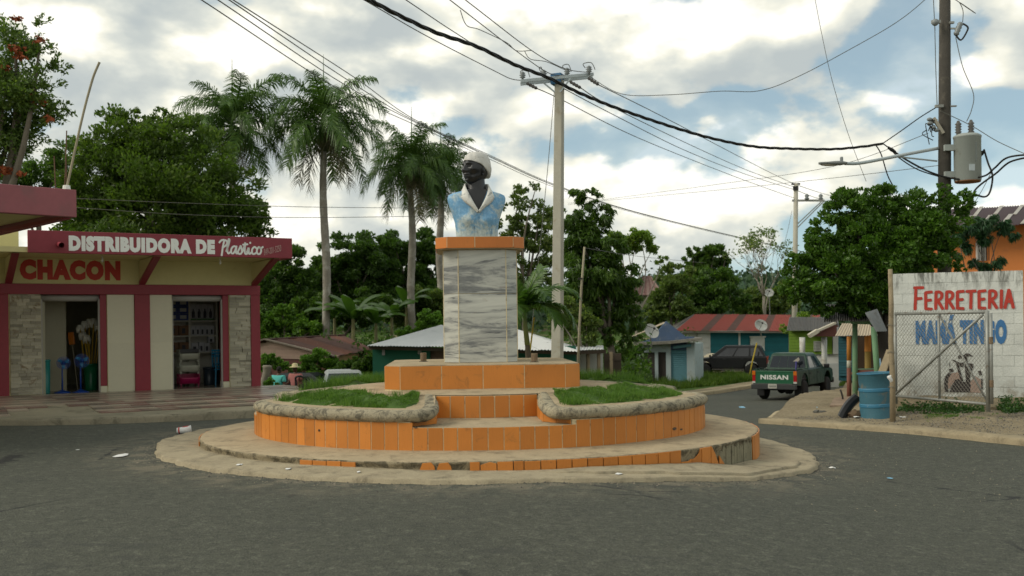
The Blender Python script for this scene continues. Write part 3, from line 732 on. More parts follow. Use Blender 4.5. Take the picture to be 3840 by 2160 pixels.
def tprof(z): return float(np.interp(z, TZ, TWd)), float(np.interp(z, TZ, TD))
def g2(x, m, s): return math.exp(-((x-m)/s)**2)
def surf_y(x, z):
    w, d = tprof(z); q = min(0.999, abs(x)/w); y = -d*(1-q**2.4)**(1/2.4)
    y -= 0.055*g2(x, .15, .10)*g2(z, 3.37, .09)+0.055*g2(x, -.15, .10)*g2(z, 3.37, .09)
    y += 0.03*g2(x, 0, .05)*g2(z, 3.36, .16)
    y += 0.008*math.sin(x*26+z*18)*g2(z, 3.45, .2)*min(1, abs(x)*6)
    return y
mb = MB(); mb.smooth = True; vs = []; n = 56; zs = np.concatenate([np.linspace(3.066, 3.70, 26), np.linspace(3.72, 3.86, 12)])
for z in zs:
    w, d = tprof(z)
    for k in range(n):
        t = 2*math.pi*k/n; c, s_ = math.cos(t), math.sin(t)
        x = w*math.copysign(abs(c)**(2/2.4), c); y = d*math.copysign(abs(s_)**(2/2.4), s_)
        if y < 0: y = surf_y(x*0.999, z) if abs(x) < w*0.985 else y
        vs.append(BW(x, y*(0.85 if y > 0 else 1), z))
m = len(zs); mb.add(vs, [(j*n+k, j*n+(k+1) % n, (j+1)*n+(k+1) % n, (j+1)*n+k) for j in range(m-1) for k in range(n)]+[tuple((m-1)*n+k for k in range(n)), tuple(range(n-1, -1, -1))])
SH = mb.build("shirt", M_SHIRT, BUST)
# skin: chest in the open neck, neck, head in one surface each
mb = MB(); mb.smooth = True
def chest(u, v):
    z = 3.525+v*0.33; w = 0.012+0.150*v**0.9; x = (u*2-1)*w; return BW(x, surf_y(x, min(z, 3.84))-0.012-0.02*v*(1-(u*2-1)**2), z)
mb.grid(chest, 12, 12); mb.build("chest", M_SKIN, BUST)
HYAW = R(-47); HC = Vector((CX-0.038, CY-0.03, 4.185)); hf = Vector((math.sin(HYAW), -math.cos(HYAW), 0)); hr = Vector((math.cos(HYAW), math.sin(HYAW), 0))
def HW(f, r, u): return HC+hf*f+hr*r+Vector((0, 0, u))
def head_pt(az, z, grow=0.0):
    """az from the face, z in -1..1"""
    q = math.sqrt(max(0, 1-z*z)); fw = 0.225 if math.cos(az) > 0 else 0.235
    jaw = max(0, -z-0.15)
    wide = 0.172*(1-0.34*jaw**1.2)*(1+0.05*g2(z, .1, .4))
    qq = q**0.82 if z < 0 else q**0.9
    f = math.cos(az)*qq*fw; r = math.sin(az)*qq*wide; u = z*0.255
    if math.cos(az) < 0: f *= (1-0.42*jaw)
    f += 0.045*jaw*max(0, math.cos(az))
    a = math.atan2(math.sin(az), math.cos(az)); k = 0.0
    fr = max(0.0, math.cos(az))
    k += 0.044*math.exp(-(a/0.18)**2)*(g2(z, -.13, .13)*1.0+0.55*g2(z, .08, .13))         # nose
    k += 0.022*(math.exp(-((a-.2)/.11)**2)+math.exp(-((a+.2)/.11)**2))*g2(z, -.18, .07)    # wings of the nose
    k += 0.022*g2(z, .29, .075)*math.exp(-((abs(a)-.36)/.30)**2)                           # brows
    k -= 0.034*g2(z, .145, .085)*math.exp(-((abs(a)-.40)/.20)**2)                          # sockets
    k += 0.018*g2(z, .14, .045)*math.exp(-((abs(a)-.40)/.12)**2)                           # eyeballs
    k -= 0.010*g2(z, .085, .02)*math.exp(-((abs(a)-.40)/.18)**2)
    k += 0.022*g2(z, -.08, .14)*math.exp(-((abs(a)-.78)/.22)**2)                           # cheekbones
    k -= 0.020*g2(z, -.38, .15)*math.exp(-((abs(a)-.80)/.25)**2)
    k -= 0.012*g2(z, -.30, .16)*math.exp(-((abs(a)-.36-.25*max(0, -z-.1))/.06)**2)         # folds
    k += 0.030*g2(z, -.405, .05)*math.exp(-(a/.30)**2)+0.030*g2(z, -.525, .055)*math.exp(-(a/.27)**2)
    k -= 0.022*g2(z, -.462, .020)*math.exp(-(a/.30)**2)
    k -= 0.016*g2(z, -.64, .05)*math.exp(-(a/.3)**2)+0.0
    k += 0.024*g2(z, -.82, .13)*math.exp(-(a/.40)**2)
    k += 0.004*math.sin(z*75)*g2(z, .46, .12)*math.exp(-(a/.5)**2)
    k += 0.020*g2(z, -.55, .2)*math.exp(-((abs(a)-1.3)/.3)**2)
    d = math.hypot(f, r) or 1
    return HW(f*(1+(k+grow)/max(d, .08)), r*(1+(k+grow)/max(d, .08)), u*(1+grow*2.2))
mb = MB(); mb.smooth = True; n = 80; mrow = 72; vs = []
for j in range(mrow+1):
    z = -math.cos(math.pi*j/mrow)
    for k in range(n):
        a = 2*math.pi*k/n; a = a-0.42*math.sin(a)             # finer towards the face
        vs.append(head_pt(a, z))
mb.add(vs, [(j*n+k, j*n+(k+1) % n, (j+1)*n+(k+1) % n, (j+1)*n+k) for j in range(mrow) for k in range(n)])
HEAD = mb.build("head", M_SKIN, BUST)
mb = MB(); mb.smooth = True; vs = []; n = 28
prof = [(-0.06, .19, 3.74), (-0.015, .160, 3.82), (0.0, .142, 3.90), (0.0, .132, 3.98), (0.0, .130, 4.06), (0.0, .13, 4.14)]
for i, (off, r_, z) in enumerate(prof):
    t = i/(len(prof)-1)
    for k in range(n):
        a = 2*math.pi*k/n; tend = 0.008*(math.exp(-((a-1.2)/.16)**2)+math.exp(-((a-2.0)/.16)**2)+.8*math.exp(-((a-2.6)/.2)**2))
        c = B0.lerp(HC, t*0.8); vs.append(Vector((c.x+(r_+tend)*math.cos(a)*1.05, c.y-(r_+tend)*math.sin(a)*0.95+0.02, z)))
mb.add(vs, [(j*n+k, j*n+(k+1) % n, (j+1)*n+(k+1) % n, (j+1)*n+k) for j in range(len(prof)-1) for k in range(n)])
mb.build("neck", M_SKIN, BUST)
mb = MB(); mb.smooth = True                       # ears
for s_ in (-1, 1):
    M = Matrix.Rotation(HYAW, 4, 'Z') @ Matrix.Rotation(s_*0.35, 4, 'Z')
    mb.ell(HW(-0.02, s_*0.172, -0.03), (0.018, 0.045, 0.068), 12, 10, M=M); mb.ell(HW(-0.012, s_*0.186, -0.025), (0.012, 0.03, 0.045), 10, 8, M=M); mb.ell(HW(-0.005, s_*0.170, -0.095), (0.016, 0.024, 0.026), 10, 8, M=M)
mb.build("ear", M_SKIN, HEAD)
mb = MB(); mb.smooth = True                       # eyelids and eyes
for s_ in (-1, 1):
    for dz, rr in ((0.012, 0.006), (-0.010, 0.005)):
        mb.tube([head_pt(s_*(0.40+t*0.2), 0.14+(dz-abs(t)**2*dz*0.9)/0.255, 0.004) for t in np.linspace(-1, 1, 7)], [0.002, rr*.8, rr, rr, rr, rr*.8, 0.002], 6)
mb.build("eyelids", M_SKIN, HEAD)
# scarf
mb = MB(); mb.smooth = True; n = 64; rows = 22; vs = []
def edge(a):
    c = math.cos(a); return 0.52*max(0, c)**0.8+(-0.05 if c > 0 else -0.05-0.42*abs(c)**0.8)+0.16*(1-abs(c))*1.0
for j in range(rows+1):
    t = j/rows
    for k in range(n):
        a = 2*math.pi*k/n; e = edge(a); z = e+(1-e)*(1-(1-t)**1.6); c = math.cos(a)
        back = max(0, -c); fold = 0.006*math.sin(a*9+z*7)*(1-t)+0.005*math.sin((a*3+z*11))*back
        p = head_pt(a, min(z, 0.9995), 0.012+fold+0.034*back*(1-t)**0.6+0.016*(1-t)*t)
        p += Vector((0, 0, 0.020*t))-hf*(0.035*t*t)
        vs.append(p)
for k in range(n): a = 2*math.pi*k/n; vs.append(head_pt(a, edge(a)+0.02, -0.006))
mb.add(vs, [(j*n+k, j*n+(k+1) % n, (j+1)*n+(k+1) % n, (j+1)*n+k) for j in range(rows) for k in range(n)]+[(k, (rows+1)*n+k, (rows+1)*n+(k+1) % n, (k+1) % n) for k in range(n)])
SCF = mb.build("head_scarf", M_SCARF, BUST)
mb = MB(); mb.smooth = True
M = Matrix.Rotation(HYAW, 4, 'Z') @ Matrix.Rotation(R(14), 4, 'X')
mb.ell(HW(-0.222, 0.02, -0.03), (0.080, 0.045, 0.105), 16, 12, M=M); mb.build("knot", M_SCARF, SCF)
# collar
def lapel(sg):
    s_in = [(0, .125, 3.925), (.11, .115, 3.955), (.170, .04, 3.965), (.186, -.05, 3.93), (.158, None, 3.81), (.105, None, 3.69), (.05, None, 3.585), (.004, None, 3.505)]
    s_out = [(0, .155, 3.84), (.13, .135, 3.84), (.215, .06, 3.845), (.255, -.05, 3.80), (.262, None, 3.715), (.205, None, 3.635), (.10, None, 3.565), (.012, None, 3.478)]
    P = []
    for L, lift in ((s_in, .028), (s_out, .016)):
        P.append([BW(sg*x, (surf_y(x, z)-lift-(0.02 if lift > .02 else 0)) if y is None else y, z) for x, y, z in L])
    a, b_ = [chaikin(q, 2) for q in P]
    mb = MB(); mb.smooth = True; vs = []
    for i in range(len(a)):
        for t in (0, .35, .7, 1.0):
            p = a[i].lerp(b_[i], t); p = p+bn*(0.016*math.sin(math.pi*t)); vs.append(p)
    mb.add(vs, [(i*4+k, i*4+k+1, (i+1)*4+k+1, (i+1)*4+k) for i in range(len(a)-1) for k in range(3)])
    o = mb.build("collar", M_WHITEP, SH); sm = o.modifiers.new("thick", 'SOLIDIFY'); sm.thickness = 0.024; sm.offset = 0
lapel(1); lapel(-1)
mb = MB(); mb.smooth = True
mb.tube([BW(0.006, surf_y(0, 3.52)-0.012, 3.52), BW(0.012, surf_y(0, 3.44)-0.004, 3.44), BW(0.03, surf_y(0.03, 3.30)+0.006, 3.30)], [0.014, 0.012, 0.004], 8)
mb.build("placket", M_SHIRT, SH)
# ================================================================== LETTERING
def ray_plane(px, py, P0, n):
    o = Vector((0, 0, EYE)); d = at(px, py, 10)-o; return o+d*((Vector(P0)-o).dot(Vector(n))/d.dot(Vector(n)))
def ray_z(px, py, z):
    o = Vector((0, 0, EYE)); d = at(px, py, 10)-o; return o+d*((z-EYE)/d.z)
def text_part(name, txt, parent, o, xd, up, mat, w=None, h=None, bold=0.02, th=0.004, shear=0.0, spacing=1.0):
    """flat lettering: o = lower left corner, xd/up = directions, w/h = size of the written block"""
    cu = bpy.data.curves.new(name, 'FONT'); cu.body = txt; cu.offset = bold; cu.shear = shear; cu.space_character = spacing; cu.resolution_u = 3; cu.extrude = 0.5
    t = bpy.data.objects.new("t", cu); COL.objects.link(t); bpy.context.view_layer.update()
    me = bpy.data.meshes.new_from_object(t.evaluated_get(bpy.context.evaluated_depsgraph_get())); bpy.data.objects.remove(t); bpy.data.curves.remove(cu)
    V = np.array([v.co[:] for v in me.vertices]); lo, hi = V.min(0), V.max(0)
    xd, up = Vector(xd).normalized(), Vector(up).normalized(); nn = xd.cross(up)
    sx = (w/(hi[0]-lo[0])) if w else (h/(hi[1]-lo[1])); sy = (h/(hi[1]-lo[1])) if h else sx
    inv = wm(parent).inverted()
    for v in me.vertices:
        p = Vector(o)+xd*((v.co.x-lo[0])*sx)+up*((v.co.y-lo[1])*sy)+nn*(v.co.z*th*2+th)
        v.co = inv @ p
    me.materials.clear(); me.materials.append(mat); me.name = name
    o_ = bpy.data.objects.new(name, me); COL.objects.link(o_); o_.parent = parent; return o_
def stroke_part(name, strokes, parent, o, xd, up, mat, sx, sy, wd, th=0.004, smooth=2, cap=True):
    """brush lettering: polylines in unit coordinates painted as ribbons"""
    xd, up = Vector(xd).normalized(), Vector(up).normalized(); nn = xd.cross(up); mb = MB(); lay = 0
    for st in strokes:
        P = [Vector((x*sx, y*sy, 0)) for x, y in st]
        if smooth and len(P) > 2: P = chaikin(P, smooth)
        L, Rr = [], []
        for i, p in enumerate(P):
            d = (P[min(i+1, len(P)-1)]-P[max(i-1, 0)]).normalized(); q = Vector((-d.y, d.x, 0)); L.append(p+q*wd/2); Rr.append(p-q*wd/2)
        d0 = (P[0]-P[1]).normalized()*wd*0.3; d1 = (P[-1]-P[-2]).normalized()*wd*0.3; q0 = (L[0]-Rr[0])*0.3; q1 = (L[-1]-Rr[-1])*0.3
        poly = L+([P[-1]+d1+q1, P[-1]+d1-q1] if cap else [])+Rr[::-1]+([P[0]+d0-q0, P[0]+d0+q0] if cap else [])
        lay += 0.0004; T = lambda v: Vector(o)+xd*v.x+up*v.y+nn*(th+lay)
        n = len(L); vs = [T(v) for v in L]+[T(v) for v in Rr]
        fs = [(i, n+i, n+i+1, i+1) for i in range(n-1)]
        if cap:
            vs += [T(P[-1]+d1+q1), T(P[-1]+d1-q1), T(P[0]+d0-q0), T(P[0]+d0+q0)]; fs += [(n-1, 2*n-1, 2*n+1, 2*n), (n, 0, 2*n+3, 2*n+2)]
        mb.add(vs, fs)
    return mb.build(name, mat, parent)
BLOCK = {'F': [[(.05, 0), (.12, 1)], [(0, 1), (.62, 1.0)], [(.06, .5), (.5, .52)]], 'E': [[(.08, 0), (.08, .97)], [(.08, .97), (.52, 1)], [(.08, .5), (.45, .53)], [(.08, .02), (.5, 0)]],
         'R': [[(.06, 0), (.1, .98)], [(.08, .98), (.35, 1.0), (.54, .86), (.46, .58), (.10, .48)], [(.22, .48), (.56, 0)]], 'T': [[(0, .98), (.62, 1)], [(.32, .98), (.28, 0)]],
         'I': [[(.1, 0), (.14, 1)]], 'A': [[(0, 0), (.28, 1.02)], [(.28, 1.02), (.56, 0)], [(.12, .36), (.46, .36)]]}
SCRIPT = {'P': [[(.14, -.14), (.22, .45), (.34, .92)], [(-.02, .78), (.10, .95), (.36, 1.0), (.58, .88), (.52, .62), (.26, .46)]],
          'l': [[(.02, .18), (.2, .66), (.28, 1.04), (.2, 1.06), (.10, .5), (.10, .1), (.2, 0), (.32, .14)]],
          'a': [[(.46, .5), (.28, .58), (.08, .36), (.08, .06), (.22, 0), (.38, .22), (.48, .56)], [(.48, .56), (.42, .14), (.50, 0), (.62, .14)]],
          's': [[(.02, .14), (.2, .46), (.26, .64), (.32, .4), (.36, .12), (.2, -.02), (.06, .06)]],
          't': [[(.0, .14), (.16, .5), (.28, .98), (.18, .3), (.22, .02), (.34, 0), (.44, .14)], [(.06, .68), (.42, .72)]],
          'i': [[(.0, .14), (.16, .56), (.12, .12), (.2, 0), (.34, .14)], [(.24, .80), (.27, .86)]],
          'c': [[(.40, .46), (.28, .58), (.08, .38), (.08, .08), (.22, 0), (.42, .14)]], 'o': [[(.24, .56), (.06, .36), (.08, .08), (.24, 0), (.40, .16), (.40, .44), (.24, .56), (.36, .42), (.54, .56)]]}
def write(table, txt, adv, gap=0.0):
    S = []; x = 0.0
    for ch in txt:
        if ch == ' ': x += 0.4; continue
        for st in table[ch]: S.append([(a+x, b_) for a, b_ in st])
        x += adv.get(ch, adv['*'])+gap
    return S, x

# ================================================================== THE SHOP
SO = Vector((-12.16, 25.19, 0)); su = Vector((0.8654, 0.5010, 0)); sn = Vector((0.5010, -0.8654, 0)); SF = 0.15
def S(s, d, z): return SO+su*s+sn*d+Vector((0, 0, z))
def sbox(mb, s0, s1, d0, d1, z0, z1): mb.add([S(s, d, z) for z in (z0, z1) for d in (d0, d1) for s in (s0, s1)], [(0, 1, 3, 2), (4, 6, 7, 5), (0, 4, 5, 1), (2, 3, 7, 6), (0, 2, 6, 4), (1, 5, 7, 3)]); return mb
M_RED = paint("crimson_paint", (0.235, 0.026, 0.038), 0.5, 0.10, 1.2, dirt=(0.13, 0.03, 0.03), dscale=1.4, dlo=0.6, dhi=0.85)
M_FASC = paint("crimson_fascia", (0.225, 0.030, 0.042), 0.55, 0.12, 0.8, dirt=(0.16, 0.05, 0.05), dscale=1.1, dlo=0.55, dhi=0.8)
M_FASC2 = paint("faded_rose_fascia", (0.27, 0.085, 0.095), 0.6, 0.10, 1.0, dirt=(0.2, 0.09, 0.09), dscale=1.3, dlo=0.5, dhi=0.8)
M_CREAM = paint("yellow_cream_wall", (0.57, 0.52, 0.25), 0.7, 0.06, 1.0, dirt=(0.40, 0.35, 0.16), dscale=1.5, dlo=0.58, dhi=0.8)
M_CTILE = paint("ivory_wall_tile", (0.56, 0.53, 0.39), 0.35, 0.04, 1.5, rnd=0.03)
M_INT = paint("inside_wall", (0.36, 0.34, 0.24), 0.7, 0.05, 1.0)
M_LETW = paint("white_sign_paint", (0.74, 0.75, 0.70), 0.6, 0.06, 4)
M_LETR = paint("red_sign_paint", (0.42, 0.034, 0.018), 0.6, 0.08, 4)
M_LETP = paint("thin_white_paint", (0.45, 0.30, 0.27), 0.6, 0.15, 9)
M_STONE = paint("split_stone", (0.36, 0.335, 0.255), 0.85, 0.12, 4, 0.5, 30, rnd=0.30, dirt=(0.20, 0.15, 0.09), dscale=3, dlo=0.60, dhi=0.7)
M_STEEL = paint("shutter_steel", (0.32, 0.31, 0.28), 0.5, 0.08)
SHOP = thing("shop_building", "crimson and cream corner shop for plastic goods with two open doors", "shop", S(3, 0, SF))
mb = MB()
sbox(mb, -4.5, 6.08, -0.22, 0.0, 2.874, 3.60)                  # wall above the lintel
sbox(mb, -0.03, 0.69, -0.22, -0.012, SF-0.2, 2.617); sbox(mb, 2.22, 2.88, -0.22, -0.012, SF-0.2, 2.617); sbox(mb, 3.26, 3.82, -0.22, -0.012, SF-0.2, 2.617); sbox(mb, 5.30, 5.88, -0.22, -0.012, SF-0.2, 2.617)
sbox(mb, -4.5, -0.35, -0.22, 0.0, SF-0.2, 2.874)
sbox(mb, -5.2, 0.215, -0.2, 0.0, 3.62, 4.9); sbox(mb, 5.88, 6.09, -5.0, -0.04, SF-1.2, 3.60)                # right flank
mb.build("wall", M_CREAM, SHOP)
mb = MB()
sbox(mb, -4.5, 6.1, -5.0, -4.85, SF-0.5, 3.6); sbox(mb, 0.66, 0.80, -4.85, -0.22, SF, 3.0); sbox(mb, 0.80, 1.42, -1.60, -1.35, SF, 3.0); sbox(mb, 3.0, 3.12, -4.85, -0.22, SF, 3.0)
mb.build("inner_wall", M_INT, SHOP)
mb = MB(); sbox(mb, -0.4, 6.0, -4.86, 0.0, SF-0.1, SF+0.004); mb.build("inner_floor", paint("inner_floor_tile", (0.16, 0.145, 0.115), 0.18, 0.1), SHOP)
mb = MB(); sbox(mb, -4.5, 6.1, -5.0, 2.12, 3.50, 3.62); mb.build("roof", M_CREAM, SHOP)
mb = MB(); sbox(mb, 0.22, 6.345, 2.08, 2.2, 3.485, 3.995); sbox(mb, 6.225, 6.345, -1.2, 2.08, 3.485, 3.995); FA = mb.build("fascia", M_FASC, SHOP, bevel=0.01)
mb = MB(); sbox(mb, -0.6, 6.14, -0.2, 0.05, 2.617, 2.876); mb.build("lintel", M_RED, SHOP, bevel=0.01)
for s0, s1 in ((-0.38, -0.03), (2.88, 3.26), (5.88, 6.13)):
    mb = MB(); sbox(mb, s0, s1, -0.25, 0.048, SF-0.3, 2.615); mb.build("pillar", M_RED, SHOP, bevel=0.008)
for s0, s1 in ((2.06, 2.215), (5.14, 5.295)):
    mb = MB(); sbox(mb, s0, s1, -0.36, -0.03, SF+0.16, 2.612); mb.build("door_jamb", M_RED, SHOP)
    mb = MB(); sbox(mb, s0-0.004, s1+0.004, -0.37, -0.022, SF, SF+0.155); mb.build("plinth", M_CTILE, SHOP)
for s in (-0.02, 3.07, 5.98):                                   # triangular brackets under the canopy
    a, b_, c = S(s-0.07, 0.045, 2.876), S(s-0.07, 2.07, 3.482), S(s-0.07, 0.045, 3.482); w = su*0.14
    mb = MB(); mb.extr([a, b_, c], w); mb.cur = 1
    e = 0.085; a2, b2 = S(s-0.078, 0.045, 2.872), S(s-0.078, 2.06, 3.475); w2 = su*0.156; nn = Vector((0, 0, -e*0.3))
    dd = (b2-a2).normalized(); mb.extr([a2, b2, b2-sn*0.26+Vector((0, 0, 0.0)), a2+Vector((0, 0, 0.085))], w2)
    mb.build("bracket", [M_CREAM, M_RED], SHOP)
for s0, s1 in ((2.225, 2.875), (3.265, 3.815)):                 # ivory tile panels either side of the middle pillar
    for k in range(4):
        z0 = SF+0.005+k*(2.46/4); mb = MB(); sbox(mb, s0+0.003, s1-0.003, -0.012, 0.004, z0, z0+2.46/4-0.002); mb.build("wall_tile", M_CTILE, SHOP)
stone_me = MB(); stone_me.box((0, 0, 0), (1, 1, 1)); st_mesh = stone_me.mesh("stone", M_STONE)
for s0, s1 in ((0.0, 0.685), (5.31, 5.875)):                    # split-stone strips
    z = SF+0.01
    while z < 2.60:
        h = random.choice((0.062, 0.075, 0.088)); h = min(h, 2.612-z); x = s0; 
        while x < s1-0.02:
            w = random.uniform(0.13, 0.34); w = w if x+w < s1-0.08 else s1-x; t = random.uniform(0.012, 0.05)
            M = Matrix((su, sn, Vector((0, 0, 1)))).transposed().to_4x4(); c = S(x+w/2, -0.012+t/2, z+h/2)
            inst("stone", st_mesh, Matrix.Translation(c) @ M @ Matrix.Diagonal((w-0.004, t, h-0.004, 1)), SHOP); x += w
        z += h
for s0, s1 in ((0.70, 2.05), (3.83, 5.13)):                     # rolled-up shutters
    mb = MB(); mb.smooth = True; mb.tube([S(s0, -0.17, 2.53), S(s1, -0.17, 2.53)], 0.085, 10); mb.build("shutter_roll", M_STEEL, SHOP)
    mb = MB(); sbox(mb, s0-0.01, s0+0.03, -0.14, -0.06, SF, 2.5); sbox(mb, s1-0.03, s1+0.01, -0.14, -0.06, SF, 2.5); mb.build("shutter_guide", M_STEEL, SHOP)
# signs
P0 = S(0, 2.2, 0)
def onF(px, py): return ray_plane(px, py, P0, sn)
def onW(px, py): return ray_plane(px, py, S(0, 0.0, 0), sn)
a, b_ = onF(258, 941), onF(806, 955); h = (onF(258, 881)-a).z
text_part("lettering", "DISTRIBUIDORA DE", FA, a, su, (0, 0, 1), M_LETW, w=(b_-a).dot(su), h=h*0.98, bold=0.080, spacing=1.17)
a, b_ = onF(824, 951), onF(984, 953); h = (onF(824, 895)-a).z
St, x = write(SCRIPT, "Plastico", {'P': .46, 'l': .30, 'a': .54, 's': .36, 't': .36, 'i': .30, 'c': .38, '*': .5})
stroke_part("lettering", St, FA, a, su, (0, 0, 1), M_LETW, (b_-a).dot(su)/x, h*0.94, 0.046)
a, b_ = onF(990, 958), onF(1054, 942); xd = (b_-a).normalized()
text_part("lettering", "849-201-5250", FA, a, xd, (0, 0, 1), M_LETP, w=(b_-a).length, h=(onF(990, 934)-a).z, bold=-0.004)
a, b_ = onW(74, 1049), onW(452, 1050)
text_part("lettering", "CHACON", SHOP, a, su, (0, 0, 1), M_LETR, w=(b_-a).dot(su), h=(onW(74, 971)-a).z, bold=0.085, spacing=1.2)
# rain spout through the fascia, bulbs under the canopy
mb = MB(); mb.smooth = True; sp = onF(222, 916); q = sp+sn*0.42+Vector((0, 0, -0.05)); mb.tube([sp, q], 0.062, 12, caps=False); mb.tube([q, sp], 0.05, 12, caps=False)
mb.build("rain_spout", M_RED, FA)
M_BULB = paint("bulb_glass", (0.6, 0.6, 0.55), 0.2, 0.02)
for s in (1.9, 4.7):
    p = S(s, 1.5, 3.5); mb = MB(); mb.smooth = True; mb.lathe([(0.0, -0.16), (0.028, -0.145), (0.034, -0.12), (0.02, -0.08), (0.018, -0.0)], p, 10); mb.build("light_bulb", M_BULB, SHOP)
# ---- pavement in front
M_PAVE = m_concrete("pavement_concrete", (0.25, 0.225, 0.155), (0.10, 0.09, 0.06), (0.52, 0.70), 0.9, 0.6, 0.4)
edge_px = [(-260, 1590), (0, 1580), (150, 1580), (300, 1577), (450, 1572), (560, 1566), (700, 1559), (830, 1551), (960, 1542), (1060, 1535)]
E = [ray_z(x, y, 0.0).to_2d() for x, y in edge_px]
pv = E+[E[-1]+Vector((0.3, 2.0)), S(7.05, 0.3, 0).to_2d(), S(6.9, -0.4, 0).to_2d(), S(6.0, -0.2, 0).to_2d(), S(-4.6, -0.2, 0).to_2d(), S(-5.5, 3.5, 0).to_2d()]
def pave_z(x, y):
    d = -((np.asarray(x)-SO.x)*sn.x+(np.asarray(y)-SO.y)*sn.y)
    return 0.115-0.075*ss(-3.3, -5.4, d)+0.02*ss(-2, 0, d)
poly_sheet("pavement", [tuple(p) for p in pv], pave_z, M_PAVE, 0.4, skirt=0.9)
kerb_strip("kerb", [p+Vector((0.02, -0.05)) for p in E], 0.16, 0.10, M_GREYC, lambda x, y: -0.05, jit=0.015)
tile_px = [(-200, 1560), (0, 1545), (120, 1527), (200, 1517), (370, 1521), (430, 1548), (560, 1551), (800, 1538), (1046, 1510)]
tp = [ray_z(x, y, 0.125) for x, y in tile_px]; tpoly = [((p-SO).dot(su), (p-SO).dot(sn)) for p in tp]+[(7.0, 0.45), (6.75, -0.3), (6.14, -0.3), (6.14, 0.05), (-4, 0.05), (-4.4, 3)]
M_FT = [paint("floor_tile_beige", (0.34, 0.285, 0.215), 0.30, 0.10, 1.2, rnd=0.10, spec=0.5), paint("floor_tile_rose", (0.21, 0.135, 0.105), 0.30, 0.10, 1.2, rnd=0.10, spec=0.5), paint("floor_tile_brown", (0.15, 0.125, 0.095), 0.30, 0.10, 1.2, rnd=0.10, spec=0.5)]
PVT = thing("tiled_forecourt", "glossy beige and rose floor tiles laid in front of the crimson shop", "paving", S(3, 1, SF)); PVT["kind"] = "structure"; del PVT["category"]
tmb = []
for m in M_FT: t = MB(); t.box((0, 0, 0), (0.392, 0.392, 0.03)); tmb.append(t.mesh("tile", m))
M0 = Matrix((su, sn, Vector((0, 0, 1)))).transposed().to_4x4()
tl = []
for i in range(-12, 19):
    for j in range(0, 14):
        s, d = i*0.4+0.2, j*0.4+0.25
        if inside(tpoly, np.array(s), np.array(d)): tl.append((s, d, i, j))
tl.sort(key=lambda t: abs(t[0]-2.5)+t[1]*0.3)
for s, d, i, j in tl[:298]:
    k = 0 if j % 2 == 0 else (1 if (i*7+j*3) % 5 < 3 else 2)
    if j % 2 == 0 and (i*5+j) % 7 == 0: k = 1
    p = S(s, d, 0); inst("tile", tmb[k], Matrix.Translation((p.x, p.y, float(pave_z(p.x, p.y))+0.006+random.uniform(0, .0015))) @ M0, PVT)
# ---- the nearer wing: canopy over the left edge of the view
WA, WB = at(287, 712, 18.0), at(0, 688, 17.12); wd = (WA-WB); wd.z = 0; wd.normalize(); wn_ = Vector((-wd.y, wd.x, 0)); zt = WA.z; zb = zt-0.475
WING = thing("shop_canopy", "faded rose concrete canopy of the nearer shop wing at the left edge of the view", "canopy", (WA.x, WA.y, zb))
def Wp(t, c, z): return Vector((WA.x, WA.y, 0))+wd*t+wn_*c+Vector((0, 0, z))
def wbox(mb, t0, t1, c0, c1, z0, z1): mb.add([Wp(t, c, z) for z in (z0, z1) for c in (c0, c1) for t in (t0, t1)], [(0, 1, 3, 2), (4, 6, 7, 5), (0, 4, 5, 1), (2, 3, 7, 6), (0, 2, 6, 4), (1, 5, 7, 3)]); return mb
mb = MB(); wbox(mb, -7, 0, 0, 0.16, zb, zt); wbox(mb, -0.17, 0, 0.16, 7.2, zb+0.02, zt); mb.build("fascia", M_FASC2, WING, bevel=0.012)
mb = MB(); wbox(mb, -9, -0.17, 0.16, 7.2, zb+0.09, zb+0.2); mb.build("roof", M_CREAM, WING)
mb = MB(); mb.extr([Wp(-0.17, 0.2, zb+0.09), Wp(-0.17, 7.2, zb+0.09), Wp(-0.17, 7.2, zb-0.10), Wp(-0.17, 0.2, zb-0.02)], wd*0.14); mb.build("edge_beam", M_RED, WING)
mb = MB(); wbox(mb, -7, -1.2, 3.3, 3.5, 0.0, zb+0.2); mb.build("wall", M_CREAM, WING)
M_BAM = paint("weathered_bamboo", (0.30, 0.265, 0.18), 0.8, 0.2, 6)
p0 = at(250, 706, 18.6); path = [p0, at(290, 520, 18.7), at(318, 400, 18.75), at(340, 320, 18.8), at(352, 280, 18.8), at(373, 233, 18.8)]
bm_ = thing("bamboo_pole", "long bent bamboo pole standing on the rose canopy roof", "pole", p0); mb = MB(); mb.smooth = True; mb.tube(chaikin(path, 2), [0.024]*1+[0.022]*(len(chaikin(path, 2))-2)+[0.026], 7); mb.build("culm", M_BAM, bm_)
mb = MB(); mb.lathe([(0.07, -0.02), (0.06, 0.05), (0.0, 0.06)], p0, 9); mb.build("mortar_foot", M_LETW, bm_)
for i, (x0, y0, x1, y1, dd) in enumerate(((208, 706, 203, 585, 18.5), (243, 708, 250, 490, 18.65), (252, 706, 246, 560, 18.7))):
    q0, q1 = at(x0, y0, dd), at(x1, y1, dd); mb = MB(); mb.tube([q0, q1], 0.011, 6)
    mb.build("rebar_rod", paint("rusty_rebar", (0.12, 0.07, 0.045), 0.9, 0.3), label=("short", "tallest", "middle")[i]+" rusty rebar rod sticking up from the rose canopy roof", cat="rebar", group="rebar rods on the canopy roof")
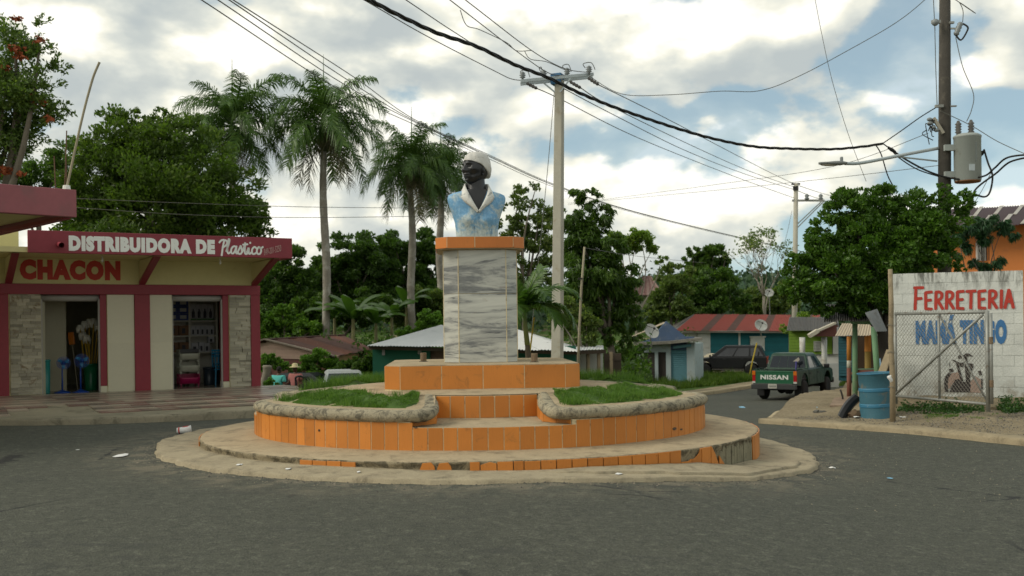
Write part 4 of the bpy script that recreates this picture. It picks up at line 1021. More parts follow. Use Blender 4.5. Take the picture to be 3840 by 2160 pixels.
# ================================================================== GOODS IN THE SHOP
def shelf():
    sh = thing("shelf_unit", "white shelving packed with boxes inside the right shop door", "shelf", S(4.8, -2.5, SF)); mb = MB(); Mw = paint("white_shelf", (0.52, 0.50, 0.42), 0.5, 0.05)
    for s in (3.54, 4.17, 4.81, 5.58): mb = MB(); sbox(mb, s, s+0.05, -2.9, -2.5, SF, 2.78); mb.build("upright", Mw, sh)
    for z in (1.02, 1.50, 1.93, 2.62): mb = MB(); sbox(mb, 3.55, 5.62, -2.89, -2.49, z, z+0.035); mb.build("shelf_board", Mw, sh)
    mb = MB(); sbox(mb, 3.54, 5.63, -2.94, -2.905, SF, 2.78); mb.build("back_panel", Mw, sh)
shelf()
M_BLUE = paint("blue_carton", (0.020, 0.045, 0.20), 0.5, 0.1); M_BROWN = paint("brown_carton", (0.17, 0.085, 0.035), 0.6, 0.1); M_PALE = paint("pale_carton", (0.42, 0.42, 0.44), 0.5, 0.06)
M_PRINTW = paint("carton_print_white", (0.45, 0.45, 0.42), 0.5, 0.1); M_PRINTK = paint("carton_print_dark", (0.03, 0.03, 0.04), 0.5, 0.1); M_GREENP = paint("carton_print_green", (0.06, 0.16, 0.05), 0.5, 0.1)
def carton(s, d, z, w, dp, h, mat, label, group, art):
    s += 0.19; d -= 0.8
    t = thing("carton", label, "carton", S(s, d, z), group=group)
    mb = MB(); sbox(mb, s-w/2, s+w/2, d-dp, d, z, z+h); mb.build("box", mat, t, bevel=0.004); mb = MB()
    if art == 'blue': sbox(mb, s-w*.32, s+w*.30, d, d+0.003, z+h*.25, z+h*.75); mb.build("printed_panel", M_PRINTW, t)
    elif art == 'brown': sbox(mb, s-w*.22, s+w*.12, d, d+0.003, z+h*.2, z+h*.72); mb.build("printed_panel", M_PRINTK, t)
    elif art == 'bottle': mb.lathe([(0.0, 0), (0.045, 0.002), (0.045, 0.16), (0.018, 0.22), (0.018, 0.26), (0, 0.262)], S(s, d, z+0.07), 8); mb.build("printed_bottle", M_PRINTK, t); mb = MB(); sbox(mb, s-w*.49, s+w*.49, d, d+0.003, z+.004, z+h*.12); mb.build("printed_band", M_GREENP, t)
    else: sbox(mb, s-w*.25, s+w*.18, d, d+0.003, z+h*.12, z+h*.62); mb.build("printed_panel", M_PRINTK, t)
for r_ in range(3):
    for c_ in range(2): carton(4.18+c_*0.295, -1.72, 1.968+r_*0.205, 0.285, 0.3, 0.2, M_BLUE, f"{('left', 'right')[c_]} blue printed carton in the {('bottom', 'middle', 'top')[r_]} row of the top shelf stack", "blue cartons on the top shelf", 'blue')
for c_ in range(4): carton(4.755+c_*0.165, -1.72, 1.968, 0.155, 0.25, 0.46, M_PALE, f"{('first', 'second', 'third', 'fourth')[c_]} from the left of the tall bottle print cartons on the top shelf", "tall bottle cartons on the top shelf", 'bottle')
for z in (1.538, 1.058):
    for c_ in range(2): carton(4.20+c_*0.29, -1.72, z, 0.27, 0.3, 0.29, M_BROWN, f"{('left', 'right')[c_]} brown carton with dark print on the {'second' if z > 1.2 else 'lowest'} shelf of the middle bay", f"brown cartons on the {'second' if z > 1.2 else 'lowest'} shelf", 'brown')
    carton(3.78, -1.72, z, 0.3, 0.3, 0.34, M_BROWN, f"brown carton on the {'second' if z > 1.2 else 'lowest'} shelf of the left bay", None, 'brown')
for c_ in range(5): carton(4.75+c_*0.132, -1.72, 1.538, 0.125, 0.25, 0.27, M_PALE, f"{('first', 'second', 'third', 'fourth', 'fifth')[c_]} from the left of the small pale cartons on the second shelf", "small pale cartons on the second shelf", 'pale')
for s_, w_, h_ in ((4.79, .2, .26), (4.98, .13, .28), (5.14, .16, .26)): carton(s_, -1.72, 1.058, w_, 0.25, h_, M_PALE, {4.79: "wide", 4.98: "narrow taller", 5.14: "medium wide"}[s_]+" pale carton on the lowest shelf of the right bay", None, 'pale')
carton(5.26, -1.72, 1.32, 0.16, 0.2, 0.18, M_PALE, "pale carton raised above the others at the right end of the lowest shelf", None, 'pale')
def basket(s, d, z, mat, label, name="storage_basket"):
    t = thing(name, label, "basket", S(s, d, z), group="stacked storage baskets"); w, dp, h = 0.52, 0.36, 0.27
    mb = MB(); sbox(mb, s-w/2, s+w/2, d-dp, d, z, z+0.02); sbox(mb, s-w/2, s+w/2, d-dp, d-dp+0.015, z, z+h); mb.build("base", mat, t)
    mb = MB(); mb.smooth = True                                  # scooped front lip
    def lip(u, v): a = v*1.2; return S(s-w/2+u*w, d+0.07*math.sin(a*1.3), z+0.005+v*h*0.62)
    mb.grid(lip, 6, 6); o = mb.build("front_lip", mat, t); m = o.modifiers.new("t", 'SOLIDIFY'); m.thickness = 0.012
    for sg in (-1, 1):
        mb = MB(); x = s+sg*w/2
        for k in range(7): sbox(mb, x-0.008, x+0.008, d-dp+k*dp/6-0.012, d-dp+k*dp/6+0.012, z, z+h)
        for k in range(4): sbox(mb, x-0.007, x+0.007, d-dp-0.01, d+0.01, z+k*h/3-0.012, z+k*h/3+0.012)
        mb.build("side_grid", mat, t)
    for sg in (-1, 1):
        for q in (0, 1): mb = MB(); sbox(mb, s+sg*(w/2-0.03)-0.015, s+sg*(w/2-0.03)+0.015, d-q*dp-0.02, d-q*dp+0.02, z-0.06, z+0.0); mb.build("foot", mat, t)
M_WP = paint("white_plastic", (0.46, 0.46, 0.36), 0.35, 0.05); M_MAG = paint("magenta_plastic", (0.36, 0.012, 0.085), 0.3, 0.05); M_BLK = paint("black_plastic", (0.014, 0.014, 0.015), 0.4, 0.1)
bp = ray_z(712, 1449, SF); bs, bd = (bp-SO).dot(su), (bp-SO).dot(sn)
basket(bs, bd, SF+0.07, M_MAG, "magenta plastic basket at the bottom of the stack in the right doorway")
basket(bs, bd, SF+0.40, M_WP, "white plastic basket in the middle of the stack, on the magenta one")
basket(bs, bd, SF+0.73, M_WP, "white plastic basket at the top of the stack, holding a black tray")
t = thing("tray", "black plastic tray lying in the topmost white basket", "tray", S(bs, bd, SF+1.0)); mb = MB(); sbox(mb, bs-.25, bs+.25, bd-.34, bd+.05, SF+0.93, SF+0.95); mb.build("tray_base", M_BLK, t)
mb = MB()
for k in range(6): sbox(mb, bs-.25, bs+.25, bd-.34+k*.075, bd-.33+k*.075, SF+0.95, SF+1.02)
mb.build("ridges", M_BLK, t)
def bucket(px, py, z, r, h, mat, label, name="plastic_bin", cat="bin", prof=None, group=None):
    p = ray_z(px, py, z) if not isinstance(px, Vector) else px; t = thing(name, label, cat, p, group=group); mb = MB(); mb.smooth = True
    mb.lathe([(0, 0.01), (r*.82, 0), (r*.86, 0.02), (r*.98, h-.03), (r*.93, h-.03), (r*.8, 0.05), (0, 0.045)], p, 20); mb.build("body", mat, t)
    mb = MB(); mb.smooth = True; mb.lathe([(r*.97, h-.05), (r*1.05, h-.04), (r*1.05, h), (r*.95, h), (r*.95, h-.05)], p, 20); mb.build("rim", mat, t); return p, t
M_GRN = paint("green_plastic", (0.008, 0.13, 0.055), 0.3, 0.06); M_TEALP = paint("teal_plastic", (0.02, 0.17, 0.15), 0.35, 0.06); M_DKB = paint("slate_plastic", (0.02, 0.03, 0.04), 0.35, 0.06)
gp, _ = bucket(341, 1463, SF, 0.185, 0.70, M_GRN, "tall green plastic bin full of mops in the left doorway")
bucket(S(0.80, -0.42, SF), 0, SF, 0.14, 0.85, M_TEALP, "teal plastic bin half hidden at the left edge of the left doorway")
bucket(785, 1443, SF, 0.17, 0.50, M_DKB, "dark slate bin under the shelf in the right doorway"); 
bucket(806, 1440, SF, 0.15, 0.42, M_BLK, "black bin beside the blue chairs in the right doorway")
M_MOPW = paint("mop_cotton", (0.52, 0.51, 0.43), 0.95, 0.15, 12, 0.8); M_YEL = paint("yellow_handle", (0.42, 0.27, 0.012), 0.4, 0.06); M_ORG = paint("orange_plastic", (0.50, 0.15, 0.01), 0.4, 0.05); M_BLUEP = paint("blue_plastic", (0.010, 0.045, 0.23), 0.3, 0.06); M_CYAN = paint("light_blue_plastic", (0.02, 0.22, 0.40), 0.3, 0.06)
mops = [(300, 1225), (318, 1210), (335, 1202), (352, 1200), (368, 1218), (380, 1232), (326, 1262), (310, 1250)]
for i, (mx, my) in enumerate(mops):
    top = ray_plane(mx, my, gp+sn*(0.12-0.05*(i % 3)), sn); t = thing("mop", "mop with a yellow handle and white cotton head standing in the green bin", "mop", gp+Vector((0, 0, 0.1)), group="mops in the green bin")
    mb = MB(); mb.tube([gp+su*(i-3.5)*0.025+sn*0.02*(i % 3)+Vector((0, 0, 0.08)), top], 0.013, 6); mb.build("handle", M_YEL, t)
    mb = MB(); mb.smooth = True
    for k in range(16):
        a = k*2.4; d = su*math.cos(a)+sn*math.sin(a); L = random.uniform(.10, .20); mb.tube([top, top+d*0.05+Vector((0, 0, 0.03)), top+d*0.085-Vector((0, 0, L*.5)), top+d*0.075-Vector((0, 0, L))], [.018, .022, .022, .014], 5)
    mb.build("mop_head", M_MOPW, t)
def broom(px0, py0, px1, py1, mat, label):
    a = ray_z(px0, py0, SF); b_ = ray_plane(px1, py1, a, sn); t = thing("broom", label, "broom", a); mb = MB(); mb.tube([a, b_], 0.013, 6); mb.build("handle", M_BAM, t)
    mb = MB(); d = (b_-a).normalized(); mb.bar(b_-d*0.05, b_+d*0.28, 0.16, 0.05); mb.build("brush_head", mat, t, bevel=0.02)
broom(292, 1462, 270, 1285, M_ORG, "broom with an orange head leaning inside the left doorway")
broom(352, 1462, 372, 1262, M_BLUEP, "broom with a blue head among the mops in the left doorway")
def fan(px, py, hy, r, label):
    p = ray_z(px, py, SF); c = ray_plane(px+4, hy, p, sn); t = thing("pedestal_fan", label, "fan", p, group="blue pedestal fans in the doorway")
    mb = MB(); mb.smooth = True; mb.lathe([(0, 0), (.20, 0), (.20, .02), (.10, .045), (.03, .08), (0, .08)], p, 20); mb.build("base", M_BLUEP, t)
    mb = MB(); mb.smooth = True; mb.tube([p+Vector((0, 0, .05)), Vector((p.x, p.y, c.z-0.1))], [.022, .016], 8); mb.build("pole", M_BLUEP, t)
    mb = MB(); mb.smooth = True; M = Matrix.Rotation(math.atan2(sn.y, sn.x), 4, 'Z') @ Matrix.Rotation(R(90), 4, 'Y'); mb.lathe([(0, -.10), (.05, -.10), (.06, -.02), (.03, .0), (.03, .04), (0, .045)], c, 12, M=M); mb.build("motor", M_BLUEP, t)
    mb = MB()
    for dd in (-0.035, 0.05):
        for q in (1.0, .72, .44): mb.tube([c+sn*(dd*(1.3-q*.5))+(su*math.cos(a)+Vector((0, 0, math.sin(a))))*r*q for a in np.linspace(0, 2*math.pi, 21)], 0.004, 4)
        for a in np.linspace(0, 2*math.pi, 21)[:-1]: mb.tube([c+sn*dd*1.2, c+sn*dd*.8+(su*math.cos(a)+Vector((0, 0, math.sin(a))))*r], 0.003, 4)
    mb.build("guard", M_BLUEP, t)
    for k in range(3):
        a = k*2.094+.5; mb = MB(); e1 = su*math.cos(a)+Vector((0, 0, math.sin(a))); e2 = -su*math.sin(a)+Vector((0, 0, math.cos(a)))
        mb.extr([c+e1*.03-e2*.02, c+e1*r*.5-e2*r*.32+sn*.02, c+e1*r*.92-e2*r*.15, c+e1*r*.9+e2*r*.18, c+e1*.04+e2*.03-sn*.015], sn*0.006); mb.build("blade", M_CYAN, t)
fan(234, 1474, 1361, 0.155, "blue pedestal fan nearer the stone panel in the left doorway"); fan(303, 1472, 1353, 0.17, "larger blue pedestal fan in front of the green bin in the left doorway")
for k in range(3):                              # stacked chairs
    p = ray_z(828, 1442, SF)+Vector((0, 0, 0.08*k)); t = thing("plastic_chair", ("lowest", "middle", "topmost")[k]+" blue plastic chair of the stack beside the right door jamb", "chair", p, group="stacked blue chairs")
    def C(s, d, z): return p+su*s+sn*d+Vector((0, 0, z))
    for sg in (-1, 1):
        for q in (-1, 1): mb = MB(); mb.bar(C(sg*.19, q*.18, 0), C(sg*.16, q*.15, .42), .03); mb.build("leg", M_CYAN, t)
    mb = MB(); mb.extr([C(-.2, -.2, .42), C(.2, -.2, .42), C(.2, .2, .42), C(-.2, .2, .42)], (0, 0, .025)); mb.build("seat", M_CYAN, t)
    mb = MB()
    for x in (-.17, -.085, 0, .085, .17): mb.bar(C(x, -.2, .44), C(x, -.26, .80), .03, .02)
    mb.bar(C(-.19, -.26, .80), C(.19, -.26, .80), .03, .05); mb.build("backrest", M_CYAN, t)
# ================================================================== RIGHT CORNER: BLOCK WALL, GATE, BARREL
WL3, WR3 = at(3350, 1478, 23.5), at(3842, 1478, 22.45)
bu = (WR3-WL3); bu.z = 0; BL = bu.length; bu.normalize(); bq = Vector((bu.y, -bu.x, 0)); WT = 2.77
def BWp(t, o, z): return Vector((WL3.x, WL3.y, 0))+bu*t+bq*o+Vector((0, 0, z))
def m_blockpaint():
    b = NB("whitewashed_block"); sp = b.n('ShaderNodeSeparateXYZ'); b.l(b.geo.outputs['Position'], sp.inputs[0])
    col = b.ramp(b.noise(3, 6, 0.65), [(0.3, (0.53, 0.545, 0.51)), (0.6, (0.63, 0.645, 0.60)), (0.8, (0.68, 0.69, 0.65))])
    col = b.mix(1.0, col, b.ramp(b.rnd(), [(0, (0.95, 0.95, 0.95)), (1, (1.03, 1.03, 1.03))]), 'MULTIPLY')
    run = b.noise(1.0, 6, 0.7, vec=b.pos((5.5, 5.5, 1.3)), dist=0.4)
    st = b.math('MULTIPLY', b.step(run, 0.44, 0.62), b.step(sp.outputs[2], 2.15, 2.72))
    col = b.mix(b.math('MULTIPLY', st, 0.85), col, (0.10, 0.10, 0.085))
    st = b.math('MULTIPLY', b.step(b.noise(2.2, 6, 0.7), 0.46, 0.62), b.step(sp.outputs[2], 0.55, 0.05))
    col = b.mix(b.math('MULTIPLY', st, 0.7), col, (0.22, 0.17, 0.11))
    b.bump(b.noise(28, 5, 0.7), 0.6, 0.012); return b.set(col, 0.9, spec=0.2)
M_BLOCK = m_blockpaint()
BW_T = thing("block_wall", "whitewashed concrete block wall with hand painted shop lettering behind the gate", "wall", BWp(BL/2, 0, 0))
mb = MB(); mb.add([BWp(t, o, z) for z in (-0.5, WT-0.03) for o in (-0.20, -0.001) for t in (0, BL)], [(0, 1, 3, 2), (4, 6, 7, 5), (0, 4, 5, 1), (2, 3, 7, 6), (0, 2, 6, 4), (1, 5, 7, 3)]); mb.build("wall_core", M_BLOCK, BW_T)
blk = MB(); blk.box((0, 0, 0), (1, 1, 1)); blk = blk.mesh("block", M_BLOCK); Mb0 = Matrix((bu, bq, Vector((0, 0, 1)))).transposed().to_4x4()
ch = 0.2305; z = WT-12*ch; row = 0
while z < WT-0.01:
    x = -0.45*(0.5 if row % 2 else 0)
    while x < BL-0.01:
        a0, a1 = max(x, 0), min(x+0.45, BL)
        if a1-a0 > 0.04:
            th = 0.03+random.uniform(0, 0.005); dz = random.uniform(-.004, .006) if row == 11 else 0
            inst("block", blk, Matrix.Translation(BWp((a0+a1)/2, -0.018+th/2-0.008, z+ch/2+dz)) @ Mb0 @ Matrix.Diagonal((a1-a0-0.009, th, ch-0.009, 1)), BW_T)
        x += 0.45
    z += ch; row += 1
mb = MB(); mb.add([BWp(BL+t, o, z) for z in (-0.5, WT-0.02) for o in (-6.0, -0.05) for t in (-0.2, 0.0)], [(0, 1, 3, 2), (4, 6, 7, 5), (0, 4, 5, 1), (2, 3, 7, 6), (0, 2, 6, 4), (1, 5, 7, 3)]); mb.build("return_wall", M_BLOCK, BW_T)
def onB(px, py): return ray_plane(px, py, BWp(0, 0.01, 0), bq)
M_RW = paint("red_wall_paint", (0.42, 0.040, 0.025), 0.7, 0.1, 4); M_BW = paint("blue_wall_paint", (0.045, 0.155, 0.34), 0.7, 0.1, 4)
M_EB = paint("black_emblem_paint", (0.035, 0.028, 0.026), 0.7, 0.15, 6); M_EP = paint("pink_emblem_paint", (0.36, 0.25, 0.20), 0.7, 0.1, 6)
a = onB(3429, 1160); w = (onB(3802, 1155)-a)
St, x = write(BLOCK, "FERRETERIA", {'F': .74, 'E': .72, 'R': .76, 'T': .78, 'I': .36, 'A': .6, '*': .7})
hh = (onB(3440, 1095)-onB(3440, 1159)).z
for i in range(3): St[i] = [(q[0]*1.05, q[1]*1.26) for q in St[i]]
St[2] = [(q[0], q[1]-0.02) for q in St[2]]
stroke_part("lettering", St, BW_T, a+Vector((0, 0, .0)), bu, w.normalized().cross(bu).cross(bu)*-1 if False else (0, 0, 1), M_RW, w.length/x, hh, 0.066, smooth=2)
a = onB(3434, 1292); w = (onB(3776, 1289)-a).length; hm = (onB(3434, 1202)-a).z
text_part("lettering", "MAM\u00c1 TINGO", BW_T, a, bu, (0, 0, 1), M_BW, w=w, h=hm*1.22, bold=0.075, spacing=1.16)
def wpoly(name, pts, mat, lay=0.0):
    P = [onB(3320+x/2.196, 1000+y/2.196)+bq*(0.006+lay) for x, y in pts]; mb = MB(); mb.extr(P, bq*0.002); return mb.build(name, mat, EMB)
EMB = BW_T
for pts in ([(598, 742), (604, 730), (645, 728), (660, 714), (690, 714), (725, 742), (690, 735), (668, 742), (660, 760), (640, 752), (602, 758)], [(650, 745), (672, 745), (700, 955), (664, 960)],
            [(548, 768), (562, 766), (612, 790), (608, 828), (585, 812), (582, 790)], [(585, 815), (605, 812), (640, 940), (622, 945)], [(612, 790), (645, 788), (645, 825), (616, 825)],
            [(680, 795), (722, 798), (724, 832), (700, 836), (678, 815)], [(700, 836), (718, 834), (690, 930), (680, 925)], [(520, 842), (556, 838), (562, 864), (530, 872)],
            [(760, 858), (785, 855), (798, 890), (775, 897)], [(528, 1032), (560, 960), (575, 930), (600, 925), (640, 950), (690, 945), (704, 970), (698, 1034)],
            [(484, 960), (492, 905), (520, 870), (545, 885), (520, 920), (512, 970), (518, 1032), (490, 1032)], [(788, 925), (800, 920), (802, 1010), (792, 1012)], [(524, 780), (534, 810), (528, 830)]):
    wpoly("emblem", pts, M_EB, 0.001)
for pts in ([(530, 880), (600, 868), (640, 960), (560, 955), (520, 1010), (514, 960)], [(700, 945), (740, 900), (786, 930), (790, 1040), (700, 1034)], [(590, 830), (602, 828), (636, 975), (625, 975)]):
    wpoly("emblem", pts, M_EP, 0.0)
# earth bank and weeds at the foot of the wall
bank = [(BWp(-0.3, 0.02, 0)), BWp(0.4, 0.55, 0), BWp(1.4, 0.75, 0), BWp(2.6, 0.6, 0), BWp(3.8, 0.8, 0), BWp(4.0, 0.02, 0)]
poly_sheet("earth_bank", [(p.x, p.y) for p in bank], lambda x, y: float(lot_z(x, y))+0.03+0.20*float(ss(0.75, 0.05, (Vector((x, y, 0))-BWp(0, 0, 0)).dot(bq)))+0.02*math.sin(x*7), M_DIRT, 0.15)
# --- chain-link gate, swung half open
GA, GB = at(3360, 1490, 22.85), at(3706, 1522, 20.5); GZ0, GZ1 = 0.02, 1.86
def GP(t, z, o=0.0):
    p = Vector((GA.x, GA.y, 0)).lerp(Vector((GB.x, GB.y, 0)), t); return Vector((p.x, p.y, z))+gn*o
gd = Vector((GB.x-GA.x, GB.y-GA.y, 0)); GLn = gd.length; gd.normalize(); gn = Vector((gd.y, -gd.x, 0))
M_GALV = paint("galvanised_pipe", (0.27, 0.275, 0.25), 0.5, 0.2, 8, metal=0.3, dirt=(0.13, 0.075, 0.045), dscale=6, dlo=0.58, dhi=0.70)
M_WIRE = paint("chain_link_wire", (0.20, 0.19, 0.16), 0.6, 0.2, 6, metal=0.2)
GT = thing("chain_link_gate", "galvanised chain link gate with crossed braces swung half open before the white wall", "gate", GP(0, 0))
for nm, a, b_, r in (("post", GP(0, -0.12), GP(0, GZ1+0.02), .035), ("post", GP(1, -0.10), GP(1, GZ1+0.03), .042), ("post", GP(1.035, 0.05), GP(1.035, GZ1-0.02), .032), ("rail", GP(0, GZ1), GP(1, GZ1), .034), ("rail", GP(0, GZ0+.04), GP(1, GZ0+.02), .030),
                     ("post", GP(0.50, GZ0), GP(0.50, GZ1), .028), ("brace", GP(0.02, GZ0+0.1, .03), GP(0.97, GZ1-0.05, .03), .027), ("brace", GP(0.50, GZ1-0.05, -.03), GP(0.97, GZ0+0.1, -.03), .022)):
    mb = MB(); mb.smooth = True; mb.tube([a, a.lerp(b_, .5), b_], r, 10); mb.build(nm, M_GALV, GT)
mb = MB(); Hh = GZ1-GZ0; pit = 0.092; k = 0
x = -Hh
while x < GLn:
    for sg in (1, -1):
        p, q = [], []
        x0, x1 = x, x+Hh; t0, t1 = max(0, x0), min(GLn, x1)
        if t1 > t0:
            za, zb_ = (GZ0+(t0-x0), GZ0+(t1-x0)) if sg > 0 else (GZ1-(t0-x0), GZ1-(t1-x0))
            mb.tube([GP(t0/GLn, za, .004*sg), GP((t0+t1)/2/GLn, (za+zb_)/2, -.004*sg), GP(t1/GLn, zb_, .004*sg)], 0.0040, 4, caps=False)
    x += pit
mb.build("chain_link", M_WIRE, GT)
mb = MB(); mb.smooth = True
for i in range(34): mb.tube([GP(i/34+0.002, GZ1+.03), GP(i/34+.014, GZ1+.075, .01)], 0.004, 4)
mb.build("wire_ends", M_WIRE, GT)
for t, z in ((1.035, .45), (1.035, 1.3)): mb = MB(); mb.tube([GP(t, z-.07), GP(t, z+.07)], .04, 8); mb.build("hinge", M_RUST, GT)
# wooden post the gate hangs by
M_WOODG = paint("grey_post_wood", (0.27, 0.215, 0.135), 0.9, 0.2, 5, 0.6, 30, dirt=(0.10, 0.08, 0.05), dscale=3)
p0 = at(3347, 1545, 20.9); p1 = at(3338, 1010, 21.2)
wp = thing("wooden_post", "rough grey wooden post standing between the barrel and the gate", "post", p0); mb = MB(); mb.smooth = True
mb.tube([p0+Vector((0, 0, -.2)), p0.lerp(p1, .25)+Vector((.01, 0, 0)), p0.lerp(p1, .5)+Vector((-.012, 0, 0)), p0.lerp(p1, .75)+Vector((.01, 0, 0)), p1], [.060, .054, .052, .05, .046], 9); mb.build("trunk", M_WOODG, wp)
mb = MB(); mb.smooth = True
for z in (.5, 1.2, 1.75): c = p0.lerp(p1, z/2.9); mb.tube([c+Vector((math.cos(a)*.075, math.sin(a)*.075, 0.02*math.sin(a*2))) for a in np.linspace(0, 6.28, 13)], .006, 4)
mb.build("wire_tie", M_WIRE, wp)
# --- blue oil drum
bp0 = ray_z(3290, 1571, 0); bz = float(lot_z(bp0.x, bp0.y)); bp0 = ray_z(3290, 1571, bz)
M_DRUM = paint("blue_drum_paint", (0.042, 0.130, 0.172), 0.55, 0.14, 3, dirt=(0.16, 0.15, 0.11), dscale=3.2, dlo=0.55, dhi=0.72); M_DRUMB = paint("bright_blue_hoop", (0.036, 0.165, 0.265), 0.5, 0.1, 4, dirt=(0.3, 0.32, 0.3), dscale=14, dlo=.6, dhi=.7)
DR = thing("oil_drum", "dented blue oil drum used as a bin on the dirt corner", "barrel", bp0); r = 63.0/F*bp0.y; h = 172/F*bp0.y; T = Matrix.Rotation(R(-2.5), 4, 'Y')
def dent(mb, k=0.014):
    out = []
    for p in mb.v:
        q = Vector(p)-bp0; a = math.atan2(q.y, q.x); s_ = 1+k*(math.sin(a*3+q.z*4)+.6*math.sin(a*5-q.z*7)); out.append(tuple(bp0+T @ Vector((q.x*s_, q.y*s_, q.z))))
    mb.v = out; return mb
mb = MB(); mb.smooth = True
mb.lathe([(0, .02), (r*.96, .02), (r*.985, 0), (r*.985, .03), (r*.965, .05), (r*.965, h*.33), (r*.965, h*.68), (r*.965, h-.03), (r*.99, h-.02), (r*.99, h), (r*.95, h), (r*.94, .05), (0, .05)], bp0, 32); dent(mb).build("drum_body", M_DRUM, DR)
for f in (.305, .645):
    mb = MB(); mb.smooth = True; z = h*f; mb.lathe([(r*.955, z-.045), (r*.985, z-.03), (r*.999, z-.008), (r*.985, z), (r*.999, z+.012), (r*.985, z+.035), (r*.955, z+.045)], bp0, 32); dent(mb).build("hoop", M_DRUMB, DR)
mb = MB(); mb.smooth = True; mb.tube([bp0+Vector((r*math.cos(a), r*math.sin(a), h)) for a in np.linspace(0, 2*math.pi, 33)], .014, 8); dent(mb).build("rim", M_DRUMB, DR)
# --- leaning black bumper, slab, stones
def on_lot(px, py):
    z = -0.2
    for _ in range(12): p = ray_z(px, py, z); z = float(lot_z(p.x, p.y))
    return p
pa = on_lot(3158, 1568); pb = at(3222, 1488, pa.y+0.35); dd = pb-pa
bm2 = thing("car_bumper", "broken black car bumper leaning against the blue drum", "bumper", pa); mb = MB(); mb.smooth = False
side = Vector((-0.3, -1, 0)).normalized()
prof = [(0, 0), (.12, .03), (.16, .10), (.13, .17), (.02, .20), (.0, .17), (.10, .14), (.12, .10), (.09, .055), (0, .03)]
vs = []
for i in range(8):
    t = i/7; c = pa+dd*t+Vector((-.03*math.sin(t*3), 0, .04*math.sin(t*3)))
    for a_, b_ in prof: vs.append(c+side*a_+Vector((-.75, .1, .6)).normalized()*(b_*1.1-.10))
m = len(prof); mb.add(vs, [(i*m+k, i*m+(k+1) % m, (i+1)*m+(k+1) % m, (i+1)*m+k) for i in range(7) for k in range(m)]+[tuple(range(m-1, -1, -1)), tuple(7*m+k for k in range(m))]); mb.build("shell", M_BLK, bm2, bevel=0.006)
mb = MB(); c = pa+dd*.13-Vector((.10, .06, -.03)); mb.box(c, (.10, .03, .03), rz=.6); mb.build("clip", M_GALV, bm2)
def rock(px, py, r, label, mat, group=None, name="stone", cat="stone", fl=0.6):
    p = on_lot(px, py); mb = MB(); mb.smooth = False; n = 9; vs = []
    rng2 = random.Random(px*7+py)
    mb.ell((p.x, p.y, p.z+r*fl*.55), (r, r*.8, r*fl), 8, 5); mb.v = [tuple(Vector(v)+Vector((rng2.uniform(-1, 1), rng2.uniform(-1, 1), rng2.uniform(-1, 1)))*r*.16) for v in mb.v]
    mb.build(name, mat, label=label, cat=cat, group=group)
M_ROCK = paint("grey_rock", (0.12, 0.115, 0.10), 0.95, 0.25, 9, 0.8)
rock(3062, 1550, .085, "larger grey stone on the dirt corner by the road edge", M_ROCK); rock(3078, 1549, .06, "small grey stone beside the larger one on the dirt corner", M_ROCK); rock(3090, 1548, .055, "small grey stone lying apart nearest the tilted slab", M_ROCK)
rock(3208, 1565, .16, "brown earth clod under the leaning bumper", paint("brown_clod", (0.11, 0.075, 0.045), .95, .2, 8, .8), name="clod", cat="clod")
sp_ = [on_lot(3112, 1530), on_lot(3128, 1502), on_lot(3210, 1494), on_lot(3205, 1531)]; mb = MB(); mb.extr([p+Vector((0, 0, .02)) for p in sp_], (0, 0, .05)); mb.build("paving_slab", m_concrete("rose_slab", (0.29, 0.215, 0.155), (.15, .11, .08), (.5, .7), 2), label="flat rose grey slab lying at the edge of the side street", cat="slab", bevel=.01)
pr = on_lot(3161, 1505); mb = MB(); mb.smooth = True; mb.tube([pr+Vector((0, 0, -.05)), at(3160, 1490, pr.y), at(3156, 1474, pr.y), at(3151, 1461, pr.y)], .022, 6); mb.build("iron_rod", M_DARK, label="short bent dark iron rod sticking up at the side street edge", cat="rod")
# --- green-post kiosk
M_GPOST = paint("mint_green_paint", (0.155, 0.295, 0.16), 0.7, 0.12, 4, dirt=(0.26, 0.30, 0.19), dscale=5, dlo=.5, dhi=.7); M_ZINC = paint("grey_zinc", (0.24, 0.25, 0.25), 0.45, 0.15, 5, metal=0.5, dirt=(0.14, 0.11, 0.09), dscale=3)
M_ZINCD = paint("dark_zinc", (0.10, 0.095, 0.085), 0.6, 0.2, 5, metal=0.2, dirt=(0.08, 0.055, 0.04), dscale=3)
def roof_sheets(parent, e0, e1, r1, r0, n, mats, pick=lambda i: 0, wave=0.018, per=6, th=0.0, jit=0.0, name="roof_sheet"):
    """corrugated sheets between an eave e0-e1 and a ridge r0-r1"""
    e0, e1, r1, r0 = map(Vector, (e0, e1, r1, r0)); nn = (e1-e0).cross(r0-e0).normalized()
    if nn.z < 0: nn = -nn
    for i in range(n):
        a, b_ = i/n, (i+1)/n+0.02/n; mb = MB(); vs = []; k = per*2; lift = (0.012 if i % 2 else 0.0)+random.uniform(0, jit)
        ext = random.uniform(-jit, jit)*2
        for j in range(k+1):
            t = a+(b_-a)*j/k; w = wave*(1 if j % 2 else -1)
            lo, hi = e0.lerp(e1, t), r0.lerp(r1, t); dn = (lo-hi).normalized()
            vs += [lo+dn*ext+nn*(w+lift), hi+nn*(w+lift)]
        mb.add(vs, [(2*j, 2*j+2, 2*j+3, 2*j+1) for j in range(k)]); mb.build(name, mats[pick(i)], parent)
def post(parent, px, ptop, pbase, Y, r, mat, name="post", x2=None):
    a, b_ = at(px, pbase, Y), at(x2 or px, ptop, Y); mb = MB(); mb.smooth = True; mb.tube([a+Vector((0, 0, -.3)), a.lerp(b_, .5), b_], r, 10); mb.build(name, mat, parent); return a, b_
KG = thing("roadside_kiosk", "open kiosk on mint green posts under a dark zinc roof beneath the tree", "kiosk", at(3240, 1490, 25.5))
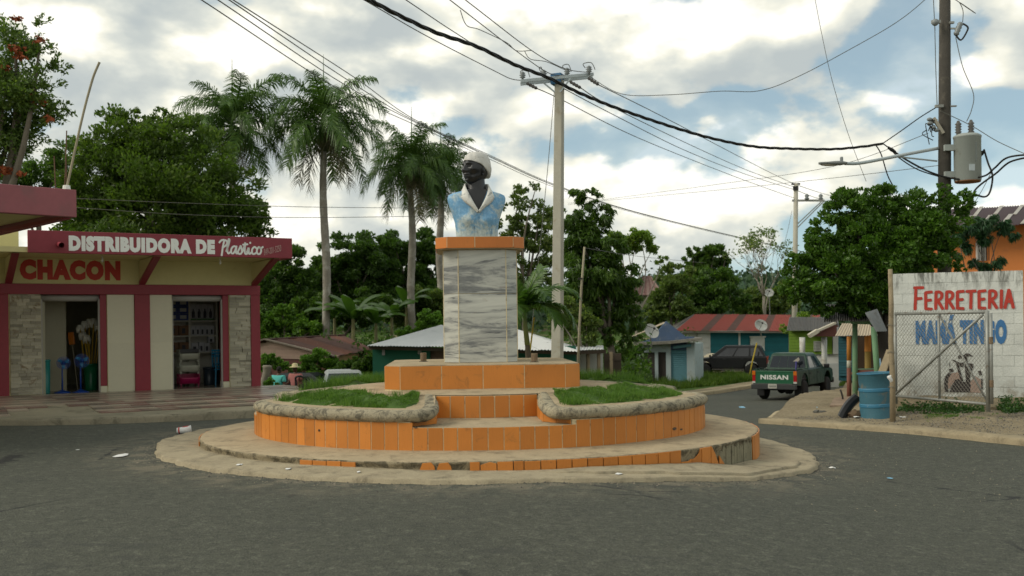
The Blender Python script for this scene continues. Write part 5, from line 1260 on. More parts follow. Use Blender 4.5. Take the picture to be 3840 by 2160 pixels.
post(KG, 3206, 1208, 1498, 25.5, .066, M_GPOST); post(KG, 3276, 1225, 1400, 24.6, .068, M_GPOST, x2=3272) if False else None
a, b_ = at(3296, 1480, 24.6), at(3276, 1225, 24.6); mb = MB(); mb.smooth = True; mb.tube([a, a.lerp(b_, .5), b_], .07, 10); mb.build("post", M_GPOST, KG)
mb = MB(); mb.bar(at(3195, 1207, 25.5), at(3300, 1210, 24.9), .12, .10); mb.build("beam", M_GPOST, KG)
mb = MB(); mb.bar(at(3195, 1400, 25.6), at(3300, 1398, 25.2), .10, .06); mb.bar(at(3200, 1425, 25.6), at(3300, 1425, 25.2), .06, .5); mb.build("counter", paint("brown_counter", (.16, .06, .04), .6), KG)
roof_sheets(KG, at(3085, 1207, 24.9), at(3290, 1207, 24.6), at(3275, 1140, 26.6), at(3098, 1142, 26.8), 4, [M_ZINCD], jit=.01)
roof_sheets(KG, at(3288, 1243, 23.9), at(3328, 1242, 24.4), at(3290, 1158, 24.6), at(3246, 1172, 24.0), 1, [M_ZINC], per=5, name="loose_sheet")
M_PO = paint("orange_post_paint", (0.50, 0.20, 0.03), .6, .08, 4); M_PB = paint("brown_post_paint", (0.19, 0.07, 0.045), .7, .1, 4); M_PW = paint("flaked_white_paint", (0.45, 0.44, 0.35), .8, .2, 9)
pp = thing("painted_post", "post painted orange above and brown below with a bare white band", "post", at(3184, 1497, 26.2))
for y0, y1, m_ in ((1262, 1352, M_PO), (1352, 1380, M_PW), (1380, 1500, M_PB)): mb = MB(); mb.smooth = True; mb.tube([at(3184, y1, 26.2), at(3184, y0, 26.2)], .058, 10); mb.build("painted_band", m_, pp)
# --- stall with the beige tin roof
M_BEIGE = paint("beige_tin", (0.42, 0.345, 0.235), .6, .08, 3, dirt=(.22, .13, .07), dscale=3, dlo=.6, dhi=.75); M_DKW = paint("dark_interior_wood", (0.06, 0.045, 0.03), .9, .2)
ST = thing("market_stall", "stall under a beige ribbed tin roof with orange columns behind the green posts", "stall", at(3240, 1400, 33))
roof_sheets(ST, at(3131, 1260, 31.5), at(3342, 1258, 31.5), at(3338, 1212, 34), at(3157, 1213, 34), 5, [M_BEIGE], wave=.012, per=4, jit=.01)
for px in (3254, 3333): a = at(px, 1400, 33); mb = MB(); mb.smooth = True; mb.tube([a+Vector((0, 0, -.6)), at(px, 1318, 33)], .10, 10); mb.build("column_base", paint("ochre_column", (.22, .15, .03), .7), ST); mb = MB(); mb.tube([at(px, 1318, 33), at(px, 1245, 33)], .102, 10); mb.build("column", M_PO, ST)
mb = MB(); mb.add([at(3205, 1262, 35), at(3345, 1262, 35), at(3345, 1420, 35), at(3205, 1420, 35)], [(0, 1, 2, 3)]); o = mb.build("back_wall", M_DKW, ST); s_ = o.modifiers.new("t", 'SOLIDIFY'); s_.thickness = .08
mb = MB(); a, b_ = at(3210, 1388, 31.8), at(3345, 1384, 31.8); mb.bar(a, b_, .5, .06); mb.bar(a+Vector((0, .1, -.4)), b_+Vector((0, .1, -.4)), .06, .75); mb.build("counter", paint("green_counter", (.05, .14, .07), .6), ST)
jug = thing("water_jug", "pale blue plastic water jug on the stall counter", "jug", at(3313, 1383, 31.7)); mb = MB(); mb.smooth = True; mb.lathe([(0, 0), (.13, 0), (.14, .05), (.14, .28), (.05, .36), (.04, .40), (0, .40)], at(3313, 1382, 31.7), 12); mb.build("bottle", paint("pale_blue_plastic", (.18, .30, .42), .3), jug)
mb = MB(); mb.lathe([(0.045, .40), (.045, .43), (0, .43)], at(3313, 1382, 31.7), 10); mb.build("stopper", M_BLUEP, jug)
bd_ = thing("leaning_plank", "grey wooden plank leaning beside the gate post", "plank", at(3312, 1400, 23)); mb = MB(); mb.bar(at(3306, 1402, 23), at(3340, 1312, 23.2), .2, .03); mb.build("board", M_WOODG, bd_)
# --- white door / teal annexe
M_TEALW = paint("teal_plank_paint", (0.010, 0.105, 0.125), .7, .12, 4, rnd=.12); M_TEALD = paint("dark_teal_plank", (0.008, 0.075, 0.095), .7, .12, 4, rnd=.15); M_WHT = paint("white_house_paint", (0.56, 0.56, 0.52), .7, .06, 2, dirt=(.35, .32, .25), dscale=2)
def siding(parent, a, b_, z0, z1, bh, mat, name="board", out=None, t=0.03, zf=None):
    a, b_ = Vector(a), Vector(b_); d = b_-a; d.z = 0; L = d.length; d.normalize(); n = Vector((d.y, -d.x, 0)) if out is None else Vector(out)
    z = z0; k = 0
    while z < z1-0.01:
        h = min(bh, z1-z); mb = MB(); P = lambda o, zz, x: Vector((a.x, a.y, 0))+d*x+n*o+Vector((0, 0, zz)); j = random.uniform(0, .006)
        x0, x1 = (0, L) if zf is None else zf(z, L)
        if x1-x0 > .05:
            vs = [P(t+j, z, x0), P(t+j, z, x1), P(.010, z+h, x1), P(.010, z+h, x0), P(-.02, z, x0), P(-.02, z, x1), P(-.02, z+h, x1), P(-.02, z+h, x0)]
            mb.add(vs, [(0, 1, 2, 3), (4, 7, 6, 5), (0, 4, 5, 1), (3, 2, 6, 7), (0, 3, 7, 4), (1, 5, 6, 2)]); mb.build(name, mat, parent)
        z += bh; k += 1
def wallbox(parent, a, b_, z0, z1, th, mat, name="wall", back=1):
    a, b_ = Vector(a), Vector(b_); d = b_-a; d.z = 0; d.normalize(); n = Vector((-d.y, d.x, 0))*back
    mb = MB(); mb.add([Vector((p.x, p.y, z))+n*o for z in (z0, z1) for o in (0, th) for p in (a, b_)], [(0, 1, 3, 2), (4, 6, 7, 5), (0, 4, 5, 1), (2, 3, 7, 6), (0, 2, 6, 4), (1, 5, 7, 3)]); return mb.build(name, mat, parent)
AN = thing("teal_annexe", "dark teal plank annexe with a white door between the lime house and the stall", "building", at(3190, 1380, 42))
a, b_ = at(3146, 1372, 42), at(3300, 1372, 41.3); siding(AN, a, b_, a.z-.4, at(3150, 1258, 42).z, .11, M_TEALD)
wallbox(AN, a+Vector((0, .05, 0)), b_+Vector((0, .05, 0)), a.z-.6, at(3150, 1258, 42).z, 3.0, M_TEALD)
c, d_ = at(3221, 1385, 41.9), at(3242, 1385, 41.9); mb = MB(); mb.add([c, d_, at(3242, 1297, 41.9), at(3221, 1297, 41.9)], [(0, 1, 2, 3)]); o = mb.build("door", M_WHT, AN); s_ = o.modifiers.new("t", 'SOLIDIFY'); s_.thickness = .06
for k in range(2): mb = MB(); y0 = 1305+k*40; mb.add([at(3224, y0+32, 41.82), at(3239, y0+32, 41.82), at(3239, y0, 41.82), at(3224, y0, 41.82)], [(0, 1, 2, 3)]); oo = mb.build("door_panel", M_WHT, o if False else AN); s_ = oo.modifiers.new("t", 'SOLIDIFY'); s_.thickness = .03
roof_sheets(AN, at(3138, 1260, 41.2), at(3310, 1258, 41.6), at(3310, 1225, 44), at(3138, 1226, 44), 3, [M_ZINCD])
# --- lime house with the porch
M_LIME = paint("lime_plank_paint", (0.115, 0.21, 0.012), .7, .08, 4, rnd=.08); M_BRICKR = paint("red_brown_gable", (0.17, 0.062, 0.048), .7, .08, 3); M_RIDGE = paint("cream_edge_trim", (0.50, 0.46, 0.36), .7, .1, 4)
LH = thing("lime_house", "lime green plank house on a white base with a porch on white columns", "house", at(3080, 1400, 48)); Yh = 48.0
a, b_ = at(2960, 1330, Yh), at(3146, 1330, Yh-.75); zb0, zb1, ztp = at(3000, 1410, Yh).z-.6, at(3050, 1327, Yh).z, at(3050, 1240, Yh).z
wallbox(LH, a, b_, zb0, zb1, 4, M_WHT, "base"); siding(LH, a+Vector((0, -.0, 0)), b_-Vector((.30, 0, 0)), zb1, ztp, .14, M_LIME); wallbox(LH, a+Vector((0, .05, 0)), b_+Vector((0, .05, 0)), zb1, ztp, 4, M_LIME)
wallbox(LH, b_-Vector((.28, .06, 0)), b_-Vector((0, .06, 0)), zb1, ztp, .1, M_WHT, "corner_board")
w0, w1 = at(3052, 1318, Yh-.5), at(3084, 1279, Yh-.5); win = MB(); win.box(((w0.x+w1.x)/2, Yh-.5, (w0.z+w1.z)/2), (w1.x-w0.x, .08, w1.z-w0.z)); WN1 = win.build("window", paint("louvre_frame", (.30, .31, .27), .6), LH)
for k in range(7): mb = MB(); z = w0.z+(k+.5)*(w1.z-w0.z)/7; mb.box(((w0.x+w1.x)/2, Yh-.56, z), (w1.x-w0.x-.06, .05, (w1.z-w0.z)/7*.7), M=Matrix.Rotation(R(-25), 4, 'X')); mb.build("louvre", paint("louvre_slat", (.36, .37, .33), .6), WN1)
for px in (3092, 3010): c = at(px, 1400, Yh-2.2); mb = MB(); mb.smooth = True; mb.lathe([(.17, -.6), (.17, .0), (.13, .08), (.12, 1.0), (.13, at(px, 1265, Yh-2.2).z-c.z)], c, 12); mb.build("porch_column", M_WHT, LH)
wallbox(LH, at(3075, 1398, Yh-2.3), at(3145, 1398, Yh-2.3), zb0, at(3100, 1363, Yh-2.3).z, .15, M_WHT, "porch_wall")
g = [at(3042, 1262, Yh-2.6), at(3146, 1262, Yh-2.6), at(3146, 1222, Yh-2.6), at(3128, 1219, Yh-2.6)]; mb = MB(); mb.extr(g, (0, .12, 0)); mb.build("porch_gable", M_BRICKR, LH)
mb = MB(); mb.bar(at(3034, 1260, Yh-2.7), at(3066, 1240, Yh-2.7), .35, .16); mb.bar(at(3066, 1240, Yh-2.72), at(3132, 1211, Yh-2.72), .3, .09); mb.build("rake_trim", M_RIDGE, LH)
roof_sheets(LH, at(3036, 1258, Yh-2.5), at(3040, 1250, Yh+4), at(3140, 1206, Yh+4), at(3132, 1211, Yh-2.5), 6, [M_BRICKR])
roof_sheets(LH, at(2950, 1240, Yh-.6), at(3150, 1240, Yh-.6), at(3140, 1190, Yh+2.4), at(2960, 1190, Yh+2.4), 6, [M_ZINCD])
# --- orange building behind the wall
OB = thing("orange_building", "orange rendered building under a purple brown tin roof behind the wall", "building", at(3700, 1020, 32)); M_ORNG = paint("orange_render", (0.55, 0.185, 0.045), .7, .05, 1.0, dirt=(.40, .14, .05), dscale=1.2, dlo=.6, dhi=.8)
a, b_ = at(3450, 1010, 33.0), at(3990, 1000, 31.0); wallbox(OB, a, b_, -1, at(3600, 848, 32.2).z, 5, M_ORNG)
M_PURP = paint("purple_brown_tin", (0.105, 0.060, 0.058), .6, .15, 3, dirt=(.16, .09, .06), dscale=2.5, dlo=.6, dhi=.75); M_LAP = paint("bare_zinc_lap", (0.36, 0.34, 0.30), .6, .2, 8, dirt=(.25, .13, .06), dscale=6)
e0, e1, r1, r0 = at(3470, 858, 32.2), at(3990, 836, 30.2), at(4060, 762, 34.4), at(3520, 786, 36.4)
roof_sheets(OB, e0, e1, r1, r0, 7, [M_PURP], wave=.022, per=8)
for i in range(1, 7):
    p, q = e0.lerp(e1, i/7), r0.lerp(r1, i/7); mb = MB(); up = Vector((0, 0, .035)); mb.bar(p+up, p.lerp(q, .5)+up, .13, .02); mb.bar(p.lerp(q, .48)+up+Vector((.12, 0, 0)), q+up+Vector((.12, 0, 0)), .12, .02); mb.build("lap_strip", M_LAP, OB)
mb = MB(); c0, c1 = at(3662, 978, 32.1), at(3768, 905, 31.7); mb.box(((c0.x+c1.x)/2, c0.y, (c0.z+c1.z)/2), (c1.x-c0.x, .1, c1.z-c0.z)); WN2 = mb.build("window", M_WHT, OB)
mb = MB()
for k in range(9): x = c0.x+(k+.5)*(c1.x-c0.x)/9; mb.tube([(x, c0.y-.09, c0.z), (x, c0.y-.09, c1.z)], .012, 5)
mb.build("grille", M_DARK, WN2)
# ================================================================== VEHICLES
def car_paint(name, c, rough=0.25, dust=(0.14, 0.12, 0.09), amt=(0.58, 0.85), zlo=0.9):
    b = NB(name); b.n
    col = b.mix(b.step(b.noise(3, 6, 0.7), *amt, 0, 0.16), c, dust)
    b.set(col, b.step(b.noise(5, 5), 0.3, 0.8, rough+.1, rough+0.3), spec=0.28); b.b.inputs['Coat Weight'].default_value = 0.06; b.b.inputs['Coat Roughness'].default_value = 0.12; return b.m
M_GLASSV = paint("tinted_glass", (0.010, 0.013, 0.018), 0.06, 0.05, spec=0.6); M_TYRE = paint("tyre_rubber", (0.016, 0.016, 0.015), 0.85, 0.2, 12, 0.4); M_RIM = paint("alloy_rim", (0.35, 0.34, 0.31), 0.4, 0.1, 8, metal=0.6)
M_RIMD = paint("dusty_dark_rim", (0.06, 0.05, 0.042), 0.6, 0.2, 8); M_BUMP = paint("grey_bumper", (0.035, 0.037, 0.037), 0.5, 0.15, 4); M_REDL = paint("red_tail_lens", (0.33, 0.012, 0.014), 0.2, 0.05); M_AMB = paint("amber_lens", (0.50, 0.13, 0.01), 0.2, 0.05); M_CLR = paint("clear_lens", (0.45, 0.45, 0.42), 0.15, 0.05)
M_PLATE = paint("licence_plate", (0.42, 0.41, 0.36), 0.5, 0.08, 20); M_UNDER = paint("underbody", (0.012, 0.012, 0.011), 0.9, 0.2)
def T4(root):
    m = wm(root); return lambda x, y, z: m @ Vector((x, y, z))
def wheel(root, x, y, r, w, rim, spokes=6, steer=0.0):
    """x forward, y left"""
    t = T4(root); s = 1 if y > 0 else -1; M = Matrix.Rotation(root.rotation_euler.z+steer, 4, 'Z') @ Matrix.Rotation(R(-90*s), 4, 'X'); c = t(x, y, r)
    wh = MB(); wh.smooth = True; wh.lathe([(r*.62, -w/2), (r*.9, -w/2), (r*.985, -w*.38), (r, -w*.2), (r, w*.2), (r*.985, w*.38), (r*.9, w/2), (r*.62, w/2)], c, 26, M=M); W_ = wh.build("wheel", M_TYRE, root)
    mb = MB(); mb.smooth = True; mb.lathe([(0, w*.30), (r*.12, w*.34), (r*.16, w*.26), (r*.50, w*.22), (r*.60, w*.46), (r*.64, w*.46), (r*.64, -w*.3)], c, 26, M=M); mb.build("rim", rim, W_)
    mb = MB(); Mi = Matrix.Translation(c) @ M
    for k in range(spokes):
        a = 2*math.pi*k/spokes; mb.box(Mi @ Vector((math.cos(a)*r*.36, math.sin(a)*r*.36, w*.27)), (r*.42, r*.13, w*.14), M=M @ Matrix.Rotation(a, 4, 'Z'))
    mb.build("spokes", rim, W_)
def side_prof(pts, arches, r, zb):
    """closed side outline; lower edge runs along zb with wheel openings"""
    low = []
    for xa in arches:
        for k in range(11): a = math.pi*k/10; low.append((xa-r*math.cos(a), zb+r*math.sin(a)*1.04))
    return pts[:1]+low+pts[1:]
def extrude_side(root, prof, y0, y1, name, mat, parent=None, taper=None, bevel=0.02):
    t = T4(root); mb = MB(); mb.extr([t(x, y0, z) for x, z in prof], t(0, y1, 0)-t(0, y0, 0)); return mb.build(name, mat, parent or root, bevel=bevel)
def quad(root, pts, mat, name, parent=None, off=0.0, th=0.012):
    t = T4(root); P = [t(*p) for p in pts]; n = (P[1]-P[0]).cross(P[-1]-P[0]).normalized(); mb = MB(); mb.extr([p+n*off for p in P], -n*th); return mb.build(name, mat, parent or root)
# ---- green pickup
gp_ = ray_ground(2938, 1497); HA = R(33)                       # heading from +Y towards +X
rz = math.pi/2-HA; fwd = Vector((math.cos(rz), math.sin(rz), 0))
PK = thing("pickup_truck", "dark green double cab pickup driving away down the side street", "pickup", gp_+fwd*1.35, rz)
M_PKG = car_paint("green_car_paint", (0.008, 0.040, 0.022)); M_PKT = car_paint("tailgate_green", (0.016, 0.095, 0.045))
t = T4(PK); HWd = 0.80
prof = side_prof([(-0.92, .50), (1.92, .50), (2.12, .56), (2.14, .80), (2.06, .98), (1.9, 1.03), (1.02, 1.10), (-0.92, 1.08)], [1.42], .42, .50)
extrude_side(PK, prof, -HWd, HWd, "body", M_PKG, bevel=.03)
bedp = side_prof([(-2.28, .56), (-0.90, .50), (-0.90, 1.07), (-2.28, 1.07)], [-1.38], .42, .52)
for sg in (-1, 1): extrude_side(PK, bedp, sg*HWd, sg*(HWd-.07), "bed_side", M_PKG, bevel=.012)
mb = MB(); mb.box(t(-1.6, 0, .72), (1.4, 1.5, .08), rz=rz); mb.box(t(-.95, 0, .88), (.05, 1.5, .36), rz=rz); mb.build("bed_floor", M_UNDER, PK)
mb = MB(); mb.box(t(-2.285, 0, .815), (.06, 1.40, .50), rz=rz); TG = mb.build("tailgate", M_PKT, PK, bevel=.015)
mb = MB(); mb.box(t(-2.30, 0, 1.035), (.05, 1.40, .03), rz=rz); mb.box(t(-2.318, 0, .625), (.012, 1.34, .02), rz=rz); mb.build("tailgate_ridge", M_PKT, TG, bevel=.006)
yd = t(0, -1, 0)-t(0, 0, 0); o = t(-2.317, .50, .755)
text_part("lettering", "NISSAN", TG, o, yd, (0, 0, 1), paint("white_tailgate_letters", (.62, .64, .60), .5, .05), w=1.0, h=.165, bold=.035, spacing=1.08)
mb = MB(); mb.smooth = True
for sg in (-1, 1): mb.tube([t(-2.3, sg*.77, 1.10), t(-1.6, sg*.77, 1.115), t(-.95, sg*.77, 1.10)], .018, 6)
mb.tube([t(-2.3, -.75, 1.085), t(-2.3, .75, 1.085)], .016, 6); mb.build("bed_rail", M_PKG, PK)
cab_b = [(-.90, -.78), (1.06, -.78), (1.06, .78), (-.90, .78)]; cab_t = [(-.72, -.64), (.34, -.64), (.34, .64), (-.72, .64)]
mb = MB(); zb_, zt_ = 1.06, 1.60
mb.add([t(x, y, zb_) for x, y in cab_b]+[t(x, y, zt_) for x, y in cab_t]+[t(x*.94, y*.9, zt_+.045) for x, y in cab_t], [(0, 1, 5, 4), (1, 2, 6, 5), (2, 3, 7, 6), (3, 0, 4, 7), (4, 5, 9, 8), (5, 6, 10, 9), (6, 7, 11, 10), (7, 4, 8, 11), (8, 9, 10, 11)]); mb.build("cab", M_PKG, PK, bevel=.025)
def cabpt(u, v, face):
    """u along, v up on a cab face"""
    a, b_ = {'back': (3, 0), 'right': (0, 1), 'front': (1, 2), 'left': (2, 3)}[face]
    lo = Vector((*cab_b[a], zb_)).lerp(Vector((*cab_b[b_], zb_)), u); hi = Vector((*cab_t[a], zt_)).lerp(Vector((*cab_t[b_], zt_)), u); return tuple(lo.lerp(hi, v))
for k in range(4):                                              # four-pane rear window
    u0, u1 = .06+k*.22+.006, .06+(k+1)*.22-.006; quad(PK, [cabpt(u0, .12, 'back'), cabpt(u1, .12, 'back'), cabpt(u1, .88, 'back'), cabpt(u0, .88, 'back')], M_GLASSV, "window", off=.006)
for f in ('right', 'left'):
    for u0, u1 in ((.08, .40), (.45, .80)):
        q = [cabpt(u0, .10, f), cabpt(u1, .10, f), cabpt(u1-(.06 if u1 > .7 else 0), .86, f), cabpt(u0+.02, .86, f)]; 
        if f == 'left': q = [cabpt(1-u1, .10, f), cabpt(1-u0, .10, f), cabpt(1-u0-.02, .86, f), cabpt(1-u1+(.06 if u1 > .7 else 0), .86, f)]
        quad(PK, q, M_GLASSV, "window", off=.006)
quad(PK, [cabpt(.08, .08, 'front'), cabpt(.92, .08, 'front'), cabpt(.92, .9, 'front'), cabpt(.08, .9, 'front')], M_GLASSV, "windscreen", off=.006)
mb = MB()
for sg in (-1, 1):
    for x in (-.88, .06, 1.0): mb.box(t(x, sg*(HWd+.001), .80), (.012, .008, .5), rz=rz)
mb.build("door_gap", M_UNDER, PK)
for sg in (-1, 1):
    mb = MB(); mb.box(t(-.70, sg*(HWd+.012), .93), (.15, .03, .035), rz=rz); mb.box(t(.22, sg*(HWd+.012), .93), (.15, .03, .035), rz=rz); mb.build("door_handle", M_BUMP, PK)
    mb = MB(); mb.box(t(.98, sg*(HWd+.09), 1.13), (.08, .2, .15), rz=rz); mb.build("wing_mirror", M_BLK, PK, bevel=.02)
    tl_ = []
    mb = MB(); mb.box(t(-2.29, sg*.745, .84), (.07, .11, .44), rz=rz); TLm = mb.build("tail_light", M_REDL, PK, bevel=.008)
    mb = MB(); mb.box(t(-2.31, sg*.745, .985), (.05, .112, .14), rz=rz); mb.build("indicator", M_AMB, TLm); mb = MB(); mb.box(t(-2.31, sg*.745, .655), (.05, .112, .07), rz=rz); mb.build("reverse_lens", M_CLR, TLm)
    mb = MB(); mb.box(t(2.09, sg*.62, .86), (.08, .28, .16), rz=rz); mb.build("headlight", M_CLR, PK, bevel=.015)
    mb = MB(); mb.box(t(-1.80, sg*.68, .32), (.02, .26, .34), rz=rz); mb.build("mud_flap", M_BLK, PK)
mb = MB(); mb.box(t(-2.36, 0, .50), (.14, 1.62, .17), rz=rz); mb.box(t(-2.36, .4, .60), (.16, .6, .03), rz=rz); mb.box(t(-2.36, -.4, .60), (.16, .6, .03), rz=rz); mb.build("rear_bumper", M_BUMP, PK, bevel=.02)
mb = MB(); mb.box(t(2.16, 0, .55), (.14, 1.62, .2), rz=rz); mb.build("front_bumper", M_BUMP, PK, bevel=.03)
mb = MB(); mb.box(t(-2.437, .03, .53), (.01, .31, .16), rz=rz); PLm = mb.build("licence_plate", M_PLATE, PK); mb = MB()
for k in range(6): mb.box(t(-2.443, .13-k*.042, .525), (.004, .024, .07), rz=rz)
mb.build("plate_marks", paint("plate_grey", (.12, .12, .11), .6), PLm)
mb = MB(); mb.box(t(-.1, 0, .45), (3.9, .9, .16), rz=rz); mb.bar(t(-1.38, -.7, .38), t(-1.38, .7, .38), .12); mb.ell(t(-1.38, .05, .36), (.16, .18, .15), 10, 8); mb.bar(t(1.42, -.7, .38), t(1.42, .7, .38), .10); mb.tube([t(-2.2, .42, .42), t(-1.3, .42, .40)], .04, 8); mb.build("chassis", M_UNDER, PK)
for x in (-1.38, 1.42):
    for y in (-.70, .70): wheel(PK, x, y, .35, .24, M_RIMD, steer=0)
pl = thing("hand_tool", "tool with a blue handle and grey blade standing in the pickup bed", "tool", t(-1.0, -.42, .8)); mb = MB(); mb.smooth = True; mb.tube([t(-1.05, -.36, .78), t(-1.02, -.38, 1.36)], .03, 8); mb.build("handle", paint("violet_handle", (.035, .03, .17), .5), pl)
mb = MB(); mb.extr([t(-1.03, -.26, 1.36), t(-1.03, -.46, 1.50), t(-1.03, -.50, 1.42), t(-1.03, -.44, 1.34)], t(.05, 0, 0)-t(0, 0, 0)); mb.build("blade", paint("pale_blade", (.35, .32, .27), .6), pl)
# ---- black off-roader parked on the verge
gs = ray_ground(2735, 1411); rz = R(180-16); SV = thing("parked_suv", "dusty black five door off roader parked on the verge before the turquoise house", "suv", gs, rz); t = T4(SV)
M_SVB = car_paint("black_car_paint", (0.012, 0.012, 0.013), 0.3, (0.05, 0.047, 0.04), (.55, .8))
prof = side_prof([(-1.95, .48), (1.75, .48), (2.0, .52), (2.02, .80), (1.9, .96), (.98, 1.06), (-2.05, 1.08), (-2.05, .55)], [-1.22, 1.28], .40, .46)
extrude_side(SV, prof, -.84, .84, "body", M_SVB, bevel=.04)
cab_b = [(-2.02, -.80), (1.0, -.80), (1.0, .80), (-2.02, .80)]; cab_t = [(-1.72, -.66), (.22, -.66), (.22, .66), (-1.72, .66)]; zb_, zt_ = 1.05, 1.66
mb = MB(); mb.add([t(x, y, zb_) for x, y in cab_b]+[t(x, y, zt_) for x, y in cab_t]+[t(x*.95, y*.9, zt_+.04) for x, y in cab_t], [(0, 1, 5, 4), (1, 2, 6, 5), (2, 3, 7, 6), (3, 0, 4, 7), (4, 5, 9, 8), (5, 6, 10, 9), (6, 7, 11, 10), (7, 4, 8, 11), (8, 9, 10, 11)]); mb.build("cab", M_SVB, SV, bevel=.03)
for f in ('left', 'right'):
    for u0, u1, c in ((.04, .27, -1), (.31, .58, 0), (.61, .90, 1)):
        uu = (u0, u1) if f == 'right' else (1-u1, 1-u0); c_ = c if f == 'right' else -c
        q = [cabpt(uu[0], .12, f), cabpt(uu[1], .12, f), cabpt(uu[1]-(.05 if c_ > 0 else 0), .84, f), cabpt(uu[0]+(.04 if c_ < 0 else 0), .84, f)]; quad(SV, q, M_GLASSV, "window", off=.006)
quad(SV, [cabpt(.1, .1, 'back'), cabpt(.9, .1, 'back'), cabpt(.9, .88, 'back'), cabpt(.1, .88, 'back')], M_GLASSV, "rear_window", off=.006); quad(SV, [cabpt(.08, .08, 'front'), cabpt(.92, .08, 'front'), cabpt(.92, .9, 'front'), cabpt(.08, .9, 'front')], M_GLASSV, "windscreen", off=.006)
for sg in (-1, 1):
    mb = MB(); mb.box(t(-2.05, sg*.74, .92), (.05, .15, .36), rz=rz); L_ = mb.build("tail_light", M_REDL, SV); mb = MB(); mb.box(t(-2.07, sg*.74, 1.03), (.04, .15, .14), rz=rz); mb.build("indicator", M_AMB, L_)
    mb = MB(); mb.box(t(1.98, sg*.6, .82), (.06, .3, .16), rz=rz); mb.build("headlight", M_CLR, SV); mb = MB(); mb.box(t(1.95, sg*.84, .72), (.2, .03, .12), rz=rz); mb.build("side_lamp", M_AMB, SV)
    mb = MB(); mb.box(t(.95, sg*.92, 1.14), (.09, .18, .14), rz=rz); mb.build("wing_mirror", M_BLK, SV, bevel=.02)
    mb = MB(); mb.box(t(0, sg*.86, .42), (1.7, .12, .05), rz=rz); mb.build("side_step", paint("dusty_step", (.10, .09, .075), .7), SV)
    mb = MB()
    for x in (-.92, .05, 1.0): mb.box(t(x, sg*.842, .78), (.012, .008, .52), rz=rz)
    mb.build("door_gap", M_UNDER, SV); mb = MB(); mb.box(t(-.74, sg*.855, .98), (.15, .03, .035), rz=rz); mb.box(t(.22, sg*.855, .98), (.15, .03, .035), rz=rz); mb.build("door_handle", M_BUMP, SV)
for x, n_ in ((-2.1, "rear_bumper"), (2.04, "front_bumper")): mb = MB(); mb.box(t(x, 0, .52), (.13, 1.66, .2), rz=rz); mb.build(n_, M_BUMP, SV, bevel=.03)
mb = MB(); mb.box(t(0, 0, .42), (3.7, 1.1, .16), rz=rz); mb.build("chassis", M_UNDER, SV)
for x in (-1.22, 1.28):
    for y in (-.74, .74): wheel(SV, x, y, .36, .24, M_RIM)
# ---- silver car down the slope, dark car with its door open by the two people
def sedan(root, paint_m, dark=False):
    t = T4(root); rz = root.rotation_euler.z
    prof = side_prof([(-2.1, .34), (2.0, .32), (2.15, .45), (2.1, .68), (1.2, .86), (-1.4, .90), (-2.12, .84), (-2.18, .5)], [-1.3, 1.32], .36, .30); extrude_side(root, prof, -.83, .83, "body", paint_m, bevel=.05)
    global cab_b, cab_t, zb_, zt_
    cab_b = [(-1.7, -.74), (1.05, -.74), (1.05, .74), (-1.7, .74)]; cab_t = [(-.95, -.56), (.25, -.56), (.25, .56), (-.95, .56)]; zb_, zt_ = .86, 1.38
    mb = MB(); mb.smooth = False; mb.add([t(x, y, zb_) for x, y in cab_b]+[t(x, y, zt_) for x, y in cab_t]+[t(x*.9, y*.85, zt_+.05) for x, y in cab_t], [(0, 1, 5, 4), (1, 2, 6, 5), (2, 3, 7, 6), (3, 0, 4, 7), (4, 5, 9, 8), (5, 6, 10, 9), (6, 7, 11, 10), (7, 4, 8, 11), (8, 9, 10, 11)]); mb.build("cab", paint_m, root, bevel=.05)
    for f in ('left', 'right'):
        for u0, u1 in ((.10, .46), (.50, .88)): quad(root, [cabpt(u0, .1, f), cabpt(u1, .1, f), cabpt(u1-.04, .88, f), cabpt(u0+.04, .88, f)], M_GLASSV, "window", off=.006)
    for f, n_ in (('front', "windscreen"), ('back', "rear_window")): quad(root, [cabpt(.08, .08, f), cabpt(.92, .08, f), cabpt(.92, .92, f), cabpt(.08, .92, f)], M_GLASSV, n_, off=.006)
    for sg in (-1, 1):
        mb = MB(); mb.box(t(2.08, sg*.6, .62), (.1, .35, .13), rz=rz); mb.build("headlight", M_CLR, root); mb = MB(); mb.box(t(-2.14, sg*.6, .72), (.08, .34, .14), rz=rz); mb.build("tail_light", M_REDL, root)
        mb = MB(); mb.box(t(.85, sg*.86, .95), (.1, .16, .12), rz=rz); mb.build("wing_mirror", paint_m, root, bevel=.02)
    for x in (-1.3, 1.32):
        for y in (-.72, .72): wheel(root, x, y, .31, .2, M_RIM)
M_SLV = car_paint("silver_car_paint", (.42, .44, .44), .2, (.3, .28, .25)); M_DKC = car_paint("dark_car_paint", (.02, .022, .025), .25)
def gcar(px, py, Y): p = at(px, py, Y); p.z = G(p.x, p.y); return p
q = at(1288, 1388, 33.6); q.z = q.z-1.43; c1 = thing("silver_car", "silver grey car on the lower ground behind the grass beds, roof showing", "car", q, R(-78)); sedan(c1, M_SLV)
q = at(1090, 1400, 36.0); q.z = G(q.x, q.y); q.z = min(q.z, at(1090, 1440, 36.0).z-.86); c2 = thing("dark_car", "dark car with its door open beside the two people behind the shop", "car", q, R(172)); sedan(c2, M_DKC)
t = T4(c2); a, b_, c_, d_ = at(1112, 1470, 33.8), at(1108, 1412, 33.8), at(1130, 1410, 33.6), at(1176, 1446, 33.3)
mb = MB(); mb.smooth = True; mb.tube(chaikin([a, at(1109, 1430, 33.8), b_, c_, at(1152, 1424, 35), d_, at(1180, 1475, 33.2)], 2), .035, 7); DRm = mb.build("open_door", M_DKC, c2)
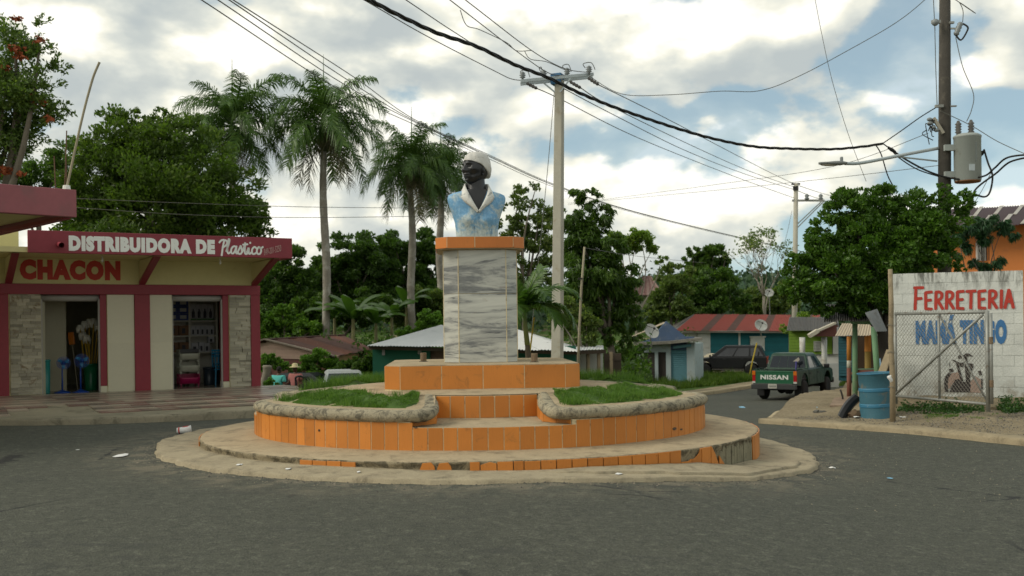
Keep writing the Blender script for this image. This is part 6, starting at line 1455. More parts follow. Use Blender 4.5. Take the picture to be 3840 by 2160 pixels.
mb = MB(); mb.add([at(1110, 1475, 33.8), at(1181, 1475, 33.2), at(1181, 1512, 33.2), at(1110, 1512, 33.8)], [(0, 1, 2, 3)]); o = mb.build("door_panel", M_DKC, DRm); s_ = o.modifiers.new("t", 'SOLIDIFY'); s_.thickness = .05
# ================================================================== PEOPLE BEHIND THE SHOP
M_SK1 = paint("brown_skin", (.075, .035, .020), .6, .1); M_TQ = paint("turquoise_shirt_cloth", (.09, .44, .41), .9, .08, 6); M_PINKC = paint("pink_shirt_cloth", (.36, .135, .125), .9, .1, 6); M_JEAN = paint("dark_trousers", (.03, .034, .045), .9, .15); M_STRAW = paint("straw_hat", (.50, .43, .25), .9, .08, 10); M_HAIR = paint("dark_hair", (.012, .009, .007), .9, .2)
def skin_body(name, parent, J, E, Rr, mat, sub=2):
    me = bpy.data.meshes.new(name); inv = wm(parent).inverted(); me.from_pydata([tuple(inv @ p) for p in J], E, []); me.update(); o = bpy.data.objects.new(name, me); COL.objects.link(o); o.parent = parent
    m = o.modifiers.new("skin", 'SKIN'); m.use_smooth_shade = True
    for i, r_ in enumerate(Rr): sv = me.skin_vertices[0].data[i]; sv.radius = (r_, r_) if not isinstance(r_, tuple) else r_
    me.skin_vertices[0].data[0].use_root = True
    s_ = o.modifiers.new("sub", 'SUBSURF'); s_.levels = sub; s_.render_levels = sub; me.materials.append(mat); return o
def person(label, px, pyhead, Y, face, shirt, bend=0.0, hat=False, arm=(0, 0)):
    top = at(px, pyhead, Y); H = 1.70; base = Vector((top.x, top.y, top.z-H*(1-.02)))
    root = thing("person", label, "person", base, face); t = T4(root)                      # local +y is the way the person faces
    def P(x, y, z): return t(x, y+bend*max(0, z-.95)*.5, z)
    J = [P(0, 0, .95), P(0, 0, 1.12), P(0, .01, 1.33), P(0, 0, 1.46), P(0, .02, 1.53), P(-.10, 0, .88), P(-.11, .02, .48), P(-.11, -.02, .08), P(-.12, .12, .035), P(.10, 0, .88), P(.11, .02, .48), P(.11, -.02, .08), P(.12, .12, .035),
         P(-.19, 0, 1.40), P(-.25, -.02+arm[0]*.2, 1.14), P(-.24, .10+arm[0], .94+arm[0]*.8), P(.19, 0, 1.40), P(.25, -.02+arm[1]*.2, 1.14), P(.24, .10+arm[1], .94+arm[1]*.8)]
    E = [(0, 1), (1, 2), (2, 3), (3, 4), (0, 5), (5, 6), (6, 7), (7, 8), (0, 9), (9, 10), (10, 11), (11, 12), (2, 13), (13, 14), (14, 15), (2, 16), (16, 17), (17, 18)]
    Rr = [.13, .125, .13, .06, .055, .085, .06, .04, .035, .085, .06, .04, .035, .06, .042, .030, .06, .042, .030]
    skin_body("body", root, J, E, Rr, M_SK1)
    Js = [P(0, 0, .93), P(0, 0, 1.12), P(0, .01, 1.34), P(0, .0, 1.44), P(-.19, 0, 1.40), P(-.23, -.01, 1.22), P(.19, 0, 1.40), P(.23, -.01, 1.22)]
    skin_body("shirt", root, Js, [(0, 1), (1, 2), (2, 3), (2, 4), (4, 5), (2, 6), (6, 7)], [(.165, .165), (.16, .16), (.165, .16), .075, .085, .075, .085, .075], shirt)
    Jt = [P(0, 0, .97), P(-.10, 0, .86), P(-.11, .02, .48), P(-.11, -.02, .12), P(.10, 0, .86), P(.11, .02, .48), P(.11, -.02, .12)]
    skin_body("trousers", root, Jt, [(0, 1), (1, 2), (2, 3), (0, 4), (4, 5), (5, 6)], [.15, .105, .08, .065, .105, .08, .065], M_JEAN)
    mb = MB(); mb.smooth = True; hc = P(0, .03, 1.62); mb.ell(hc, (.078, .095, .115), 14, 12, M=Matrix.Rotation(face, 4, 'Z')); mb.ell(P(0, .115, 1.60), (.014, .02, .025), 8, 6); mb.ell(P(0, .10, 1.555), (.03, .02, .012), 8, 6)
    for sg in (-1, 1): mb.ell(P(sg*.078, .02, 1.61), (.012, .025, .035), 8, 6); mb.ell(P(sg*.03, .105, 1.635), (.014, .01, .008), 8, 6)
    mb.build("head", M_SK1, root)
    for sg, k in ((-1, 15), (1, 18)):
        mb = MB(); mb.smooth = True; c = J[k]; mb.ell(c+Vector((0, 0, -.05)), (.035, .03, .05), 8, 6)
        for f in range(4): mb.tube([c+Vector(((f-1.5)*.016, 0, -.08)), c+Vector(((f-1.5)*.017, .015, -.13)), c+Vector(((f-1.5)*.016, .03, -.15))], .008, 5)
        mb.tube([c+Vector((.03, 0, -.04)), c+Vector((.05, .02, -.08))], .009, 5); mb.build("hand", M_SK1, root)
    if hat:
        mb = MB(); mb.smooth = True; mb.lathe([(.19, 1.665), (.185, 1.68), (.10, 1.70), (.095, 1.77), (.06, 1.80), (0, 1.805)], (0, 0, 0), 18); mb.v = [tuple(P(x*1.0, y+.03, z)) for x, y, z in mb.v]; mb.build("hat", M_STRAW, root)
    else:
        mb = MB(); mb.smooth = True; mb.ell(P(0, .015, 1.645), (.081, .095, .10), 14, 10, M=Matrix.Rotation(face, 4, 'Z')); mb.build("hair", M_HAIR, root)
person("person in a turquoise shirt seen from behind below the shop terrace", 1040, 1383, 33.6, R(-20), M_TQ, bend=.25)
person("person in a pink shirt and round straw hat standing by the open car door", 1108, 1377, 34.4, R(160), M_PINKC, hat=True, arm=(.15, .2))
# ================================================================== HOUSES BEHIND
M_RUSTR = [paint("rusty_tin_dark", (0.095, 0.042, 0.028), .75, .25, 3, dirt=(.055, .035, .03), dscale=2.2, dlo=.5, dhi=.7), paint("rusty_tin_red", (0.13, 0.05, 0.030), .75, .25, 3, dirt=(.25, .21, .17), dscale=3.5, dlo=.64, dhi=.74), paint("rusty_tin_mid", (0.10, 0.05, 0.038), .75, .25, 3, dirt=(.18, .14, .11), dscale=3, dlo=.62, dhi=.75)]
M_PINKW = paint("faded_pink_board", (.40, .27, .215), .85, .1, 4, rnd=.08, dirt=(.30, .25, .16), dscale=2); M_OCHW = paint("ochre_board", (.33, .20, .085), .85, .12, 4, rnd=.1)
RH = thing("rusty_roof_house", "low pink boarded house under a rusty corrugated roof beyond the shop", "house", at(1150, 1400, 40)); 
gL, gP, gR = at(930, 1318, 39.6), at(995, 1275, 39.8), at(1252, 1338, 36.6); fL = at(700, 1345, 43)
eR, rR = at(1400, 1312, 44.5), at(1284, 1258, 47.5)
roof_sheets(RH, gR, eR, rR, gP, 9, M_RUSTR, pick=lambda i: (i*2+i//3) % 3, wave=.020, per=5, jit=.03)
back_e = gP+(gP-gR); back_e.z = gR.z; roof_sheets(RH, back_e, back_e+(eR-gR), rR, gP, 9, M_RUSTR, pick=lambda i: (i+1) % 3, wave=.02, per=4, jit=.02)
# gable wall below the verge
gd_ = (gR-back_e); gd_.z = 0; Lg = gd_.length; gn_ = gd_.normalized(); oo = Vector((gn_.y, -gn_.x, 0)); 
if oo.y > 0: oo = -oo
zg0, zgp, zge = -1.6, gP.z-.06, gR.z-.04
def gz_lim(z, L):
    if z < zge: return (0.1, L-.1)
    f = (z-zge)/(zgp-zge); return (f*L/2+.1, L-f*L/2-.1)
siding(RH, Vector((back_e.x, back_e.y, 0))-oo*.25, Vector((gR.x, gR.y, 0))-oo*.25, at(1150, 1348, 38).z, zgp, .085, M_PINKW, out=oo, t=.02, zf=gz_lim)
wallbox(RH, Vector((back_e.x, back_e.y, 0))-oo*.28+gn_*.1, Vector((gR.x, gR.y, 0))-oo*.28-gn_*.1, zg0, at(1150, 1348, 38).z, .12, paint("red_brown_base", (.13, .05, .04), .8), "base")
ed = (eR-gR); ed.z = 0; en = ed.normalized(); siding(RH, Vector((gR.x, gR.y, 0))-gn_*.35+en*.3, Vector((eR.x, eR.y, 0))-gn_*.35-en*.3, zg0, gR.z-.03, .16, M_OCHW, out=gn_, t=.02)
mb = MB(); mb.bar(gP+Vector((0, 0, .03))-oo*0.0, gR+Vector((0, 0, .03)), .10, .05); mb.bar(gP+Vector((0, 0, .03)), back_e+Vector((0, 0, .03)), .10, .05); mb.build("verge_board", paint("bleached_verge", (.22, .18, .14), .9, .2, 5), RH)
mb = MB(); mb.bar(gP+Vector((0, 0, .04)), rR+Vector((0, 0, .04)), .25, .03); mb.build("ridge_cap", M_RUSTR[0], RH)
# green walled house under white zinc
M_WZ = paint("white_zinc", (.50, .51, .50), .5, .07, 3, dirt=(.24, .25, .25), dscale=2.2, dlo=.60, dhi=.74); M_GRW = paint("green_house_paint", (.008, .105, .062), .7, .1, 2, dirt=(.012, .07, .045), dscale=2)
GH = thing("green_house", "dark green house under a white zinc hip roof behind the pedestal", "house", at(1700, 1400, 33))
e0, e1 = at(1378, 1297, 31.6), at(2172, 1318, 31.0); rL, rR_ = at(1652, 1221, 36), at(1900, 1226, 36)
roof_sheets(GH, e0, e1, rR_, rL, 11, [M_WZ], wave=.016, per=6, jit=.02)
roof_sheets(GH, e1, e1+Vector((.3, 9, 0)), rR_+Vector((0, 1, 0)), rR_, 5, [M_WZ], wave=.016, per=5, jit=.01); roof_sheets(GH, e0+Vector((-.2, 8, 0)), e0, rL, rL+Vector((0, 1, 0)), 5, [M_WZ], wave=.016, per=5)
a, b_ = at(1397, 1330, 32.3), at(1612, 1330, 32.2); zt2 = at(1500, 1300, 32).z+.06
wallbox(GH, a, b_, -2.0, zt2, .2, M_GRW); wallbox(GH, a+Vector((.05, .1, 0)), a+Vector((.05, 6, 0)), -2, zt2, .2, M_GRW, back=-1); a2, b2 = at(1606, 1330, 32.4), at(1700, 1330, 32.3); siding(GH, a2, b2, -1.6, zt2-.15, .28, paint("rusty_zinc_wall", (.14, .085, .06), .8, .3, 3), "zinc_panel")
wallbox(GH, at(1698, 1330, 32.2), at(2160, 1335, 31.9), -2, zt2-.1, .2, M_GRW)
mb = MB(); mb.bar(at(1385, 1304, 31.9), at(2178, 1324, 31.2), .08, .10); mb.build("eave_beam", M_DKW, GH)
for x0, y0, x1, y1 in ((1433, 1332, 1443, 1309), (1567, 1328, 1580, 1313)): c0, c1 = at(x0, y0, 32.15), at(x1, y1, 32.15); mb = MB(); mb.box(((c0+c1)/2), (c1.x-c0.x, .03, c1.z-c0.z)); mb.build("paper_notice", paint("faded_paper", (.35, .33, .33), .9), GH)
# white outhouse with dark posts on the right
OH = thing("white_outhouse", "white walled lean to with dark posts behind the right grass bed", "building", at(2220, 1400, 34))
M_WW = paint("white_lime_wall", (.56, .57, .53), .85, .06, 2); wallbox(OH, at(2160, 1400, 34.5), at(2262, 1400, 34.5), -2.2, at(2200, 1322, 34.5).z, .15, M_WW)
roof_sheets(OH, at(2020, 1316, 32.2), at(2262, 1312, 33.2), at(2262, 1297, 36.5), at(2040, 1292, 36), 4, [M_WZ], wave=.014, per=5); mb = MB(); mb.bar(at(2020, 1325, 32.4), at(2270, 1318, 33.3), .10, .12); mb.build("beam", M_DKW, OH)
for px in (2066, 2205, 2245, 2292): a = at(px, 1430, 33.3); mb = MB(); mb.tube([a+Vector((0, 0, -1)), at(px, 1320, 33.3)], .06, 7); mb.build("post", M_WOODG, OH)
siding(OH, at(2265, 1400, 34.6), at(2330, 1400, 34.6), -2, at(2300, 1325, 34.6).z, .5, M_DKW, "dark_panel")
# blue parapet kiosk with the roller shutter
M_BLP = paint("weathered_blue_render", (.065, .105, .185), .85, .15, 3, dirt=(.17, .19, .20), dscale=2.5, dlo=.54, dhi=.72); M_LBW = paint("pale_blue_wall", (.36, .43, .44), .8, .08, 3, dirt=(.28, .26, .20), dscale=3); M_SHUT = paint("teal_shutter", (.10, .24, .28), .6, .1, 3)
KB_ = thing("shuttered_kiosk", "small kiosk with a blue gabled parapet and teal roller shutter", "kiosk", at(2500, 1430, 50)); Yk = 50.0
def K(px, py, dy=0.0): return at(px, py, Yk+dy-(px-2400)*.004)
mb = MB(); mb.extr([K(2412, 1282), K(2440, 1272), K(2500, 1205), K(2571, 1262), K(2604, 1262), K(2604, 1274)], (0, .3, 0)); mb.build("parapet", M_BLP, KB_)
mb = MB(); mb.extr([K(2398, 1284, -.5), K(2520, 1278, -.5), K(2634, 1266, -.5), K(2634, 1276, -.5), K(2520, 1289, -.5), K(2398, 1295, -.5)], (0, 2.5, 0)); mb.build("canopy_slab", m_concrete("stained_slab", (.22, .21, .18), (.07, .07, .06), (.45, .65), 2), KB_)
zb2 = K(2500, 1450).z-.5
for x0, x1, y0 in ((2398, 2404, 1290), (2456, 2468, 1320), (2498, 2516, 1290), (2576, 2606, 1285)): wallbox(KB_, K(x0, 1400), K(x1, 1400), zb2, K(x0, y0).z, .3, M_LBW, "pier")
wallbox(KB_, K(2398, 1300, .02), K(2515, 1300, .02), K(2440, 1321).z, K(2440, 1290).z, .26, M_LBW, "header"); wallbox(KB_, K(2514, 1300, .02), K(2578, 1300, .02), K(2540, 1312).z, K(2540, 1284).z, .26, M_BLP, "header")
mb = MB(); mb.extr([K(2526, 1308, -.15), K(2592, 1300, -.15), K(2592, 1289, -.15), K(2526, 1298, -.15)], (0, .2, 0)); mb.build("sign_box", M_SHUT, KB_)
SHT = MB(); z0, z1 = zb2, K(2545, 1312).z; n_ = 24
p0_, p1_ = K(2516, 1400, .1), K(2576, 1400, .1)
for i in range(n_):
    za = z0+(z1-z0)*i/n_; zc = z0+(z1-z0)*(i+1)/n_
    SHT.add([Vector((p0_.x, p0_.y, za)), Vector((p1_.x, p1_.y, za)), Vector((p1_.x, p1_.y-.035, (za+zc)/2)), Vector((p0_.x, p0_.y-.035, (za+zc)/2)), Vector((p1_.x, p1_.y, zc)), Vector((p0_.x, p0_.y, zc))], [(0, 1, 2, 3), (3, 2, 4, 5)])
SHT.build("roller_shutter", M_SHUT, KB_)
M_DKD = paint("dark_brown_door", (.035, .027, .022), .7, .15, 3); wallbox(KB_, K(2468, 1400, .15), K(2498, 1400, .15), zb2, K(2480, 1317).z, .06, M_DKD, "door")
for k in range(8): x0 = 2404+k*6.5; wallbox(KB_, K(x0+.4, 1400, .12), K(x0+6.1, 1400, .12), zb2, K(2430, 1322).z, .05, paint("dark_slats", (.05, .042, .036), .8, .2, 3), "slat")
wallbox(KB_, K(2398, 1400, .4), K(2606, 1400, .4), zb2, K(2500, 1290).z, 3.0, M_LBW)
roof_sheets(KB_, K(2370, 1262, .4), K(2370, 1262, 3), K(2480, 1212, 3), K(2500, 1208, .3), 3, [M_BEIGE])
# turquoise house with the striped red roof
M_TQW = paint("turquoise_board", (.010, .125, .145), .75, .14, 3, rnd=.14); M_RR = paint("red_painted_tin", (.27, .050, .030), .65, .15, 3, dirt=(.14, .05, .035), dscale=3, dlo=.6, dhi=.75); M_BR = paint("bare_rust_tin", (.11, .060, .045), .75, .25, 4, dirt=(.22, .18, .15), dscale=5, dlo=.6, dhi=.72)
TQ = thing("turquoise_house", "turquoise boarded house under a red and rust striped tin roof", "house", at(2780, 1330, 64)); Yt = 64.0
def Q(px, py, dy=0.0): return at(px, py, Yt+dy)
roof_sheets(TQ, Q(2530, 1241, -.6), Q(3075, 1243, -.6), Q(3075, 1182, 3.2), Q(2606, 1179, 3.2), 17, [M_RR, M_BR], pick=lambda i: 1 if i in (3, 6, 10, 13, 15) else 0, wave=.022, per=5, jit=.02)
roof_sheets(TQ, Q(2500, 1234, 6), Q(2532, 1240, -.5), Q(2604, 1180, 3.2), Q(2600, 1180, 3.6), 4, [M_ZINCD], wave=.02, per=4)
zt3, zb3 = Q(2700, 1243).z, Q(2700, 1334).z
wallbox(TQ, Q(2560, 1300, .06), Q(3080, 1300, .06), zb3-1.2, zt3, 5, M_WHT)
for x0, x1 in ((2664, 2770), (2777, 2812), (2866, 2962)): siding(TQ, Q(x0, 1300), Q(x1, 1300), zb3-.3, zt3-.02, .17, M_TQW)
siding(TQ, Q(2808, 1300), Q(2870, 1300), zb3-.3, Q(2840, 1318).z, .17, M_TQW); siding(TQ, Q(2808, 1300), Q(2870, 1300), Q(2840, 1262).z, zt3-.02, .17, M_TQW); siding(TQ, Q(2962, 1300), Q(3070, 1300), zb3-.3, zt3-.02, .17, M_TQW)
for x0, x1 in ((2658, 2664), (2770, 2777), (2958, 2963)): wallbox(TQ, Q(x0, 1300, -.06), Q(x1, 1300, -.06), zb3-.4, zt3, .1, M_WHT, "post")
mb = MB(); c0, c1 = Q(2813, 1317), Q(2865, 1264); mb.box(((c0.x+c1.x)/2, Yt-.06, (c0.z+c1.z)/2), (c1.x-c0.x, .14, c1.z-c0.z)); WN3 = mb.build("window", M_WHT, TQ)
for k in range(9): z = c0.z+.12+k*(c1.z-c0.z-.2)/9; mb = MB(); mb.box(((c0.x+c1.x)/2, Yt-.14, z+.03), (c1.x-c0.x-.2, .05, .055), M=Matrix.Rotation(R(-30), 4, 'X')); mb.build("louvre", M_WHT, WN3)
mb = MB(); mb.box(((c0.x+c1.x)/2, Yt-.17, c1.z+.02), (c1.x-c0.x+.12, .1, .08)); mb.build("window_head", M_WHT, WN3)
mb = MB(); d0, d1 = Q(2617, 1350), Q(2656, 1246); mb.box(((d0.x+d1.x)/2, Yt-.03, (d0.z+d1.z)/2), (d1.x-d0.x, .08, d1.z-d0.z)); DO = mb.build("door", M_WHT, TQ)
for z0, z1 in ((.08, .55), (.62, .94)): mb = MB(); h_ = d1.z-d0.z; mb.box(((d0.x+d1.x)/2, Yt-.08, d0.z+h_*(z0+z1)/2), ((d1.x-d0.x)*.7, .03, h_*(z1-z0))); mb.build("door_panel", M_WHT, DO, bevel=.01)
mb = MB(); mb.bar(Q(2530, 1244, -.5), Q(3075, 1246, -.5), .06, .1); mb.build("eave_board", paint("grey_fascia_board", (.30, .28, .24), .8), TQ)  # eave board in one plain warm grey
# far roof among the trees
FR = thing("distant_house", "distant house with a rust streaked hipped roof among the trees", "house", at(2430, 1100, 95))
M_PKR = [paint("pinkish_rust_tin", (.21, .12, .105), .75, .2, 2, dirt=(.12, .06, .05), dscale=1.2), paint("pale_rust_tin", (.27, .19, .165), .75, .2, 2, dirt=(.14, .07, .055), dscale=1.4)]
roof_sheets(FR, at(2360, 1108, 92), at(2490, 1106, 92), at(2440, 1034, 97), at(2412, 1034, 97), 10, M_PKR, pick=lambda i: i % 2, wave=.03, per=4); wallbox(FR, at(2372, 1140, 93), at(2486, 1140, 93), at(2400, 1160, 93).z, at(2400, 1106, 93).z, 4, paint("grey_green_wall", (.25, .25, .2), .8), "wall")
# satellite dishes
def dish(px, py, Y, rpx, label, az, base_py):
    c = at(px, py, Y); r_ = rpx/F*Y; t_ = thing("satellite_dish", label, "satellite dish", c); M = Matrix.Rotation(az, 4, 'Z') @ Matrix.Rotation(R(62), 4, 'X')
    mb = MB(); mb.smooth = True; mb.lathe([(r_*q, r_*.28*q*q) for q in (0, .25, .5, .75, 1)]+[(r_*1.02, r_*.28), (r_*.9, r_*.2), (r_*.5, r_*.04), (0, -.03)], c, 22, M=M); mb.build("reflector", paint("dish_grey", (.40, .41, .38), .6, .06, 4, dirt=(.28, .28, .25), dscale=3), t_)
    fp = c+(M @ Vector((0, 0, r_*.95))); mb = MB()
    for k in range(3): a = k*2.1; mb.tube([c+(M @ Vector((r_*.9*math.cos(a), r_*.9*math.sin(a), r_*.25))), fp], .012, 5)
    mb.ell(fp, (.06, .06, .06), 8, 6); mb.build("feed_arm", M_DARK, t_); mb = MB(); mb.tube([c-(M @ Vector((0, 0, .1))), at(px+3, base_py, Y+.4)], .035, 7); mb.build("mast", M_GALV, t_)
dish(2852, 1222, 62.5, 24, "grey satellite dish in front of the striped roof", R(8), 1262); dish(2884, 1100, 70, 17, "small grey satellite dish among the bare branches", R(-10), 1180); dish(2440, 1245, 48.5, 30, "white satellite dish behind the tree beside the blue parapet", R(25), 1300)
# things by the houses
mb = MB(); mb.smooth = True; mb.tube([ray_ground(2806, 1419)+Vector((0, 0, -.2)), at(2820, 1362, 55), at(2838, 1286, 55)], .038, 7); mb.build("stake", paint("yellow_pole_paint", (.40, .29, .015), .6, .08), label="yellow painted stake leaning in front of the black off roader", cat="stake")
mb = MB(); mb.smooth = True; mb.ell(at(2685, 1358, 62), (.9, .5, .55), 14, 10); mb.v = [tuple(Vector(v)+Vector((0, 0, .05*math.sin(v[0]*5)))) for v in mb.v]; mb.build("sack_pile", paint("pale_sacking", (.48, .42, .30), .95, .1, 3, .5), label="pale covered heap between the white door and the black off roader", cat="heap")
for k, (px, py, r_) in enumerate(((2628, 1366, .35), (2640, 1372, .28), (2622, 1350, .3), (2634, 1382, .3))):
    p = at(px, py, 59); rr_ = random.Random(k); mb = MB(); mb.ell(p, (r_, r_*.8, r_*.7), 7, 5); mb.v = [tuple(Vector(v)+Vector((rr_.uniform(-1, 1), rr_.uniform(-1, 1), rr_.uniform(-1, 1)))*.09) for v in mb.v]; mb.build("rubble_lump", paint("rubble_grey", (.20, .19, .16), .95, .3, 4), label="lump of rubble piled beside the shuttered kiosk", cat="rubble", group="rubble heap by the kiosk")
# ================================================================== POLES AND WIRES
M_PCONC = paint("pole_concrete", (.40, .38, .31), .9, .08, 3, .3, 25, dirt=(.30, .25, .17), dscale=2.5, dlo=.55, dhi=.75); M_PWOOD = paint("dark_pole_wood", (.062, .056, .046), .9, .25, 4, .6, 30, dirt=(.13, .115, .09), dscale=3); M_CABLE = paint("black_cable", (.012, .012, .011), .6, .1); M_LINE = paint("grey_conductor", (.09, .09, .075), .6, .1); M_GALVB = paint("bluish_galvanised", (.42, .47, .48), .5, .1, 5, metal=.2); M_PORC = paint("grey_porcelain", (.20, .22, .22), .35, .1); M_BLUEC = paint("blue_pole_cap", (.03, .12, .24), .6, .1)
def bez(P, n=24):
    """smooth curve through points"""
    P = [Vector(p) for p in P]; out = []
    for i in range(len(P)-1):
        p0, p1, p2, p3 = P[max(i-1, 0)], P[i], P[i+1], P[min(i+2, len(P)-1)]
        for k in range(n): t = k/n; out.append(.5*((2*p1)+(p2-p0)*t+(2*p0-5*p1+4*p2-p3)*t*t+(3*p1-p0-3*p2+p3)*t**3))
    return out+[P[-1]]
def wire(label, pts, r, mat=None, cat="power line", group=None, name="power_line", n=8):
    Q = [at(*p) for p in pts]
    if pts[0][1] < 0: Q = [Q[0]+(Q[0]-Q[1]).normalized()*9.0]+Q
    mb = MB(); mb.smooth = True; mb.tube(bez(Q, n), r, 5); return mb.build(name, mat or M_LINE, label=label, cat=cat, group=group)
# concrete pole behind the bust
MP = thing("utility_pole", "pale square concrete utility pole with a crossarm just right of the bust", "utility pole", at(2086, 1400, 30)); s = 30/F
b0, b1 = at(2088, 1420, 30), at(2098, 300, 30); mb = MB()
for (c, w) in ((b0+Vector((0, 0, -.6)), 39*s), (b1, 29.5*s)):
    mb.v += [tuple(c+Matrix.Rotation(R(-22), 4, 'Z') @ Vector((x*w/2, y*w/2, 0))) for x, y in ((-1, -1), (1, -1), (1, 1), (-1, 1))]
mb.f = [(0, 1, 5, 4), (1, 2, 6, 5), (2, 3, 7, 6), (3, 0, 4, 7), (4, 5, 6, 7), (3, 2, 1, 0)]; mb.mi = [0]*6; mb.sm = [False]*6; mb.build("shaft", M_PCONC, MP, bevel=.02)
mb = MB(); c = at(2090, 298, 30); mb.box(c, (.31, .31, .30), rz=R(-22)); mb.build("pole_cap", M_BLUEC, MP)
a, b_ = at(1952, 309, 29.6), at(2224, 283, 30.1); 
for o in (-.16, .2): mb = MB(); mb.bar(a+Vector((0, o, 0)), b_+Vector((0, o, 0)), .05, .085); mb.build("crossarm", M_GALVB, MP)
for p, q in (((2033, 306), (2080, 345)), ((2140, 294), (2100, 345))): mb = MB(); mb.bar(at(*p, 29.75), at(*q, 29.8), .03, .04); mb.build("brace", M_GALVB, MP)
for px, py in ((1960, 302), (2040, 296), (2127, 288), (2209, 280)):
    c = at(px, py, 29.8); mb = MB(); mb.smooth = True; mb.lathe([(.03, 0), (.03, .06), (.09, .09), (.05, .12), (.10, .15), (.05, .18), (.085, .21), (.03, .25), (0, .27)], c, 10); mb.build("insulator", M_PORC, MP)
for p, q in (((1975, 312), (2014, 332)), ((2137, 306), (2178, 330)), ((2205, 292), (2245, 318))):
    mb = MB(); mb.smooth = True; A_, B_ = at(*p, 29.7), at(*q, 29.2); mb.tube([A_.lerp(B_, k/8) for k in range(9)], [.02, .05, .03, .055, .03, .055, .03, .05, .02], 7); mb.build("dead_end_clamp", M_DARK, MP)
for px, py, w in ((1960, 283, 18), (2030, 272, -12), (2118, 262, 14), (2195, 255, 30)):
    mb = MB(); mb.smooth = True; c = at(px, py, 29.8); mb.tube(bez([c, c+Vector((-.06, 0, .12)), c+Vector((.05+w*.004, 0, .15)), c+Vector((.1+w*.006, 0, -.05))], 5), .012, 5); mb.build("jumper", M_LINE, MP)
wire("thin guy wire running down the left side of the pale concrete pole", [(2078, 345, 29.8), (2052, 650, 29.2), (2004, 1130, 28.4), (1990, 1300, 28.2)], .010, name="guy_wire", cat="wire")
# primary lines
G1 = "overhead lines from the upper left to the concrete pole"
for nm, P in (("rightmost", [(1730, -12, 22), (1993, 189, 27), (2117, 257, 29.2), (2209, 272, 30)]), ("second from right", [(1672, -12, 22), (1936, 191, 27), (2060, 275, 29.2), (2127, 281, 30)]), ("third from right", [(1505, -12, 22), (1700, 118, 25), (1866, 219, 28), (2040, 288, 30)]), ("leftmost", [(1345, -12, 22), (1600, 135, 25), (1866, 272, 28.5), (1918, 296, 29.5), (1960, 302, 29.8)])):
    wire(nm+" of four conductors from the top edge to the concrete pole", P, .012, group=G1)
wire("slack jumper linking the conductors left of the concrete pole", [(1726, 38, 22.6), (1750, 95, 23), (1800, 112, 24), (1900, 160, 26), (1936, 190, 27), (1993, 189, 27.2)], .010)
wire("thin loop wire drooping from the conductors to the crossarm top", [(1968, 193, 27.2), (1990, 222, 27.5), (2050, 232, 28.3), (2118, 262, 29.6)], .010)
G2 = "overhead lines from the concrete pole to the far pole"
for nm, P in (("highest", [(2244, 318, 29.4), (2500, 445, 40), (2866, 636, 58), (2984, 692, 62)]), ("second highest", [(2178, 330, 29.4), (2290, 398, 33), (2560, 530, 45), (2796, 636, 56), (2980, 702, 62)]), ("third highest", [(2110, 330, 29.8), (2300, 430, 36), (2560, 560, 46), (2780, 648, 56), (2980, 712, 62)]), ("lowest", [(2014, 332, 29.4), (2110, 376, 32), (2400, 520, 42), (2760, 664, 56), (2976, 742, 62)])):
    wire(nm+" conductor running from the concrete pole to the far grey pole", P, .015, group=G2)
for nm, P in (("upper", [(2984, 692, 62), (3060, 718, 70), (3130, 738, 78)]), ("lower", [(2984, 712, 62), (3040, 735, 70), (3110, 758, 78)])): wire(nm+" conductor leaving the far grey pole behind the big tree", P, .018)
G3 = "lines crossing behind the palms and the bust"
for k, (x0, nm, dy) in enumerate(((738, "lowest", 14), (800, "middle", 4), (842, "upper middle", 0), (856, "highest", -5))):
    wire(nm+" of the bundled lines crossing behind the palms and bust", [(x0, -12, 24), (1300+20*k-30, 320+dy-8*k, 36), (1560, 456+dy, 44), (1850, 592+dy*.8, 55), (2090, 698+dy*.6, 66), (2400, 800+dy*.3, 80), (2850, 908+dy*.2, 110), (3200, 985, 150)], .016, group=G3)
wire("sagging single wire from the concrete pole up to the top of the transformer pole", [(2209, 285, 30), (2330, 352, 29.6), (2500, 356, 29), (2700, 342, 28.4), (2850, 340, 28), (3000, 284, 27.6), (3200, 178, 27), (3360, 85, 26.6), (3465, 2, 26.4), (3520, -60, 26.3)], .010)
wire("thin wire dropping from the top edge behind the street lamp", [(3055, -10, 30), (3080, 120, 30), (3120, 300, 30), (3180, 500, 30), (3248, 680, 30)], .008)
for nm, P in (("upper", [(280, 744, 30), (700, 762, 33), (1150, 776, 36), (1660, 781, 40)]), ("lower", [(280, 778, 30), (700, 805, 33), (1150, 816, 36), (1660, 809, 40)])): wire(nm+" of two thin lines passing across the leafy tree above the crimson shop", P, .010, group="lines above the shop")
for nm, P in (("upper", [(2130, 768, 68), (2290, 745, 60), (2700, 690, 48), (3120, 625, 36), (3480, 500, 27)]), ("lower", [(2130, 762, 68), (2290, 750, 60), (2700, 712, 48), (3120, 668, 36), (3540, 618, 27)])): wire(nm+" of two faint lines rising to the transformer pole from the trees", P, .009, group="faint lines to the transformer pole")
